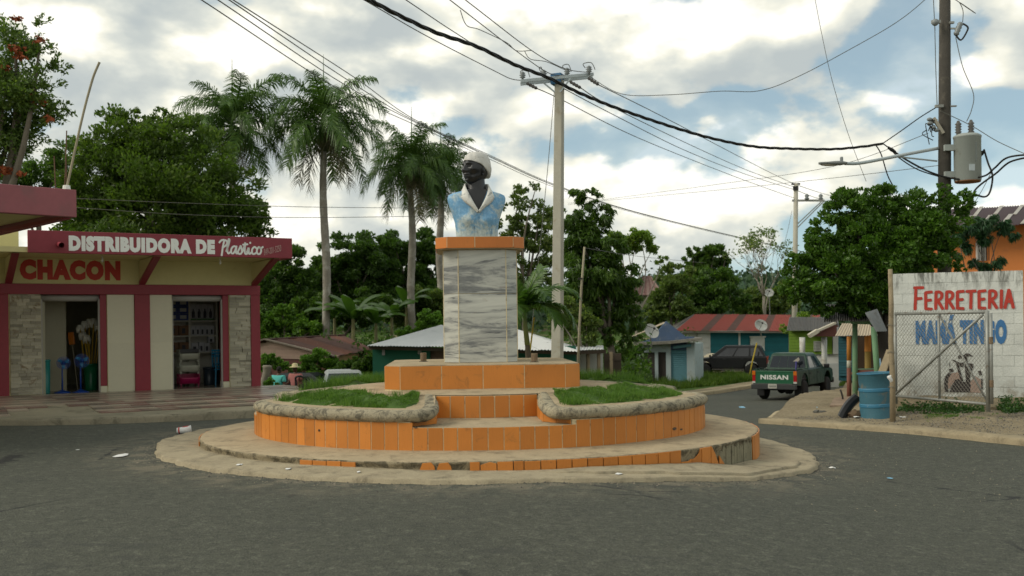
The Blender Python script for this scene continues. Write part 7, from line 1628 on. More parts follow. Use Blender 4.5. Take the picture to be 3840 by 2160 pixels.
# far pole
FP = thing("utility_pole", "slim grey utility pole with a one sided crossarm beside the turquoise house", "utility pole", at(2982, 1380, 62)); a, b_ = at(2976, 1390, 62), at(2985, 688, 62); mb = MB(); mb.smooth = True; mb.tube([a+Vector((0, 0, -1)), b_], [.19, .13], 10); mb.build("shaft", M_PCONC, FP)
mb = MB(); mb.bar(at(2970, 752, 62), at(3092, 752, 61.5), .10, .12); mb.build("crossarm", M_GALV, FP)
for o in (0, 14): mb = MB(); mb.bar(at(2984, 846+o, 62), at(3080+o*.6, 756, 61.5), .05, .06); mb.build("brace", M_GALV, FP)
for px in (3026, 3078): c = at(px, 750, 61.6); mb = MB(); mb.smooth = True; mb.lathe([(.05, 0), (.16, .08), (.08, .16), (.15, .24), (.05, .36), (0, .38)], c, 8); mb.build("insulator", M_PORC, FP)
mb = MB(); mb.box(at(2984, 690, 62), (.5, .12, .10)); mb.box(at(2984, 706, 61.9), (.30, .12, .25)); mb.build("line_bracket", M_DARK, FP)
wire("thin guy wire slanting down from the far grey pole", [(2970, 790, 62), (2955, 860, 60), (2942, 910, 58)], .012, name="guy_wire", cat="wire")
# bamboo mast with a wire
bp2 = thing("wooden_mast", "slim weathered wooden mast standing between the concrete pole and the dark tree", "pole", at(2170, 1400, 31)); mb = MB(); mb.smooth = True; mb.tube([at(2166, 1430, 31), at(2172, 1250, 31), at(2180, 1080, 31), at(2192, 926, 31)], [.042, .038, .036, .032], 8); mb.build("mast", M_BAM, bp2)
mb = MB(); mb.box(at(2176, 1045, 30.9), (.14, .06, .05)); mb.build("binding", M_DARK, bp2); wire("thin wire leading right from the top of the wooden mast", [(2195, 930, 31), (2400, 962, 40), (2640, 986, 55)], .008)
# transformer pole
YT = 26.4
TPo = thing("utility_pole", "dark wooden utility pole carrying the grey transformer at the right", "utility pole", at(3542, 1010, YT)); a, b_ = at(3541, 1250, YT), at(3544, -330, YT); mb = MB(); mb.smooth = True; mb.tube([a, a.lerp(b_, .5), b_], [.175, .15, .122], 14); mb.build("shaft", M_PWOOD, TPo)
def tl(px, py, dy=-.14): return at(px, py, YT+dy)
for (px, py, sx, sz) in ((3510, 82, .22, .08), (3568, 85, .12, .05), (3522, 398, .20, .07), (3575, 398, .15, .03), (3500, 455, .18, .10)): mb = MB(); mb.box(tl(px, py), (sx, .08, sz)); mb.build("bracket", M_GALV, TPo)
c = tl(3507, 84, -.2); mb = MB(); mb.smooth = True; mb.ell(c, (.09, .09, .09), 10, 8); mb.build("spool_insulator", M_PORC, TPo)
mb = MB(); mb.bar(tl(3500, 442, -.2), tl(3537, 500, -.2), .06, .08); mb.build("diagonal_arm", paint("pale_wood_arm", (.36, .33, .26), .8), TPo)
for k, (px, py) in enumerate(((3488, 462), (3500, 478), (3512, 488), (3486, 448))): mb = MB(); mb.smooth = True; mb.ell(tl(px, py, -.22), (.07, .06, .05), 9, 7); mb.build("spool_insulator", M_PORC, TPo)
mb = MB()
rr_ = random.Random(3)
for k in range(9): p = tl(3490+rr_.uniform(-14, 20), 465+rr_.uniform(-20, 30), -.25); mb.tube(bez([p, p+Vector((rr_.uniform(-.2, .1), 0, rr_.uniform(-.2, .2))), p+Vector((rr_.uniform(-.25, .15), 0, rr_.uniform(-.5, .0)))], 4), .012, 4)
mb.build("wire_tangle", M_CABLE, TPo)
# cut-out fuse
q0, q1 = tl(3603, 85, -.2), tl(3584, 132, -.2); mb = MB(); mb.smooth = True; mb.tube([q0.lerp(q1, k/8) for k in range(9)], [.05, .075, .055, .075, .055, .075, .055, .075, .05], 9); mb.build("fuse_insulator", M_PORC, TPo)
mb = MB(); mb.tube(bez([q0, tl(3628, 100, -.2), tl(3626, 118, -.2), tl(3604, 150, -.2), q1], 5), .022, 6); mb.build("fuse_tube", M_DARK, TPo); mb = MB(); mb.bar(tl(3565, 107), tl(3592, 107, -.2), .04, .04); mb.build("bracket", M_GALV, TPo)
# transformer
TR = thing("transformer", "grey can shaped pole transformer hung on the dark wooden pole", "transformer", tl(3630, 685, -.25)); M_TRF = paint("transformer_grey", (.30, .325, .30), .5, .06, 3, dirt=(.22, .22, .18), dscale=3, dlo=.58, dhi=.75)
c = at(3629, 683, YT-.25); sc_ = (YT-.25)/F; r_ = 48*sc_; h_ = 172*sc_; mb = MB(); mb.smooth = True; mb.lathe([(0, 0), (r_*.93, 0), (r_*.95, .03), (r_, .05), (r_, h_-.05), (r_*1.04, h_-.04), (r_*1.04, h_), (r_*.8, h_+.05), (0, h_+.06)], c, 28); mb.build("tank", M_TRF, TR)
mb = MB(); mb.smooth = True; mb.lathe([(r_*.96, 0), (r_*.97, .025), (r_*.9, -.01)], c, 28); mb.build("rust_band", paint("rust_streak", (.20, .085, .03), .8, .2), TR)
for dx_, hb in ((-.22, .30), (.10, .32)):
    mb = MB(); mb.smooth = True; b0_ = c+Vector((dx_, 0, h_+.03)); mb.lathe([(.06, 0)]+[(.085 if k % 2 else .05, .04+hb*k/9) for k in range(9)]+[(.03, hb+.06), (0, hb+.07)], b0_, 10); mb.build("bushing", paint("brown_bushing", (.10, .095, .085), .3, .1), TR)
for z in (.20, h_-.28): mb = MB(); mb.box(c+Vector((-r_-.10, .02, z)), (.30, .10, .15)); mb.build("mounting_lug", M_TRF, TR)
for k in range(3): mb = MB(); mb.smooth = True; mb.ell(c+Vector((r_+.03, -.1+k*.1, h_-.42-k*.03)), (.06, .05, .045), 8, 6); mb.build("terminal", M_DARK, TR)
mb = MB(); mb.box(c+Vector((r_*.25, -r_*.99, h_*.62)), (.035, .015, .48)); mb.build("stencil_mark", paint("stencil_grey", (.16, .18, .17), .6), TR); mb = MB(); mb.box(c+Vector((-r_*.1, -r_*1.0, h_*.28)), (.14, .02, .16)); mb.build("nameplate", M_GALVB, TR)
for nm, P in (("wire arching from the top of the pole to the fuse beside it", [(3570, -10, YT-.2), (3596, 8, YT-.2), (3611, 40, YT-.2), (3610, 82, YT-.2)]), ("thin wavy lead from the fuse down to the transformer bushing", [(3584, 140, YT-.2), (3610, 250, YT-.3), (3650, 350, YT-.3), (3644, 410, YT-.3), (3625, 455, YT-.25)]),
              ("straight lead running down the left face of the transformer pole", [(3500, -10, YT-.2), (3505, 90, YT-.2), (3509, 250, YT-.2), (3514, 390, YT-.2)]), ("wire from the pole past the bushings to the right edge", [(3524, 415, YT-.2), (3640, 470, YT-.4), (3740, 530, YT-.8), (3850, 580, YT-1.4)])): wire(nm, P, .010)
for nm, P in (("upper", [(3880, 578, 24), (3780, 590, 25), (3730, 630, 25.5), (3690, 660, 25.8), (3600, 672, 26), (3500, 650, 26.1), (3400, 600, 26.3), (3330, 550, 26.4)]), ("lower", [(3880, 585, 24), (3790, 606, 25), (3735, 650, 25.5), (3680, 690, 25.8), (3655, 715, 25.8), (3648, 735, 25.8)]), ("looping", [(3690, 560, 26), (3705, 610, 25.9), (3722, 660, 25.8), (3712, 720, 25.8), (3690, 738, 25.8), (3650, 726, 25.8)])): wire(nm+" black service cable curling round the transformer to the right edge", P, .024, M_CABLE, group="service cables at the transformer", cat="cable", name="service_cable")
wire("thin tail wire hanging right of the transformer towards the orange roof", [(3720, 640, 25.8), (3690, 700, 25.8), (3655, 760, 25.8)], .008)
# twisted bundle across the sky
CB = [(1340, -22, 13.6), (1385, 0, 14), (1505, 62, 14.8), (1640, 124, 15.6), (1789, 175, 16.6), (1938, 246, 17.8), (2057, 292, 18.8), (2176, 350, 19.8), (2325, 410, 21), (2534, 480, 22.4), (2683, 522, 23.3), (2832, 550, 24.2), (2981, 558, 25), (3130, 559, 25.6), (3250, 548, 26), (3310, 538, 26.1)]
CQ = [at(*p) for p in CB]; core = bez([CQ[0]+(CQ[0]-CQ[1]).normalized()*7.0]+CQ, 26); CBT = thing("twisted_cable", "thick black twisted cable sagging across the sky towards the transformer pole", "cable", core[0])
for k in range(3):
    P = []; L = 0
    for i, p in enumerate(core):
        d = (core[min(i+1, len(core)-1)]-core[max(i-1, 0)]).normalized(); a1 = d.cross(Vector((0, 0, 1))).normalized(); a2 = d.cross(a1); L += (p-core[max(i-1, 0)]).length; ph = L*5.2+k*2.094; P.append(p+(a1*math.cos(ph)+a2*math.sin(ph))*.019)
    mb = MB(); mb.smooth = True; mb.tube(P, .0165, 6); mb.build("strand", M_CABLE, CBT)
wire("thin messenger wire rising from the twisted cable to the pole bracket", [(3310, 538, 26.1), (3380, 490, 26.2), (3450, 440, 26.2), (3515, 400, 26.3)], .014, M_CABLE, cat="cable", name="messenger_wire")
for nm, P in (("left", [(3284, 543, 26.1), (3305, 580, 26.2), (3330, 660, 26.3), (3360, 715, 26.4)]), ("right", [(3310, 538, 26.1), (3340, 560, 26.2), (3372, 592, 26.3), (3440, 635, 26.3), (3520, 662, 26.2)])): wire(nm+" service drop hanging from the end of the twisted cable into the tree", P, .016, M_CABLE, group="service drops from the twisted cable", cat="cable", name="service_drop")
mb = MB(); mb.smooth = True; a = at(3330, 553, 26.2); mb.tube([a, at(3345, 562, 26.2), at(3358, 570, 26.2)], [.03, .05, .03], 7); mb.build("cable_splice", M_CABLE, label="black splice clamp on the right service drop", cat="clamp")
# street lamp
SL = thing("street_lamp", "street lamp on a long grey arm reaching left from the transformer pole", "street lamp", tl(3515, 557)); mb = MB(); mb.smooth = True; mb.tube(bez([tl(3518, 556, 0), at(3400, 578, YT-.3), at(3290, 600, YT-.6), at(3220, 612, YT-.8), at(3168, 613, YT-.9)], 8), .042, 9); mb.build("arm", M_GALVB, SL)
mb = MB(); mb.tube([at(3372, 588, YT-.35), tl(3514, 604, 0)], .022, 7); mb.build("stay", M_GALVB, SL)
hp = at(3122, 613, YT-1.0); sc_ = (YT-1)/F; mb = MB(); mb.smooth = True; M = Matrix.Rotation(R(2), 4, 'Y'); mb.lathe([(0, 0)], hp, 3) if False else None
vs = []; nseg = 9; prof = [(-52, 3, 6), (-44, 9, 7), (-15, 11, 9), (10, 13, 13), (30, 12, 14), (45, 8, 9), (54, 5, 6)]
for x, w, hgt in prof:
    for k in range(10): a = 2*math.pi*k/10; vs.append(hp+Vector((x*sc_, math.cos(a)*w*sc_*1.3, (math.sin(a)*hgt*.55+(0 if math.sin(a) < 0 else 2))*sc_)))
m = 10; mb.add(vs, [(i*m+k, i*m+(k+1) % m, (i+1)*m+(k+1) % m, (i+1)*m+k) for i in range(len(prof)-1) for k in range(m)]+[tuple(range(m-1, -1, -1)), tuple((len(prof)-1)*m+k for k in range(m))]); mb.build("lamp_head", paint("lamp_housing", (.20, .21, .20), .5, .08), SL)
mb = MB(); mb.smooth = True; mb.ell(hp+Vector((-12*sc_, 0, -5*sc_)), (34*sc_, 9*sc_, 5*sc_), 12, 6); mb.build("lamp_lens", paint("lamp_lens", (.36, .32, .24), .3), SL); mb = MB(); mb.lathe([(.04, 0), (.04, .08), (.03, .10), (0, .10)], hp+Vector((34*sc_, 0, 9*sc_)), 10); mb.build("photocell", M_PORC, SL)
# ================================================================== VEGETATION
def m_leaf(name, stops, rough=0.5, trans=0.42, var_scale=0.5):
    b = NB(name); rp = b.geo.outputs['Random Per Island']
    f = b.math('ADD', b.math('MULTIPLY', rp, 0.52), b.math('MULTIPLY', b.noise(var_scale*1.5, 4), 0.48))
    col = b.ramp(f, stops); b.set(col, rough, spec=0.35)
    tr = b.n('ShaderNodeBsdfTranslucent'); b.l(b.mix(1.0, col, (1.3, 1.5, 0.7), 'MULTIPLY'), tr.inputs[0])
    mx = b.n('ShaderNodeMixShader'); mx.inputs[0].default_value = trans; b.l(b.b.outputs[0], mx.inputs[1]); b.l(tr.outputs[0], mx.inputs[2]); b.l(mx.outputs[0], b.out.inputs[0]); return b.m
def gstops(c, k=1.4): c = tuple(x*k for x in c); return [(0.12, dull(c, .45)), (0.42, dull(c, .85)), (0.62, c), (0.9, (c[0]*2.1, c[1]*1.65, c[2]*1.3))]
L_MANGO = m_leaf("mango_leaf", gstops((.062, .105, .017))); L_DARK = m_leaf("dark_leaf", gstops((.048, .092, .014))); L_FOREST = m_leaf("forest_leaf", gstops((.046, .090, .016)), var_scale=.3)
L_FLAMB = m_leaf("feathery_leaf", gstops((.072, .115, .026))); L_FICUS = m_leaf("ficus_leaf", gstops((.050, .108, .013)), .38, .35, 1.0); L_LIME = m_leaf("light_leaf", gstops((.11, .18, .022)), trans=.35)
L_OLIVE = m_leaf("olive_leaf", gstops((.085, .125, .032))); L_PALM = m_leaf("palm_leaflet", gstops((.055, .108, .020)), .42, .2); L_PALMD = m_leaf("dry_palm_leaflet", gstops((.10, .095, .050)), .7, .15); L_BAN = m_leaf("banana_leaf", gstops((.052, .105, .018)), .4, .3); L_BUSH = m_leaf("bush_leaf", gstops((.080, .165, .020)), .5, .3)
L_YOUNG = m_leaf("young_palm_leaf", gstops((.050, .105, .017)), .4, .3); L_TIP = m_leaf("fresh_shoot", gstops((.11, .19, .022)), .45, .4); M_FLOW = paint("orange_blossom", (.26, .060, .016), .7, .25, 6); M_BARK = paint("grey_bark", (.13, .11, .085), .95, .25, 5, .7, 20); M_BARKP = paint("pale_bark", (.22, .195, .155), .95, .2, 5, .6, 20)
M_TRUNKP = paint("palm_trunk", (.24, .215, .175), .95, .15, 2, .5, 14, dirt=(.38, .36, .31), dscale=1.6, dlo=.45, dhi=.65)
def unit(n):
    v = rng.normal(size=(n, 3)); return v/np.linalg.norm(v, axis=1, keepdims=True)
def leaf_quads(C, D, ln, wd, droop=0.0):
    """one diamond leaf per row: C centre, D direction"""
    n = len(C); D = D/np.linalg.norm(D, axis=1, keepdims=True); S_ = np.cross(D, unit(n)); S_ /= np.linalg.norm(S_, axis=1, keepdims=True)
    l = ln*rng.uniform(.65, 1.25, (n, 1)); w = wd*rng.uniform(.7, 1.2, (n, 1)); N = np.cross(D, S_)
    a = C-D*l*.5; b_ = C+S_*w*.5+N*w*.12-D*l*.02; c = C+D*l*.5; d = C-S_*w*.5+N*w*.12-D*l*.02; c[:, 2] -= droop*l[:, 0]
    V = np.stack([a, b_, c, d], 1).reshape(-1, 3); Fq = np.arange(n*4).reshape(n, 4); return V, Fq
def crown_pts(blobs, n, clump=.30, nclump=9, shell=.55, flat=1.0):
    nclump *= 1.5; shell *= .75
    """leaf centres in ragged clumps spread through and over the blobs"""
    B = np.array([b_[:3] for b_ in blobs]); Rb = np.array([b_[3] for b_ in blobs]); w = Rb**2; w /= w.sum()
    cc, cr, co = [], [], []
    for c, r, k in zip(B, Rb, w):
        m = max(3, int(round(nclump*(.6+.8*len(blobs)*k)))); u = unit(m); f = rng.uniform(shell, 1.02, (m, 1)); p = c+u*r*f*np.array([1, 1, flat]); cc.append(p); cr.append(r*clump*rng.uniform(.6, 1.35, m)); co.append(np.repeat(c[None], m, 0))
    cc, cr, co = np.concatenate(cc), np.concatenate(cr), np.concatenate(co); pr = cr**2/np.sum(cr**2); idx = rng.choice(len(cc), n, p=pr)
    u = unit(n); f = rng.uniform(0, 1, (n, 1))**.5; P = cc[idx]+u*cr[idx][:, None]*f*np.array([1.1, 1.1, .75]); D = (P-co[idx]); D /= np.linalg.norm(D, axis=1, keepdims=True)+1e-9
    return P, D, cc
def mesh_obj(name, V, Fq, mat, parent=None, kind=None, smooth=False, mi=None):
    if parent is not None: V = V-np.array(wm(parent).translation)
    o = bpy.data.objects.new(name, raw_mesh(name, V, Fq, mat, mi, smooth)); COL.objects.link(o)
    if parent is not None: o.parent = parent
    return fin(o, kind=kind)
def branches(root, base, targets, r0, mat, name="trunk", fork=.45, n=12):
    mb = MB(); mb.smooth = True; base = Vector(base); T = [Vector(t_) for t_ in targets]; ctr = sum(T, Vector())/len(T); f = base.lerp(ctr, fork); f = Vector((base.x+(ctr.x-base.x)*fork*.7, base.y+(ctr.y-base.y)*fork*.7, base.z+(ctr.z-base.z)*fork))
    mb.tube([base+Vector((0, 0, -.4)), base.lerp(f, .5)+Vector((r0*.5, 0, 0)), f], [r0*1.25, r0, r0*.85], 9)
    for t_ in T:
        m = f.lerp(t_, .5)+Vector((random.uniform(-1, 1), random.uniform(-1, 1), random.uniform(.2, 1)))*((t_-f).length*.10); mb.tube(bez([f-Vector((0, 0, .1)), m, t_], 4), [r0*.6-(r0*.5)*k/8 for k in range(9)], 6)
    return mb.build(name, mat, root)
def tree(label, Y, blobs, leaf, n, mat, base, r0=.2, bark=None, depth=1.0, clump=.30, nclump=9, shell=.55, aspect=.5, cat="tree", name="tree", droop=.1, up=.35, group=None, lim=8, tips=0, flat=1.0, basez=None, jy=1.0, flowers=None):
    W_ = []
    for bx in blobs:
        px, py, r_ = bx[:3]; dy = bx[3] if len(bx) > 3 else random.uniform(-.55, .55)*r_/F*Y*depth*jy; p = at(px, py, Y+dy); W_.append((p.x, p.y, p.z, r_/F*Y))
    b0 = at(base[0], base[1], Y); gzv = basez if basez is not None else G(b0.x, b0.y); b0.z = min(b0.z, gzv) if basez is None else basez
    root = thing(name, label, cat, b0, group=group)
    n = int(n*1.5); leaf *= .88
    P, D, cc = crown_pts(W_, n, clump, nclump, shell, flat); D = D+unit(n)*.9+np.array([0, 0, up]); V, Fq = leaf_quads(P, D, leaf, leaf*aspect, droop); mi = None; mats = [mat]
    if tips: mats = [mat, L_TIP]; k = rng.choice(len(cc), max(2, int(len(cc)*tips)), replace=False); dist = np.min(np.linalg.norm(P[:, None, :]-cc[k][None], axis=2), axis=1) if len(k) < 60 else np.full(n, 9); mi = ((dist < .30*np.mean([w[3] for w in W_])*.55) & (D[:, 2] > .2)).astype(int)
    mesh_obj("crown", V, Fq, mats, root, mi=mi)
    big = sorted(W_, key=lambda w: -w[3])[:lim]; branches(root, b0, [(w[0], w[1], w[2]) for w in big], r0, bark or M_BARK)
    if flowers:
        Fp = []
        for px, py, r_ in flowers: c = np.array(at(px, py, Y-.8)); m = 34; Fp.append(c+unit(m)*np.array([1.6, 1, .8])*r_/F*Y*rng.uniform(.1, 1, (m, 1)))
        Fp = np.concatenate(Fp); V, Fq = leaf_quads(Fp, unit(len(Fp)), leaf*1.0, leaf*.7); mesh_obj("blossom", V, Fq, M_FLOW, root)
    return root
# behind the shop
tree("tall flame tree with orange blossoms at the upper left corner", 36, [(60, 130, 100), (150, 170, 80), (130, 330, 110), (20, 330, 130), (200, 420, 70), (60, 470, 110), (210, 250, 55), (-60, 250, 160), (-60, 480, 170), (120, 420, 80), (60, 560, 60), (250, 400, 40), (150, 80, 40)], .20, 15000, L_FLAMB, (-120, 1000), .30, clump=.34, nclump=11, shell=.35, aspect=.42, flat=.85,
     flowers=[(62, 70, 16), (150, 150, 22), (60, 185, 25), (75, 215, 20), (110, 362, 16), (152, 382, 18), (182, 448, 18), (25, 255, 14), (30, 645, 30), (75, 652, 14), (15, 640, 26)])
tree("broad leafy green tree rising behind the crimson shop", 41, [(560, 640, 190), (760, 640, 150), (430, 560, 130), (640, 520, 110), (860, 740, 130), (350, 700, 130), (950, 800, 70), (560, 790, 220), (780, 790, 160), (440, 820, 170), (320, 840, 130), (720, 480, 70), (590, 455, 48), (400, 470, 52), (490, 440, 50), (610, 415, 26), (900, 860, 110), (690, 900, 150), (990, 850, 45), (300, 590, 60)], .23, 46000, L_MANGO, (600, 1200), .35, clump=.30, nclump=11, aspect=.46)
tree("darker slim tree between the flame tree and the broad tree", 47, [(250, 590, 75), (200, 640, 80), (130, 690, 90), (40, 700, 100), (260, 690, 90)], .22, 6000, L_DARK, (200, 1000), .18, clump=.34)
# the wooded bank behind the palms: each tree its own
for lb, Y, bl, n, m_, bs in (("dark rounded tree right behind the crimson shop's end", 58, [(1090, 985, 75), (1030, 1040, 80), (1130, 1060, 80), (1000, 1120, 80), (1080, 1150, 80)], 7500, L_FOREST, (1070, 1300)),
        ("broad vine covered tree behind the tallest full palm", 64, [(1330, 940, 85), (1250, 990, 85), (1420, 950, 75), (1380, 1030, 110), (1280, 1090, 100), (1200, 1050, 70)], 10500, L_FOREST, (1320, 1300)),
        ("dense tree filling the gap between the third palm and the pedestal", 66, [(1480, 925, 70), (1570, 935, 75), (1640, 985, 70), (1500, 1030, 100), (1610, 1080, 95)], 9500, L_FOREST, (1560, 1300)),
        ("lower bright tree beside the left edge of the pedestal", 56, [(1610, 1130, 70), (1560, 1190, 60), (1650, 1180, 60), (1480, 1180, 60)], 5200, L_OLIVE, (1610, 1320)),
        ("low dark tree under the tallest full palm", 54, [(1210, 1150, 60), (1290, 1180, 60), (1130, 1180, 60), (1380, 1150, 70)], 5200, L_DARK, (1230, 1320)),
        ("bushy light green tree above the rusty roof next to the shop", 50, [(1010, 1200, 50), (1060, 1180, 45), (1110, 1220, 50), (1000, 1250, 40), (1180, 1235, 42), (1060, 1240, 40)], 4600, L_BUSH, (1070, 1330)),
        ("leafy shrub tree behind the ridge of the white zinc roof", 44, [(1570, 1235, 34), (1520, 1255, 30), (1640, 1215, 34), (1610, 1190, 36)], 2600, L_BUSH, (1580, 1330)),
        ("dark tree standing low behind the pedestal's left edge", 70, [(1690, 1000, 90), (1740, 1080, 100), (1700, 1150, 90)], 5000, L_FOREST, (1700, 1300))):
    tree(lb, Y, bl, .27*Y/62, int(n*2),  m_, bs, .2, clump=.33, nclump=10, aspect=.5, group="trees on the wooded bank")
# right of the pedestal
tree("thin open crowned tree right of the bust", 50, [(1945, 745, 52), (2010, 700, 30), (1960, 820, 60), (1900, 860, 50), (2030, 790, 60), (1990, 900, 70), (2060, 860, 60), (1930, 950, 60), (2050, 960, 70), (1920, 1030, 60), (2000, 1050, 80), (1880, 770, 24)], .24, 5600, L_OLIVE, (1960, 1330), .14, clump=.30, nclump=7, shell=.3, lim=11)
tree("tall drooping dark tree right of the concrete pole", 41, [(2200, 745, 55), (2150, 820, 60), (2255, 800, 55), (2195, 900, 90), (2290, 930, 75), (2130, 950, 60), (2230, 1030, 110), (2330, 1060, 80), (2150, 1090, 80), (2290, 1150, 90), (2200, 1190, 80), (2370, 1150, 55), (2400, 1210, 34), (2360, 1270, 40), (2290, 1250, 50), (2320, 1320, 40)], .26, 17000, L_DARK, (2310, 1400), .16, clump=.28, nclump=11, droop=.35, up=-.25, aspect=.34, tips=.05)
tree("small bushy tree with twisted trunk by the white outhouse", 35.5, [(2140, 1150, 50), (2200, 1200, 50), (2120, 1230, 45), (2220, 1260, 40), (2170, 1280, 30), (2090, 1190, 40)], .15, 4200, L_OLIVE, (2215, 1430), .075, bark=M_BARKP, clump=.34, shell=.3)
tree("feathery pale green tree above the distant rusty roof", 62, [(2350, 905, 44), (2400, 885, 42), (2300, 890, 36), (2450, 930, 36), (2480, 975, 24), (2380, 930, 36), (2330, 930, 30)], .22, 4200, L_LIME, (2383, 1160), .10, bark=M_BARKP, clump=.36, nclump=8, shell=.3, flat=.7)
tree("dark twin topped tree on the skyline left of the bare tree", 85, [(2675, 955, 46), (2640, 985, 40), (2600, 950, 26), (2590, 985, 32), (2700, 1010, 50), (2620, 1030, 50), (2720, 970, 22)], .42, 5200, L_DARK, (2660, 1180), .2, clump=.32)
tree("rounded mid green tree above the turquoise house", 76, [(2640, 1070, 60), (2700, 1060, 66), (2590, 1090, 60), (2740, 1110, 66), (2670, 1140, 76), (2600, 1150, 60)], .36, 8000, L_FOREST, (2670, 1260), .2, clump=.32)
tree("greyish green tree between the distant roof and the kiosk", 72, [(2530, 1090, 60), (2500, 1030, 44), (2560, 1030, 44), (2480, 1130, 56), (2540, 1170, 60), (2440, 1180, 44), (2600, 1190, 44), (2470, 1200, 40)], .32, 6800, L_OLIVE, (2520, 1260), .18, clump=.32)
tree("dim tree behind the striped roof at the far pole", 80, [(2800, 1130, 60), (2860, 1140, 60), (2920, 1120, 70), (2960, 1150, 60), (2830, 1170, 50), (2900, 1170, 50)], .36, 5600, L_OLIVE, (2880, 1260), .2, clump=.33)
tree("wispy green shrub by the foot of the far grey pole", 57, [(3020, 1200, 36), (2980, 1250, 34), (3050, 1230, 34), (3030, 1280, 30), (2990, 1300, 24), (2950, 1230, 22)], .18, 2600, L_LIME, (3015, 1380), .05, cat="shrub", name="shrub", clump=.36, shell=.2)
# bare tree
BT = thing("bare_tree", "almost leafless tree with pale twisting branches before the far pole", "tree", at(2868, 1250, 70)); mb = MB(); mb.smooth = True; b0 = at(2872, 1290, 70); rr_ = random.Random(11); tipsP = []
def grow(p, d, L, r, lvl):
    q = p+d*L; m = p.lerp(q, .5)+Vector((rr_.uniform(-1, 1), rr_.uniform(-1, 1), rr_.uniform(-.5, .5)))*L*.09; mb.tube([p, m, q], [r, r*.82, r*.62], 5 if lvl > 1 else 7)
    if lvl >= 5: tipsP.append(q); return
    for k in range(rr_.choice((2, 2, 3)) if lvl else 4):
        ax = Vector((rr_.uniform(-1, 1), rr_.uniform(-.6, .6), rr_.uniform(-.35, .5))); e = (d+ax*(.62 if lvl else .85)).normalized(); e = (e+Vector((0, 0, .10))).normalized(); grow(q, e, L*(rr_.uniform(.66, .9) if lvl else 1.15), r*.60, lvl+1)
grow(b0, Vector((.02, 0, 1)).normalized(), 1.5, .11, 0); mb.build("trunk", M_BARKP, BT)
tp_ = np.array([tuple(p) for p in tipsP]); k = rng.choice(len(tp_), min(len(tp_), 90), replace=False); Pp = np.repeat(tp_[k], 9, 0)+rng.normal(size=(len(k)*9, 3))*.18; V, Fq = leaf_quads(Pp, unit(len(Pp))+np.array([0, 0, .3]), .22, .12); mesh_obj("crown", V, Fq, L_OLIVE, BT)
# the big ficus on the right and the small tree over the wall
tree("big dense dark green tree spreading over the block wall and kiosk", 25.3, [(3180, 790, 85), (3300, 775, 85), (3420, 810, 100), (3520, 760, 50), (3610, 770, 50), (3550, 820, 80), (3110, 880, 90), (3030, 960, 70), (3000, 1060, 70), (3130, 1020, 120), (3250, 930, 140), (3390, 940, 135), (3510, 930, 80), (3240, 1080, 110), (3100, 1120, 70), (3330, 1090, 80), (3440, 1010, 60, .8), (3320, 715, 34), (3230, 725, 34), (3160, 735, 32), (2965, 1000, 34), (2985, 1110, 40), (3535, 705, 28), (3620, 735, 34), (3200, 1140, 50), (3560, 960, 40), (3590, 1000, 36, 1.2), (3470, 870, 90), (3060, 1150, 34)],
     .125, 60000, L_FICUS, (3325, 1400), .16, clump=.27, nclump=13, shell=.6, aspect=.5, tips=.10, basez=-.2, depth=.8, bark=paint("dark_bark", (.05, .042, .034), .95, .2, 5, .6))
tree("umbrella shaped feathery tree in front of the orange building", 27.5, [(3640, 855, 40), (3700, 838, 44), (3760, 848, 40), (3800, 885, 26), (3595, 890, 34), (3620, 930, 30), (3740, 985, 34), (3700, 1000, 30), (3650, 985, 28), (3680, 890, 40), (3590, 960, 24)], .13, 5200, m_leaf("bluish_leaf", gstops((.024, .066, .026)), .45, .25), (3690, 1100), .045, clump=.36, nclump=8, shell=.25, droop=.4, up=-.1, aspect=.3, basez=0.1, flat=.7)
# far woods on the hills: one mass
Pw = []
for _ in range(2600):
    px = rng.uniform(-300, 4200); Y = rng.uniform(150, 330); x = (px-1920)/F*Y; Pw.append((x, Y, G(x, Y)+float(hills_z(x, Y))))
Pw = np.array(Pw); m = 34; C = np.repeat(Pw, m, 0)+rng.normal(size=(len(Pw)*m, 3))*np.array([2.2, 2.2, 1.6])+np.array([0, 0, 3.0]); V, Fq = leaf_quads(C, unit(len(C))+np.array([0, 0, .4]), 1.25, .9)
mesh_obj("far_woods", V, Fq, m_leaf("far_wood_leaf", gstops((.030, .062, .030)), .6, .15, .03), kind="stuff")
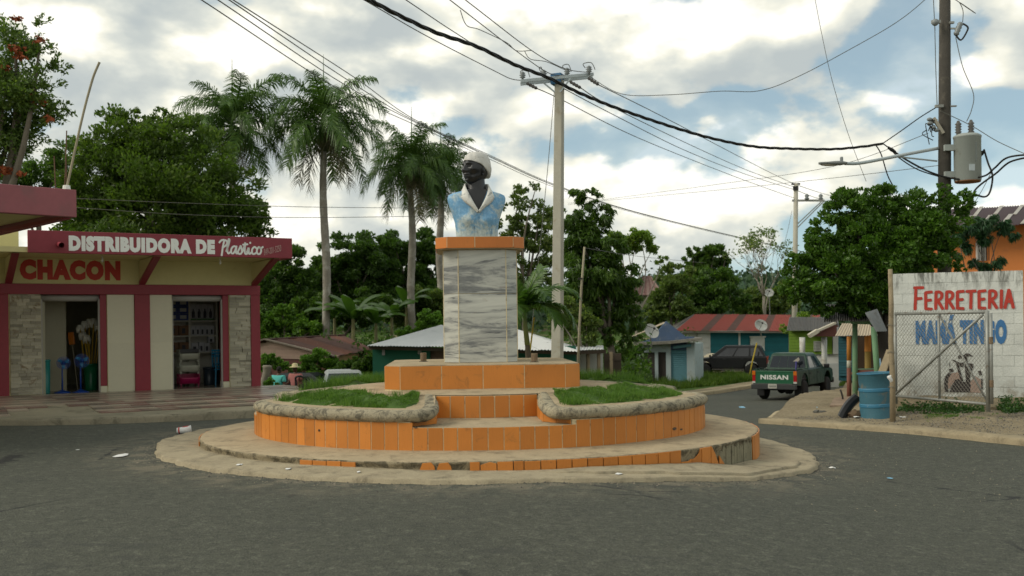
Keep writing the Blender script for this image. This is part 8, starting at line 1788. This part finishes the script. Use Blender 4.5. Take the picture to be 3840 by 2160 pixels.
# --- royal palms
def frond_mesh(name, e0, curv, L=3.1, ll=.80, nl=70, mat=None, wd=.043, plume=1.0, hang=.55):
    """feather leaf: rachis starts at the origin in the +x/z plane, e0 start elevation, curv total bend"""
    V = []; Fq = []; rp = []; p = Vector((0, 0, 0)); n = 40; ds = L/n
    for i in range(n+1):
        t = i/n; a = e0-curv*t**1.35; rp.append((p.copy(), Vector((math.cos(a), 0, math.sin(a))))); p = p+rp[-1][1]*ds
    def quad_(a, b_, c, d): k = len(V); V.extend([a, b_, c, d]); Fq.append((k, k+1, k+2, k+3))
    for i in range(n):
        w0, w1 = .05*(1-i/n)+.006, .05*(1-(i+1)/n)+.006; (a, d0), (b_, d1) = rp[i], rp[i+1]; y = Vector((0, 1, 0)); quad_(a-y*w0, b_-y*w1, b_+y*w1, a+y*w0); z = Vector((0, 0, 1)); quad_(a-z*w0, b_-z*w1, b_+z*w1*.3, a+z*w0*.3)
    for s_ in (-1, 1):
        for k in range(nl):
            t = .10+.90*(k+rng.uniform(-.3, .3))/nl; t = min(.995, max(.05, t)); i = min(int(t*n), n-1); q, d = rp[i]; q = q+d*(t*n-i)*ds
            l = ll*(.35+.65*math.sin(math.pi*min(1, .15+t*.80))**.7)*rng.uniform(.8, 1.1); nrm = Vector((-d.z, 0, d.x)); el = rng.uniform(-.5, .9)*plume
            dr = (d*(.45+.4*t)+Vector((0, s_, 0))*math.cos(el)+nrm*math.sin(el)*.8).normalized(); side = d*wd
            m_ = q+dr*l*.5+Vector((0, 0, -hang*l*.10)); e_ = q+dr*l*.86+Vector((0, 0, -hang*l*.55)); quad_(q-side*.5, q+side*.5, m_+side*.55, m_-side*.55); quad_(m_-side*.55, m_+side*.55, e_+side*.10, e_-side*.10)
    return raw_mesh(name, np.array([tuple(v) for v in V]), np.array(Fq), mat or L_PALM)
FR_ = [frond_mesh("frond", R(72), R(75), 2.9, hang=.9), frond_mesh("frond", R(55), R(115), 3.1, hang=.9), frond_mesh("frond", R(30), R(120), 3.2, hang=1.0), frond_mesh("frond", R(5), R(95), 3.0, hang=1.05), frond_mesh("frond", R(-25), R(60), 2.9, hang=.9), frond_mesh("frond", R(-55), R(30), 2.6, mat=L_PALMD, nl=40, hang=.7)]
def palm(label, heart, base, Y, sc=1.0, seed=0, nf=(3, 5, 6, 5, 4, 3), dry=True, trunk_r=.17, wind=.0):
    rr = random.Random(seed); h = at(*heart, Y); b0 = at(*base, Y); root = thing("royal_palm", label, "palm tree", b0, group="royal palms"); mb = MB(); mb.smooth = True; n = 16
    pts = [b0.lerp(h+Vector((0, 0, -1.3*sc)), k/n)+Vector((math.sin(k*.5+seed)*.05, 0, 0)) for k in range(n+1)]; pts[0] = pts[0]+Vector((0, 0, -.6)); mb.tube(pts, [trunk_r*(1.05+.18*math.sin(k/n*3.0)-.25*k/n)+(.012 if k % 2 else 0) for k in range(n+1)], 10); mb.build("trunk", M_TRUNKP, root)
    mb = MB(); mb.smooth = True; mb.tube([h+Vector((0, 0, -1.5*sc)), h+Vector((0, 0, -.9*sc)), h+Vector((0, 0, .1))], [.15*sc, .17*sc, .08*sc], 10); mb.build("crownshaft", paint("crownshaft_green", (.075, .10, .05), .6, .15, 3), root)
    for k, cnt in enumerate(nf):
        for i in range(cnt):
            a = 2*math.pi*(i+rr.uniform(-.3, .3))/cnt+k*1.1; q = rr.uniform(.85, 1.12)*sc; M = Matrix.Translation(h+Vector((0, 0, -.10*k*sc))) @ Matrix.Rotation(a, 4, 'Z') @ Matrix.Rotation(rr.uniform(-.12, .12), 4, 'Y') @ Matrix.Rotation(rr.uniform(-.4, .4), 4, 'X') @ Matrix.Diagonal((q, q, q, 1)); inst("frond", FR_[k], M, root)
    mb = MB(); mb.tube([h, h+Vector((.05, 0, 1.4*sc)), h+Vector((.06, 0, 2.75*sc))], [.05, .03, .008], 6); mb.build("spear_leaf", L_PALM, root)
    if dry:
        P = np.array(h)+rng.normal(size=(260, 3))*np.array([.35, .35, .30])+np.array([0, 0, -1.15*sc]); V, Fq = leaf_quads(P, unit(260)*.4+np.array([0, 0, -1]), .6, .05); mesh_obj("fruit_strands", V, Fq, L_PALMD, root)
palm("royal palm standing behind the broad tree left of the others", (868, 450), (868, 1150), 50, 1.06, 1, nf=(5, 7, 8, 6, 4, 2)); palm("royal palm with the long bare trunk second from the left", (1211, 440), (1226, 1275), 50, 1.10, 5, nf=(4, 6, 7, 7, 5, 4)); palm("royal palm third from the left with a dense crown", (1541, 600), (1545, 1230), 54, 1.0, 9, nf=(4, 7, 7, 7, 5, 3)); palm("shorter royal palm partly hidden by the bust", (1650, 640), (1650, 1100), 57, .92, 14, nf=(5, 7, 7, 6, 4, 2))
# --- banana plants
def banana(label, px, py, Y, sc, seed, n=9):
    rr = random.Random(seed); b0 = at(px, py, Y); root = thing("banana_plant", label, "banana plant", b0, group="banana plants"); mb = MB(); mb.smooth = True; mb.tube([b0+Vector((0, 0, -1.2)), b0+Vector((0, 0, .9*sc))], [.14*sc, .08*sc], 8); mb.build("stem", paint("banana_stem", (.16, .15, .06), .7, .2), root)
    for i in range(n):
        a = 2*math.pi*i/n+rr.uniform(-.3, .3); e0 = rr.uniform(.7, 1.3); L = rr.uniform(1.7, 2.4)*sc; mb = MB(); mb.smooth = True; p = b0+Vector((0, 0, .8*sc)); hz = Vector((math.cos(a), math.sin(a), 0)); sd = Vector((-math.sin(a), math.cos(a), 0)); cen = []
        for k in range(11): t = k/10; el = e0-1.5*t**1.5; cen.append(p.copy()); p = p+(hz*math.cos(el)+Vector((0, 0, math.sin(el))))*L/10
        vs = []
        for k, c in enumerate(cen): t = k/10; w = .30*sc*math.sin(math.pi*min(1, max(0, (t-.12)/.9)))**.6 if t > .12 else .02; vs += [c+sd*w+Vector((0, 0, -.3*w)), c+Vector((0, 0, .06)), c-sd*w+Vector((0, 0, -.3*w))]
        mb.add(vs, [(3*k+j, 3*k+j+1, 3*k+j+4, 3*k+j+3) for k in range(10) for j in (0, 1)]); mb.build("leaf", L_BAN, root)
banana("banana plant with upright leaves left of the white zinc roof", 1325, 1262, 50, .95, 2, 11); banana("banana plant nearer the white zinc roof's left slope", 1410, 1268, 51, .8, 7, 9); banana("banana plant behind the trunk of the second palm", 1255, 1245, 52, .8, 12); banana("banana plant at the foot of the third palm's trunk", 1525, 1210, 55, .9, 21); banana("banana plant with broad leaves close to the pedestal", 1470, 1240, 52, .75, 33)
# --- bushes
def bush(label, px, py, Y, blobs, leaf, n, mat, group=None): return tree(label, Y, blobs, leaf, n, mat, (px, py), .03, cat="bush", name="bush", clump=.38, nclump=8, shell=.2, lim=5, group=group)
bush("green bush in front of the pink boarded wall", 1190, 1420, 36.6, [(1190, 1335, 42), (1150, 1370, 42), (1230, 1370, 40), (1110, 1385, 36), (1180, 1400, 44), (1260, 1390, 34)], .13, 4600, L_BUSH); bush("small bright bush close to the shop's right pillar", 1010, 1430, 36.4, [(1010, 1345, 28), (1035, 1360, 22), (990, 1372, 24), (1060, 1372, 22)], .13, 2400, L_BUSH); bush("dark bush against the green house's left corner", 1385, 1420, 34.0, [(1385, 1345, 30), (1360, 1375, 34), (1395, 1390, 32), (1335, 1395, 28)], .12, 2800, L_DARK); bush("low green bush between the silver car and the rusty house", 1300, 1420, 36.3, [(1300, 1375, 30), (1330, 1355, 24), (1270, 1395, 28)], .12, 2000, L_FOREST); bush("leafy weeds at the corner of the tiled forecourt", 1012, 1465, 33, [(1012, 1435, 20), (1000, 1450, 18), (1030, 1452, 16)], .09, 1200, L_BUSH); bush("creeper hanging in front of the shuttered kiosk's left end", 2370, 1430, 47, [(2370, 1330, 30), (2395, 1310, 22), (2365, 1380, 32), (2400, 1385, 22), (2350, 1420, 30)], .16, 2200, L_FOREST)
wt = at(985, 1470, 35.6); TS = thing("tree_stump", "pale knobbly pollarded trunk beside the shop's right pillar", "tree trunk", wt); mb = MB(); mb.smooth = True; mb.tube(bez([wt, at(990, 1430, 35.6), at(1000, 1395, 35.6), at(1002, 1370, 35.6)], 4), [.16, .15, .14, .13, .12, .12, .12, .13, .13, .14, .15, .17, .13], 9); mb.build("trunk", M_BARKP, TS)
# --- young palm by the pedestal
yb = PP(2.05, R(152), deck_z(2.05)) if False else at(1985, 1345, 18.35); yh = at(1968, 1165, 18.2)
YP = thing("young_palm", "young palm with arching fronds beside the right of the pedestal", "palm tree", yb); mb = MB(); mb.smooth = True; mb.tube(bez([yb+Vector((0, 0, -.35)), at(1978, 1290, 18.3)], 3), [.062, .055, .05, .045], 9); mb.build("trunk", paint("young_trunk", (.10, .085, .06), .9, .2, 8), YP)
mb = MB(); mb.smooth = True; mb.tube([at(1978, 1292, 18.3), at(1970, 1225, 18.25), yh], [.05, .042, .022], 9); mb.build("crownshaft", paint("young_crownshaft", (.17, .21, .075), .5, .1, 5), YP)
YF = [frond_mesh("frond", R(62), R(110), 1.15, .42, 54, L_YOUNG, .034, .35, .35), frond_mesh("frond", R(30), R(120), 1.15, .42, 54, L_YOUNG, .034, .35, .4), frond_mesh("frond", R(82), R(30), 1.0, .36, 44, L_YOUNG, .030, .3, .3)]
for k, (a, q, i) in enumerate(((8, .98, 0), (-14, .98, 1), (165, .9, 0), (200, .85, 1), (95, .9, 0), (255, .8, 1), (300, .85, 0), (-40, .8, 1), (130, .8, 1), (40, .85, 2), (225, .75, 2), (20, .8, 1))): inst("frond", YF[i], Matrix.Translation(yh) @ Matrix.Rotation(R(a), 4, 'Z') @ Matrix.Rotation(random.uniform(-.3, .3), 4, 'X') @ Matrix.Diagonal((q, q, q, 1)), YP)
mb = MB(); mb.smooth = True; mb.tube([yh, at(1985, 1080, 18.2), at(2022, 985, 18.2)], [.016, .012, .003], 6); mb.build("spear_leaf", L_TIP, YP)
mb = MB(); mb.tube([at(1986, 1330, 18.6), at(2003, 1190, 18.6)], .014, 6); mb.build("garden_stake", paint("yellow_stake", (.42, .33, .03), .6, .08), label="thin yellow stake behind the young palm", cat="stake")

# --- tangle of undergrowth between the houses and the woods
def undergrowth(spans, n, leaf, mat, name="undergrowth"):
    P = []
    for x0, x1, Y0, Y1, h in spans:
        k = int(n*(x1-x0)/sum(s_[1]-s_[0] for s_ in spans)); px = rng.uniform(x0, x1, k); Y = rng.uniform(Y0, Y1, k); x = (px-1920)/F*Y; f = np.clip(.55+.35*vn(x, Y, .9)+.2*vn(x, Y, 2.3), .08, 1.3); P.append(np.stack([x, Y, gz(x, Y)+h*f*rng.uniform(0, 1, k)**.6], 1))
    P = np.concatenate(P); V, Fq = leaf_quads(P, unit(len(P))+np.array([0, 0, .5]), leaf, leaf*.5, .1); mesh_obj(name, V, Fq, mat, kind="stuff")
def vn(x, y, s): return np.sin(x*s*1.7+1.3)*np.sin(y*s*1.3+.4)+.6*np.sin(x*s*3.1+y*s*2.3)
undergrowth([(960, 1750, 42, 46, 2.6), (960, 1900, 45, 54, 2.8), (960, 1900, 54, 76, 3.6), (1880, 2440, 42, 56, 2.2), (2330, 2620, 56, 70, 2.4), (2560, 3000, 68, 78, 3.0)], 56000, .24, L_FOREST)
undergrowth([(1900, 2300, 36, 40, 1.2)], 3000, .16, L_BUSH)
# ================================================================== GRASS
M_GRASS = m_leaf("lawn_blade", [(0.1, (.055, .105, .018)), (.45, (.090, .180, .026)), (.7, (.12, .225, .032)), (.93, (.27, .27, .085))], .55, .35, 3.0); M_SOIL = paint("turf_soil", (.055, .105, .018), .95, .3, 6, .8, 40); M_VERGE = m_leaf("verge_blade", [(0.1, (.045, .085, .012)), (.5, (.085, .155, .018)), (.9, (.15, .20, .035))], .55, .35, 1.0)
def blades(P, h, w, lean=.5, mat=None, name="grass", parent=None, kind="stuff"):
    n = len(P); a = rng.uniform(0, 2*math.pi, n); hh = h*rng.uniform(.45, 1.25, n); S_ = np.stack([np.cos(a), np.sin(a), np.zeros(n)], 1)*w*.5; b = rng.uniform(0, 2*math.pi, n); Ln = np.stack([np.cos(b), np.sin(b), np.zeros(n)], 1)*(hh*lean*rng.uniform(.2, 1.3, n))[:, None]; up = np.stack([np.zeros(n), np.zeros(n), hh], 1)
    V = np.stack([P-S_, P+S_, P+Ln+up], 1).reshape(-1, 3); return mesh_obj(name, V, np.arange(n*3).reshape(n, 3), mat or M_GRASS, parent, kind)
def vnoise(x, y, s): return np.sin(x*s*1.7+1.3)*np.sin(y*s*1.3+.4)+.6*np.sin(x*s*3.1+y*s*2.3)+.4*np.sin(x*s*6.3-y*s*5.1+.8)
for q in range(4):
    c0, c1 = NA+q*math.pi/2, NA+(q+1)*math.pi/2; root = thing("grass_bed", ("clipped grass bed right of the front steps", "grass bed behind the dais on the right", "grass bed behind the dais on the left", "clipped grass bed left of the front steps")[q], "grass bed", PP(2.9, (c0+c1)/2, .7), group="grass beds round the monument"); n = 26000 if q in (0, 3) else 16000
    r_ = np.sqrt(rng.uniform(2.10**2, 3.20**2, n*2)); t_ = rng.uniform(0, 1, n*2); hf_ = np.arcsin((.93+.16*ss(2.9, 3.2, r_))/r_); phi = c0+hf_+(c1-c0-2*hf_)*t_
    edge_in = 2.28+.10*np.sin(phi*9)+.07*np.sin(phi*23); k = r_ > edge_in; r_, phi = r_[k][:n], phi[k][:n]; X = CX+r_*np.sin(phi); Y_ = CY-r_*np.cos(phi)
    mound = .035+.030*vnoise(X, Y_, 2.2)+.018*vnoise(X+3, Y_, 6)
    fall = ss(3.24, 2.98, r_); back = 1.0 if q in (0, 3) else 1.9
    Z = np.interp(r_, [0, 1.6, 2.2, 2.7, 3.2, 3.5], [.80, .795, .755, .71, .655, .64])-.01+np.clip(mound, .0, .12)*fall
    hN = np.clip(.5+.5*vnoise(X, Y_, 4.0), .2, 1.6); P = np.stack([X, Y_, Z], 1); blades(P, .042*back*hN, .011, .7, M_GRASS, "turf", root, kind="stuff")
    mb = MB(); mb.smooth = True; vs = []; rows = np.linspace(2.24, 3.21, 12); cols = 30
    for r in rows:
        h0 = math.asin((.92+.16*float(ss(2.9, 3.2, r)))/r)
        for i in range(cols+1): ph = c0+h0+(c1-c0-2*h0)*i/cols; p = PP(r, ph); m_ = .030+.030*float(vnoise(p.x, p.y, 2.2))+.018*float(vnoise(p.x+3, p.y, 6)); e_ = min(1, (r-2.22)/.08)*min(1, i/1.5)*min(1, (cols-i)/1.5); vs.append((p.x, p.y, deck_z(r)-.012+max(0, m_)*float(ss(3.24, 2.98, r))*e_+.004))
    mb.add(vs, [(j*(cols+1)+i, j*(cols+1)+i+1, (j+1)*(cols+1)+i+1, (j+1)*(cols+1)+i) for j in range(11) for i in range(cols)]); mb.build("turf_base", M_SOIL, root)
    # taller seeding tufts
    tf = []
    for _ in range(10 if q in (0, 3) else 26): r = rng.uniform(2.4, 3.15); h0 = math.asin(.98/r); ph = rng.uniform(c0+h0, c1-h0); p = PP(r, ph, deck_z(r)); tf.append(np.array(p)+rng.normal(size=(130, 3))*np.array([.07, .07, .0]))
    blades(np.concatenate(tf), .12 if q in (0, 3) else .20, .009, .5, M_GRASS, "grass_tufts", root, kind="stuff")
def px_patch(poly, n, h, w, mat, name, zf=None, lean=.6, clump=0):
    """blades over the ground inside an outline"""
    Q_ = [ray_ground(x, y) if zf is None else on_lot(x, y) for x, y in poly]; pl = [(p.x, p.y) for p in Q_]; xs_, ys_ = [p[0] for p in pl], [p[1] for p in pl]; m = n*6
    X = rng.uniform(min(xs_), max(xs_), m); Y_ = rng.uniform(min(ys_), max(ys_), m); k = inside(pl, X, Y_); X, Y_ = X[k][:n], Y_[k][:n]
    if clump: kk = vnoise(X, Y_, clump) > rng.uniform(-.6, .9, len(X)); X, Y_ = X[kk], Y_[kk]
    Z = gz(X, Y_) if zf is None else zf(X, Y_); hN = np.clip(.6+.5*vnoise(X, Y_, 1.6), .25, 1.6); return blades(np.stack([X, Y_, Z-.02], 1), h*hN, w, lean, mat, name)
px_patch([(2330, 1442), (2600, 1424), (2840, 1412), (2870, 1422), (2700, 1444), (2560, 1458), (2330, 1474)], 22000, .34, .05, M_VERGE, "verge_grass")
px_patch([(2600, 1412), (2900, 1404), (2900, 1414), (2620, 1424)], 9000, .30, .05, M_VERGE, "verge_grass"); px_patch([(2040, 1440), (2400, 1436), (2420, 1470), (2040, 1470)], 9000, .4, .05, M_GRASS, "rough_grass"); px_patch([(1020, 1446), (1400, 1438), (1400, 1470), (1030, 1480)], 9000, .35, .04, M_GRASS, "rough_grass")
px_patch([(3110, 1430), (3190, 1420), (3190, 1445), (3120, 1450)], 1500, .2, .04, M_VERGE, "verge_grass")
WD = m_leaf("weed_leaf", gstops((.030, .075, .014)), .5, .25, 2.0)
def weeds(poly, n, hgt, leaf, name="weeds"):
    Q_ = [on_lot(x, y) for x, y in poly]; pl = [(p.x, p.y) for p in Q_]; X = rng.uniform(min(p[0] for p in pl), max(p[0] for p in pl), n*6); Y_ = rng.uniform(min(p[1] for p in pl), max(p[1] for p in pl), n*6); k = inside(pl, X, Y_); X, Y_ = X[k], Y_[k]; kk = vnoise(X, Y_, 3.0) > rng.uniform(-1.1, .7, len(X)); X, Y_ = X[kk][:n], Y_[kk][:n]; Z = lot_z(X, Y_)+rng.uniform(0, 1, len(X))**1.5*hgt*np.clip(.6+.5*vnoise(X, Y_, 2.4), .2, 1.4)
    V, Fq = leaf_quads(np.stack([X, Y_, Z], 1), unit(len(X))+np.array([0, 0, .5]), leaf, leaf*.55); mesh_obj(name, V, Fq, WD, kind="stuff")
weeds([(3360, 1545), (3420, 1512), (3600, 1510), (3700, 1520), (3690, 1548), (3480, 1562)], 4200, .20, .07); weeds([(3720, 1530), (3760, 1500), (3860, 1498), (3860, 1545), (3780, 1552)], 3200, .26, .07); px_patch([(3450, 1560), (3560, 1555), (3600, 1572), (3480, 1585)], 1800, .07, .012, M_GRASS, "grass_patch", lot_z); px_patch([(3620, 1560), (3740, 1552), (3760, 1575), (3640, 1580)], 1400, .07, .012, M_GRASS, "grass_patch", lot_z, clump=3)
# gravel and crumbs
def crumbs(name, pts, r0, r1, mat, zf):
    n = len(pts); V = []; Fq = []; base = np.array([[1, 0, 0], [0, 1, 0], [-1, 0, 0], [0, -1, 0], [0, 0, 1]], float)
    P = np.array([(x, y, float(zf(x, y))) for x, y in pts]); r = rng.uniform(r0, r1, n); B = base[None]*r[:, None, None]*rng.uniform(.6, 1.3, (n, 5, 3)); V = (P[:, None]+B).reshape(-1, 3); tri = np.array([[0, 1, 4], [1, 2, 4], [2, 3, 4], [3, 0, 4]]); Fq = (tri[None]+np.arange(n)[:, None, None]*5).reshape(-1, 3); return mesh_obj(name, V, Fq, mat, kind="stuff")
M_GRAV = paint("pale_gravel", (.20, .175, .13), .95, .3, 20); M_GRAVD = paint("dark_gravel", (.075, .07, .06), .95, .3, 20)
Q_ = [(rng.uniform(5.5, 10.5), rng.uniform(16.5, 22.5)) for _ in range(9000)]; Q_ = [p for p in Q_ if float(lot_d(*p)) > .25]
crumbs("gravel", Q_[:3500], .006, .022, M_GRAV, lot_z); crumbs("gravel", Q_[3500:6000], .006, .022, M_GRAVD, lot_z)
Q_ = []
for _ in range(1800): ph = rng.uniform(-1.9, 1.9); r = apron_edge(ph)+abs(rng.normal())*.22-.05; p = PP(r, ph); Q_.append((p.x, p.y))
crumbs("gravel", Q_[:600], .004, .014, M_GRAV, lambda x, y: G(x, y)); crumbs("gravel", Q_[600:], .004, .015, M_GRAVD, lambda x, y: G(x, y))
Q_ = [(rng.uniform(2.5, 7.5), rng.uniform(11, 19)) for _ in range(250)]; crumbs("gravel", Q_, .004, .014, M_GRAV, G)
# ================================================================== LITTER
M_CUPW = paint("white_cup", (.72, .72, .69), .5, .04, 4); M_CUPR = paint("red_cup_print", (.50, .035, .03), .5, .05, 4); M_PAPER = paint("white_litter", (.66, .66, .63), .8, .08, 9); M_PLB = paint("blue_litter", (.18, .42, .58), .5, .1, 6)
cp = ray_ground(690, 1626); L_ = 50/F*cp.y; r1 = 15/F*cp.y; r0_ = 11.0/F*cp.y; CU = thing("paper_cup", "white paper cup with red bands lying on the asphalt left of the monument", "cup", cp); ax = Vector((.98, .10, .0)).normalized()
def CUP(x0, ra, x1, rb, mat, name, n=20, caps=True, off=0):
    p0 = cp+Vector((0, 0, r1))+ax*(x0-L_/2); p1 = cp+Vector((0, 0, r1))+ax*(x1-L_/2); p0.z -= (r1-ra); p1.z -= (r1-rb); p0.z += off; p1.z += off; mb = MB(); mb.smooth = True; mb.tube([p0, p1], [ra, rb], n, caps=caps); return mb.build(name, mat, CU)
def cr_(x): return r0_+(r1-r0_)*x/L_
CUP(0, r0_, L_, r1, M_CUPW, "cup_wall"); CUP(L_*.97, r1*1.04, L_*1.0, r1*1.05, M_CUPW, "rim"); CUP(L_*.12, cr_(L_*.12)+.0025, L_*.22, cr_(L_*.22)+.0025, M_CUPR, "red_band", caps=False)
mb = MB(); c = cp+Vector((0, 0, r1))
vs = []
for i in range(6):
    a = R(60)+R(40)*i/5
    for x in (L_*.42, L_*.86): rr = cr_(x)+.003; vs.append(c+ax*(x-L_/2)+Vector((0, -math.cos(a)*rr*1.0, math.sin(a)*rr-(r1-cr_(x)))))
mb.add(vs, [(2*i, 2*i+1, 2*i+3, 2*i+2) for i in range(5)]); mb.build("red_print", M_CUPR, CU)
def scrap(px, py, w, h, mat, label, zf=None, seed=0, name="litter", cat="litter", group=None):
    p = ray_ground(px, py) if zf is None else zf(px, py); rr = random.Random(seed+px); mb = MB(); s_ = p.y/F; n = 7; vs = [p+Vector((0, 0, h*s_*.6+.004))]
    for k in range(n): a = 2*math.pi*k/n; q = rr.uniform(.6, 1.2); vs.append(p+Vector((math.cos(a)*w*s_*.5*q, math.sin(a)*w*s_*.9*q, .004+rr.uniform(0, h*s_*.5))))
    mb.add(vs, [(0, k+1, (k+1) % n+1) for k in range(n)]); return mb.build(name, mat, label=label, cat=cat, group=group)
scrap(458, 1710, 66, 8, M_PAPER, "flat white scrap of paper on the road left of the apron"); scrap(292, 1689, 14, 5, M_PAPER, "tiny white scrap at the far left of the road"); scrap(2782, 1529, 26, 8, M_PLB, "blue plastic wrapper on the road by the side street"); scrap(3122, 1758, 26, 12, M_PAPER, "crumpled white scrap just off the right tip of the apron"); scrap(3338, 1796, 22, 8, M_PLB, "pale blue scrap on the asphalt at the right")
def on_ap(px, py):
    z = 0.0
    for _ in range(8): p = ray_z(px, py, z); d = Vector((p.x-CX, p.y-CY)); ph = math.atan2(d.x, -d.y); z = apron_z(d.length, ph)
    return p
for k, (px, py, w, h, m_, lb) in enumerate(((2260, 1773, 36, 8, M_PAPER, "larger white scrap on the front right of the apron"), (2320, 1779, 34, 6, M_PAPER, "long thin white scrap beside the larger one on the apron"), (1082, 1760, 26, 6, M_PAPER, "white scrap on the left front edge of the apron"), (1345, 1772, 20, 8, M_PAPER, "white scrap at the front edge of the apron below the tile patch"), (898, 1745, 22, 8, M_PAPER, "white scrap on the apron's left rim"), (2200, 1804, 14, 5, M_CUPR, "small red scrap below the front of the apron"), (1895, 1755, 26, 8, M_PLB, "blue and white tube against the lowest step"))): scrap(px, py, w, h, m_, lb, on_ap if py < 1800 else None)
for px, py, w, h, m_, lb in ((3212, 1568, 24, 12, M_PAPER, "white crumpled paper at the foot of the blue drum"), (3382, 1566, 32, 7, M_PAPER, "flat white litter right of the wooden post"), (3420, 1566, 20, 9, M_PAPER, "white bottle litter on the dirt near the gate"), (3064, 1531, 18, 8, M_PLB, "pale blue bag on the dirt corner's edge"), (3222, 1606, 24, 5, M_PLB, "pale blue scrap on the kerb below the drum")): scrap(px, py, w, h, m_, lb, on_lot)
bg = at(3338, 1418, 20.7); mb = MB(); mb.smooth = True; mb.ell(bg, (.045, .04, .075), 10, 8); mb.v = [tuple(Vector(v)+Vector((.02*math.sin(v[2]*40), 0, .015*math.sin(v[0]*50)))) for v in mb.v]; mb.build("hanging_bag", M_PAPER, label="white plastic bag tied to the wooden post beside the drum", cat="bag")
# small marks on the tiles
for px, py, r, nm in ((1196, 1614, 4.5, "hole"), (2530, 1608, 13, "chip"), (2556, 1610, 9, "chip"), (1558, 1604, 6, "chip")):
    o_ = Vector((0, 0, EYE)); d_ = at(px, py, 10)-o_; a2 = d_.x**2+d_.y**2; b2 = -2*(d_.x*CX+d_.y*CY); c2 = CX*CX+CY*CY-(R2+.006)**2; tt = (-b2-math.sqrt(b2*b2-4*a2*c2))/(2*a2); p = o_+d_*tt; nrm = Vector((p.x-CX, p.y-CY, 0)).normalized(); sd = Vector((-nrm.y, nrm.x, 0)); s_ = p.y/F; rr = random.Random(px); mb = MB()
    pts = [p+sd*(math.cos(a)*r*s_*(1.5 if nm == "chip" else 1)*rr.uniform(.45 if nm == "chip" else 1, 1))+Vector((0, 0, math.sin(a)*r*s_*.62*(.75 if nm == "chip" else 1.6)*rr.uniform(.7 if nm == "chip" else 1, 1))) for a in np.linspace(0, 2*math.pi, 10)[:-1]]; mb.extr([q-nrm*.004 for q in pts], nrm*.005); mb.build("tile_"+nm, M_DARK if nm == "hole" else paint("chip_brown", (.10, .07, .045), .9, .3, 12), UT)
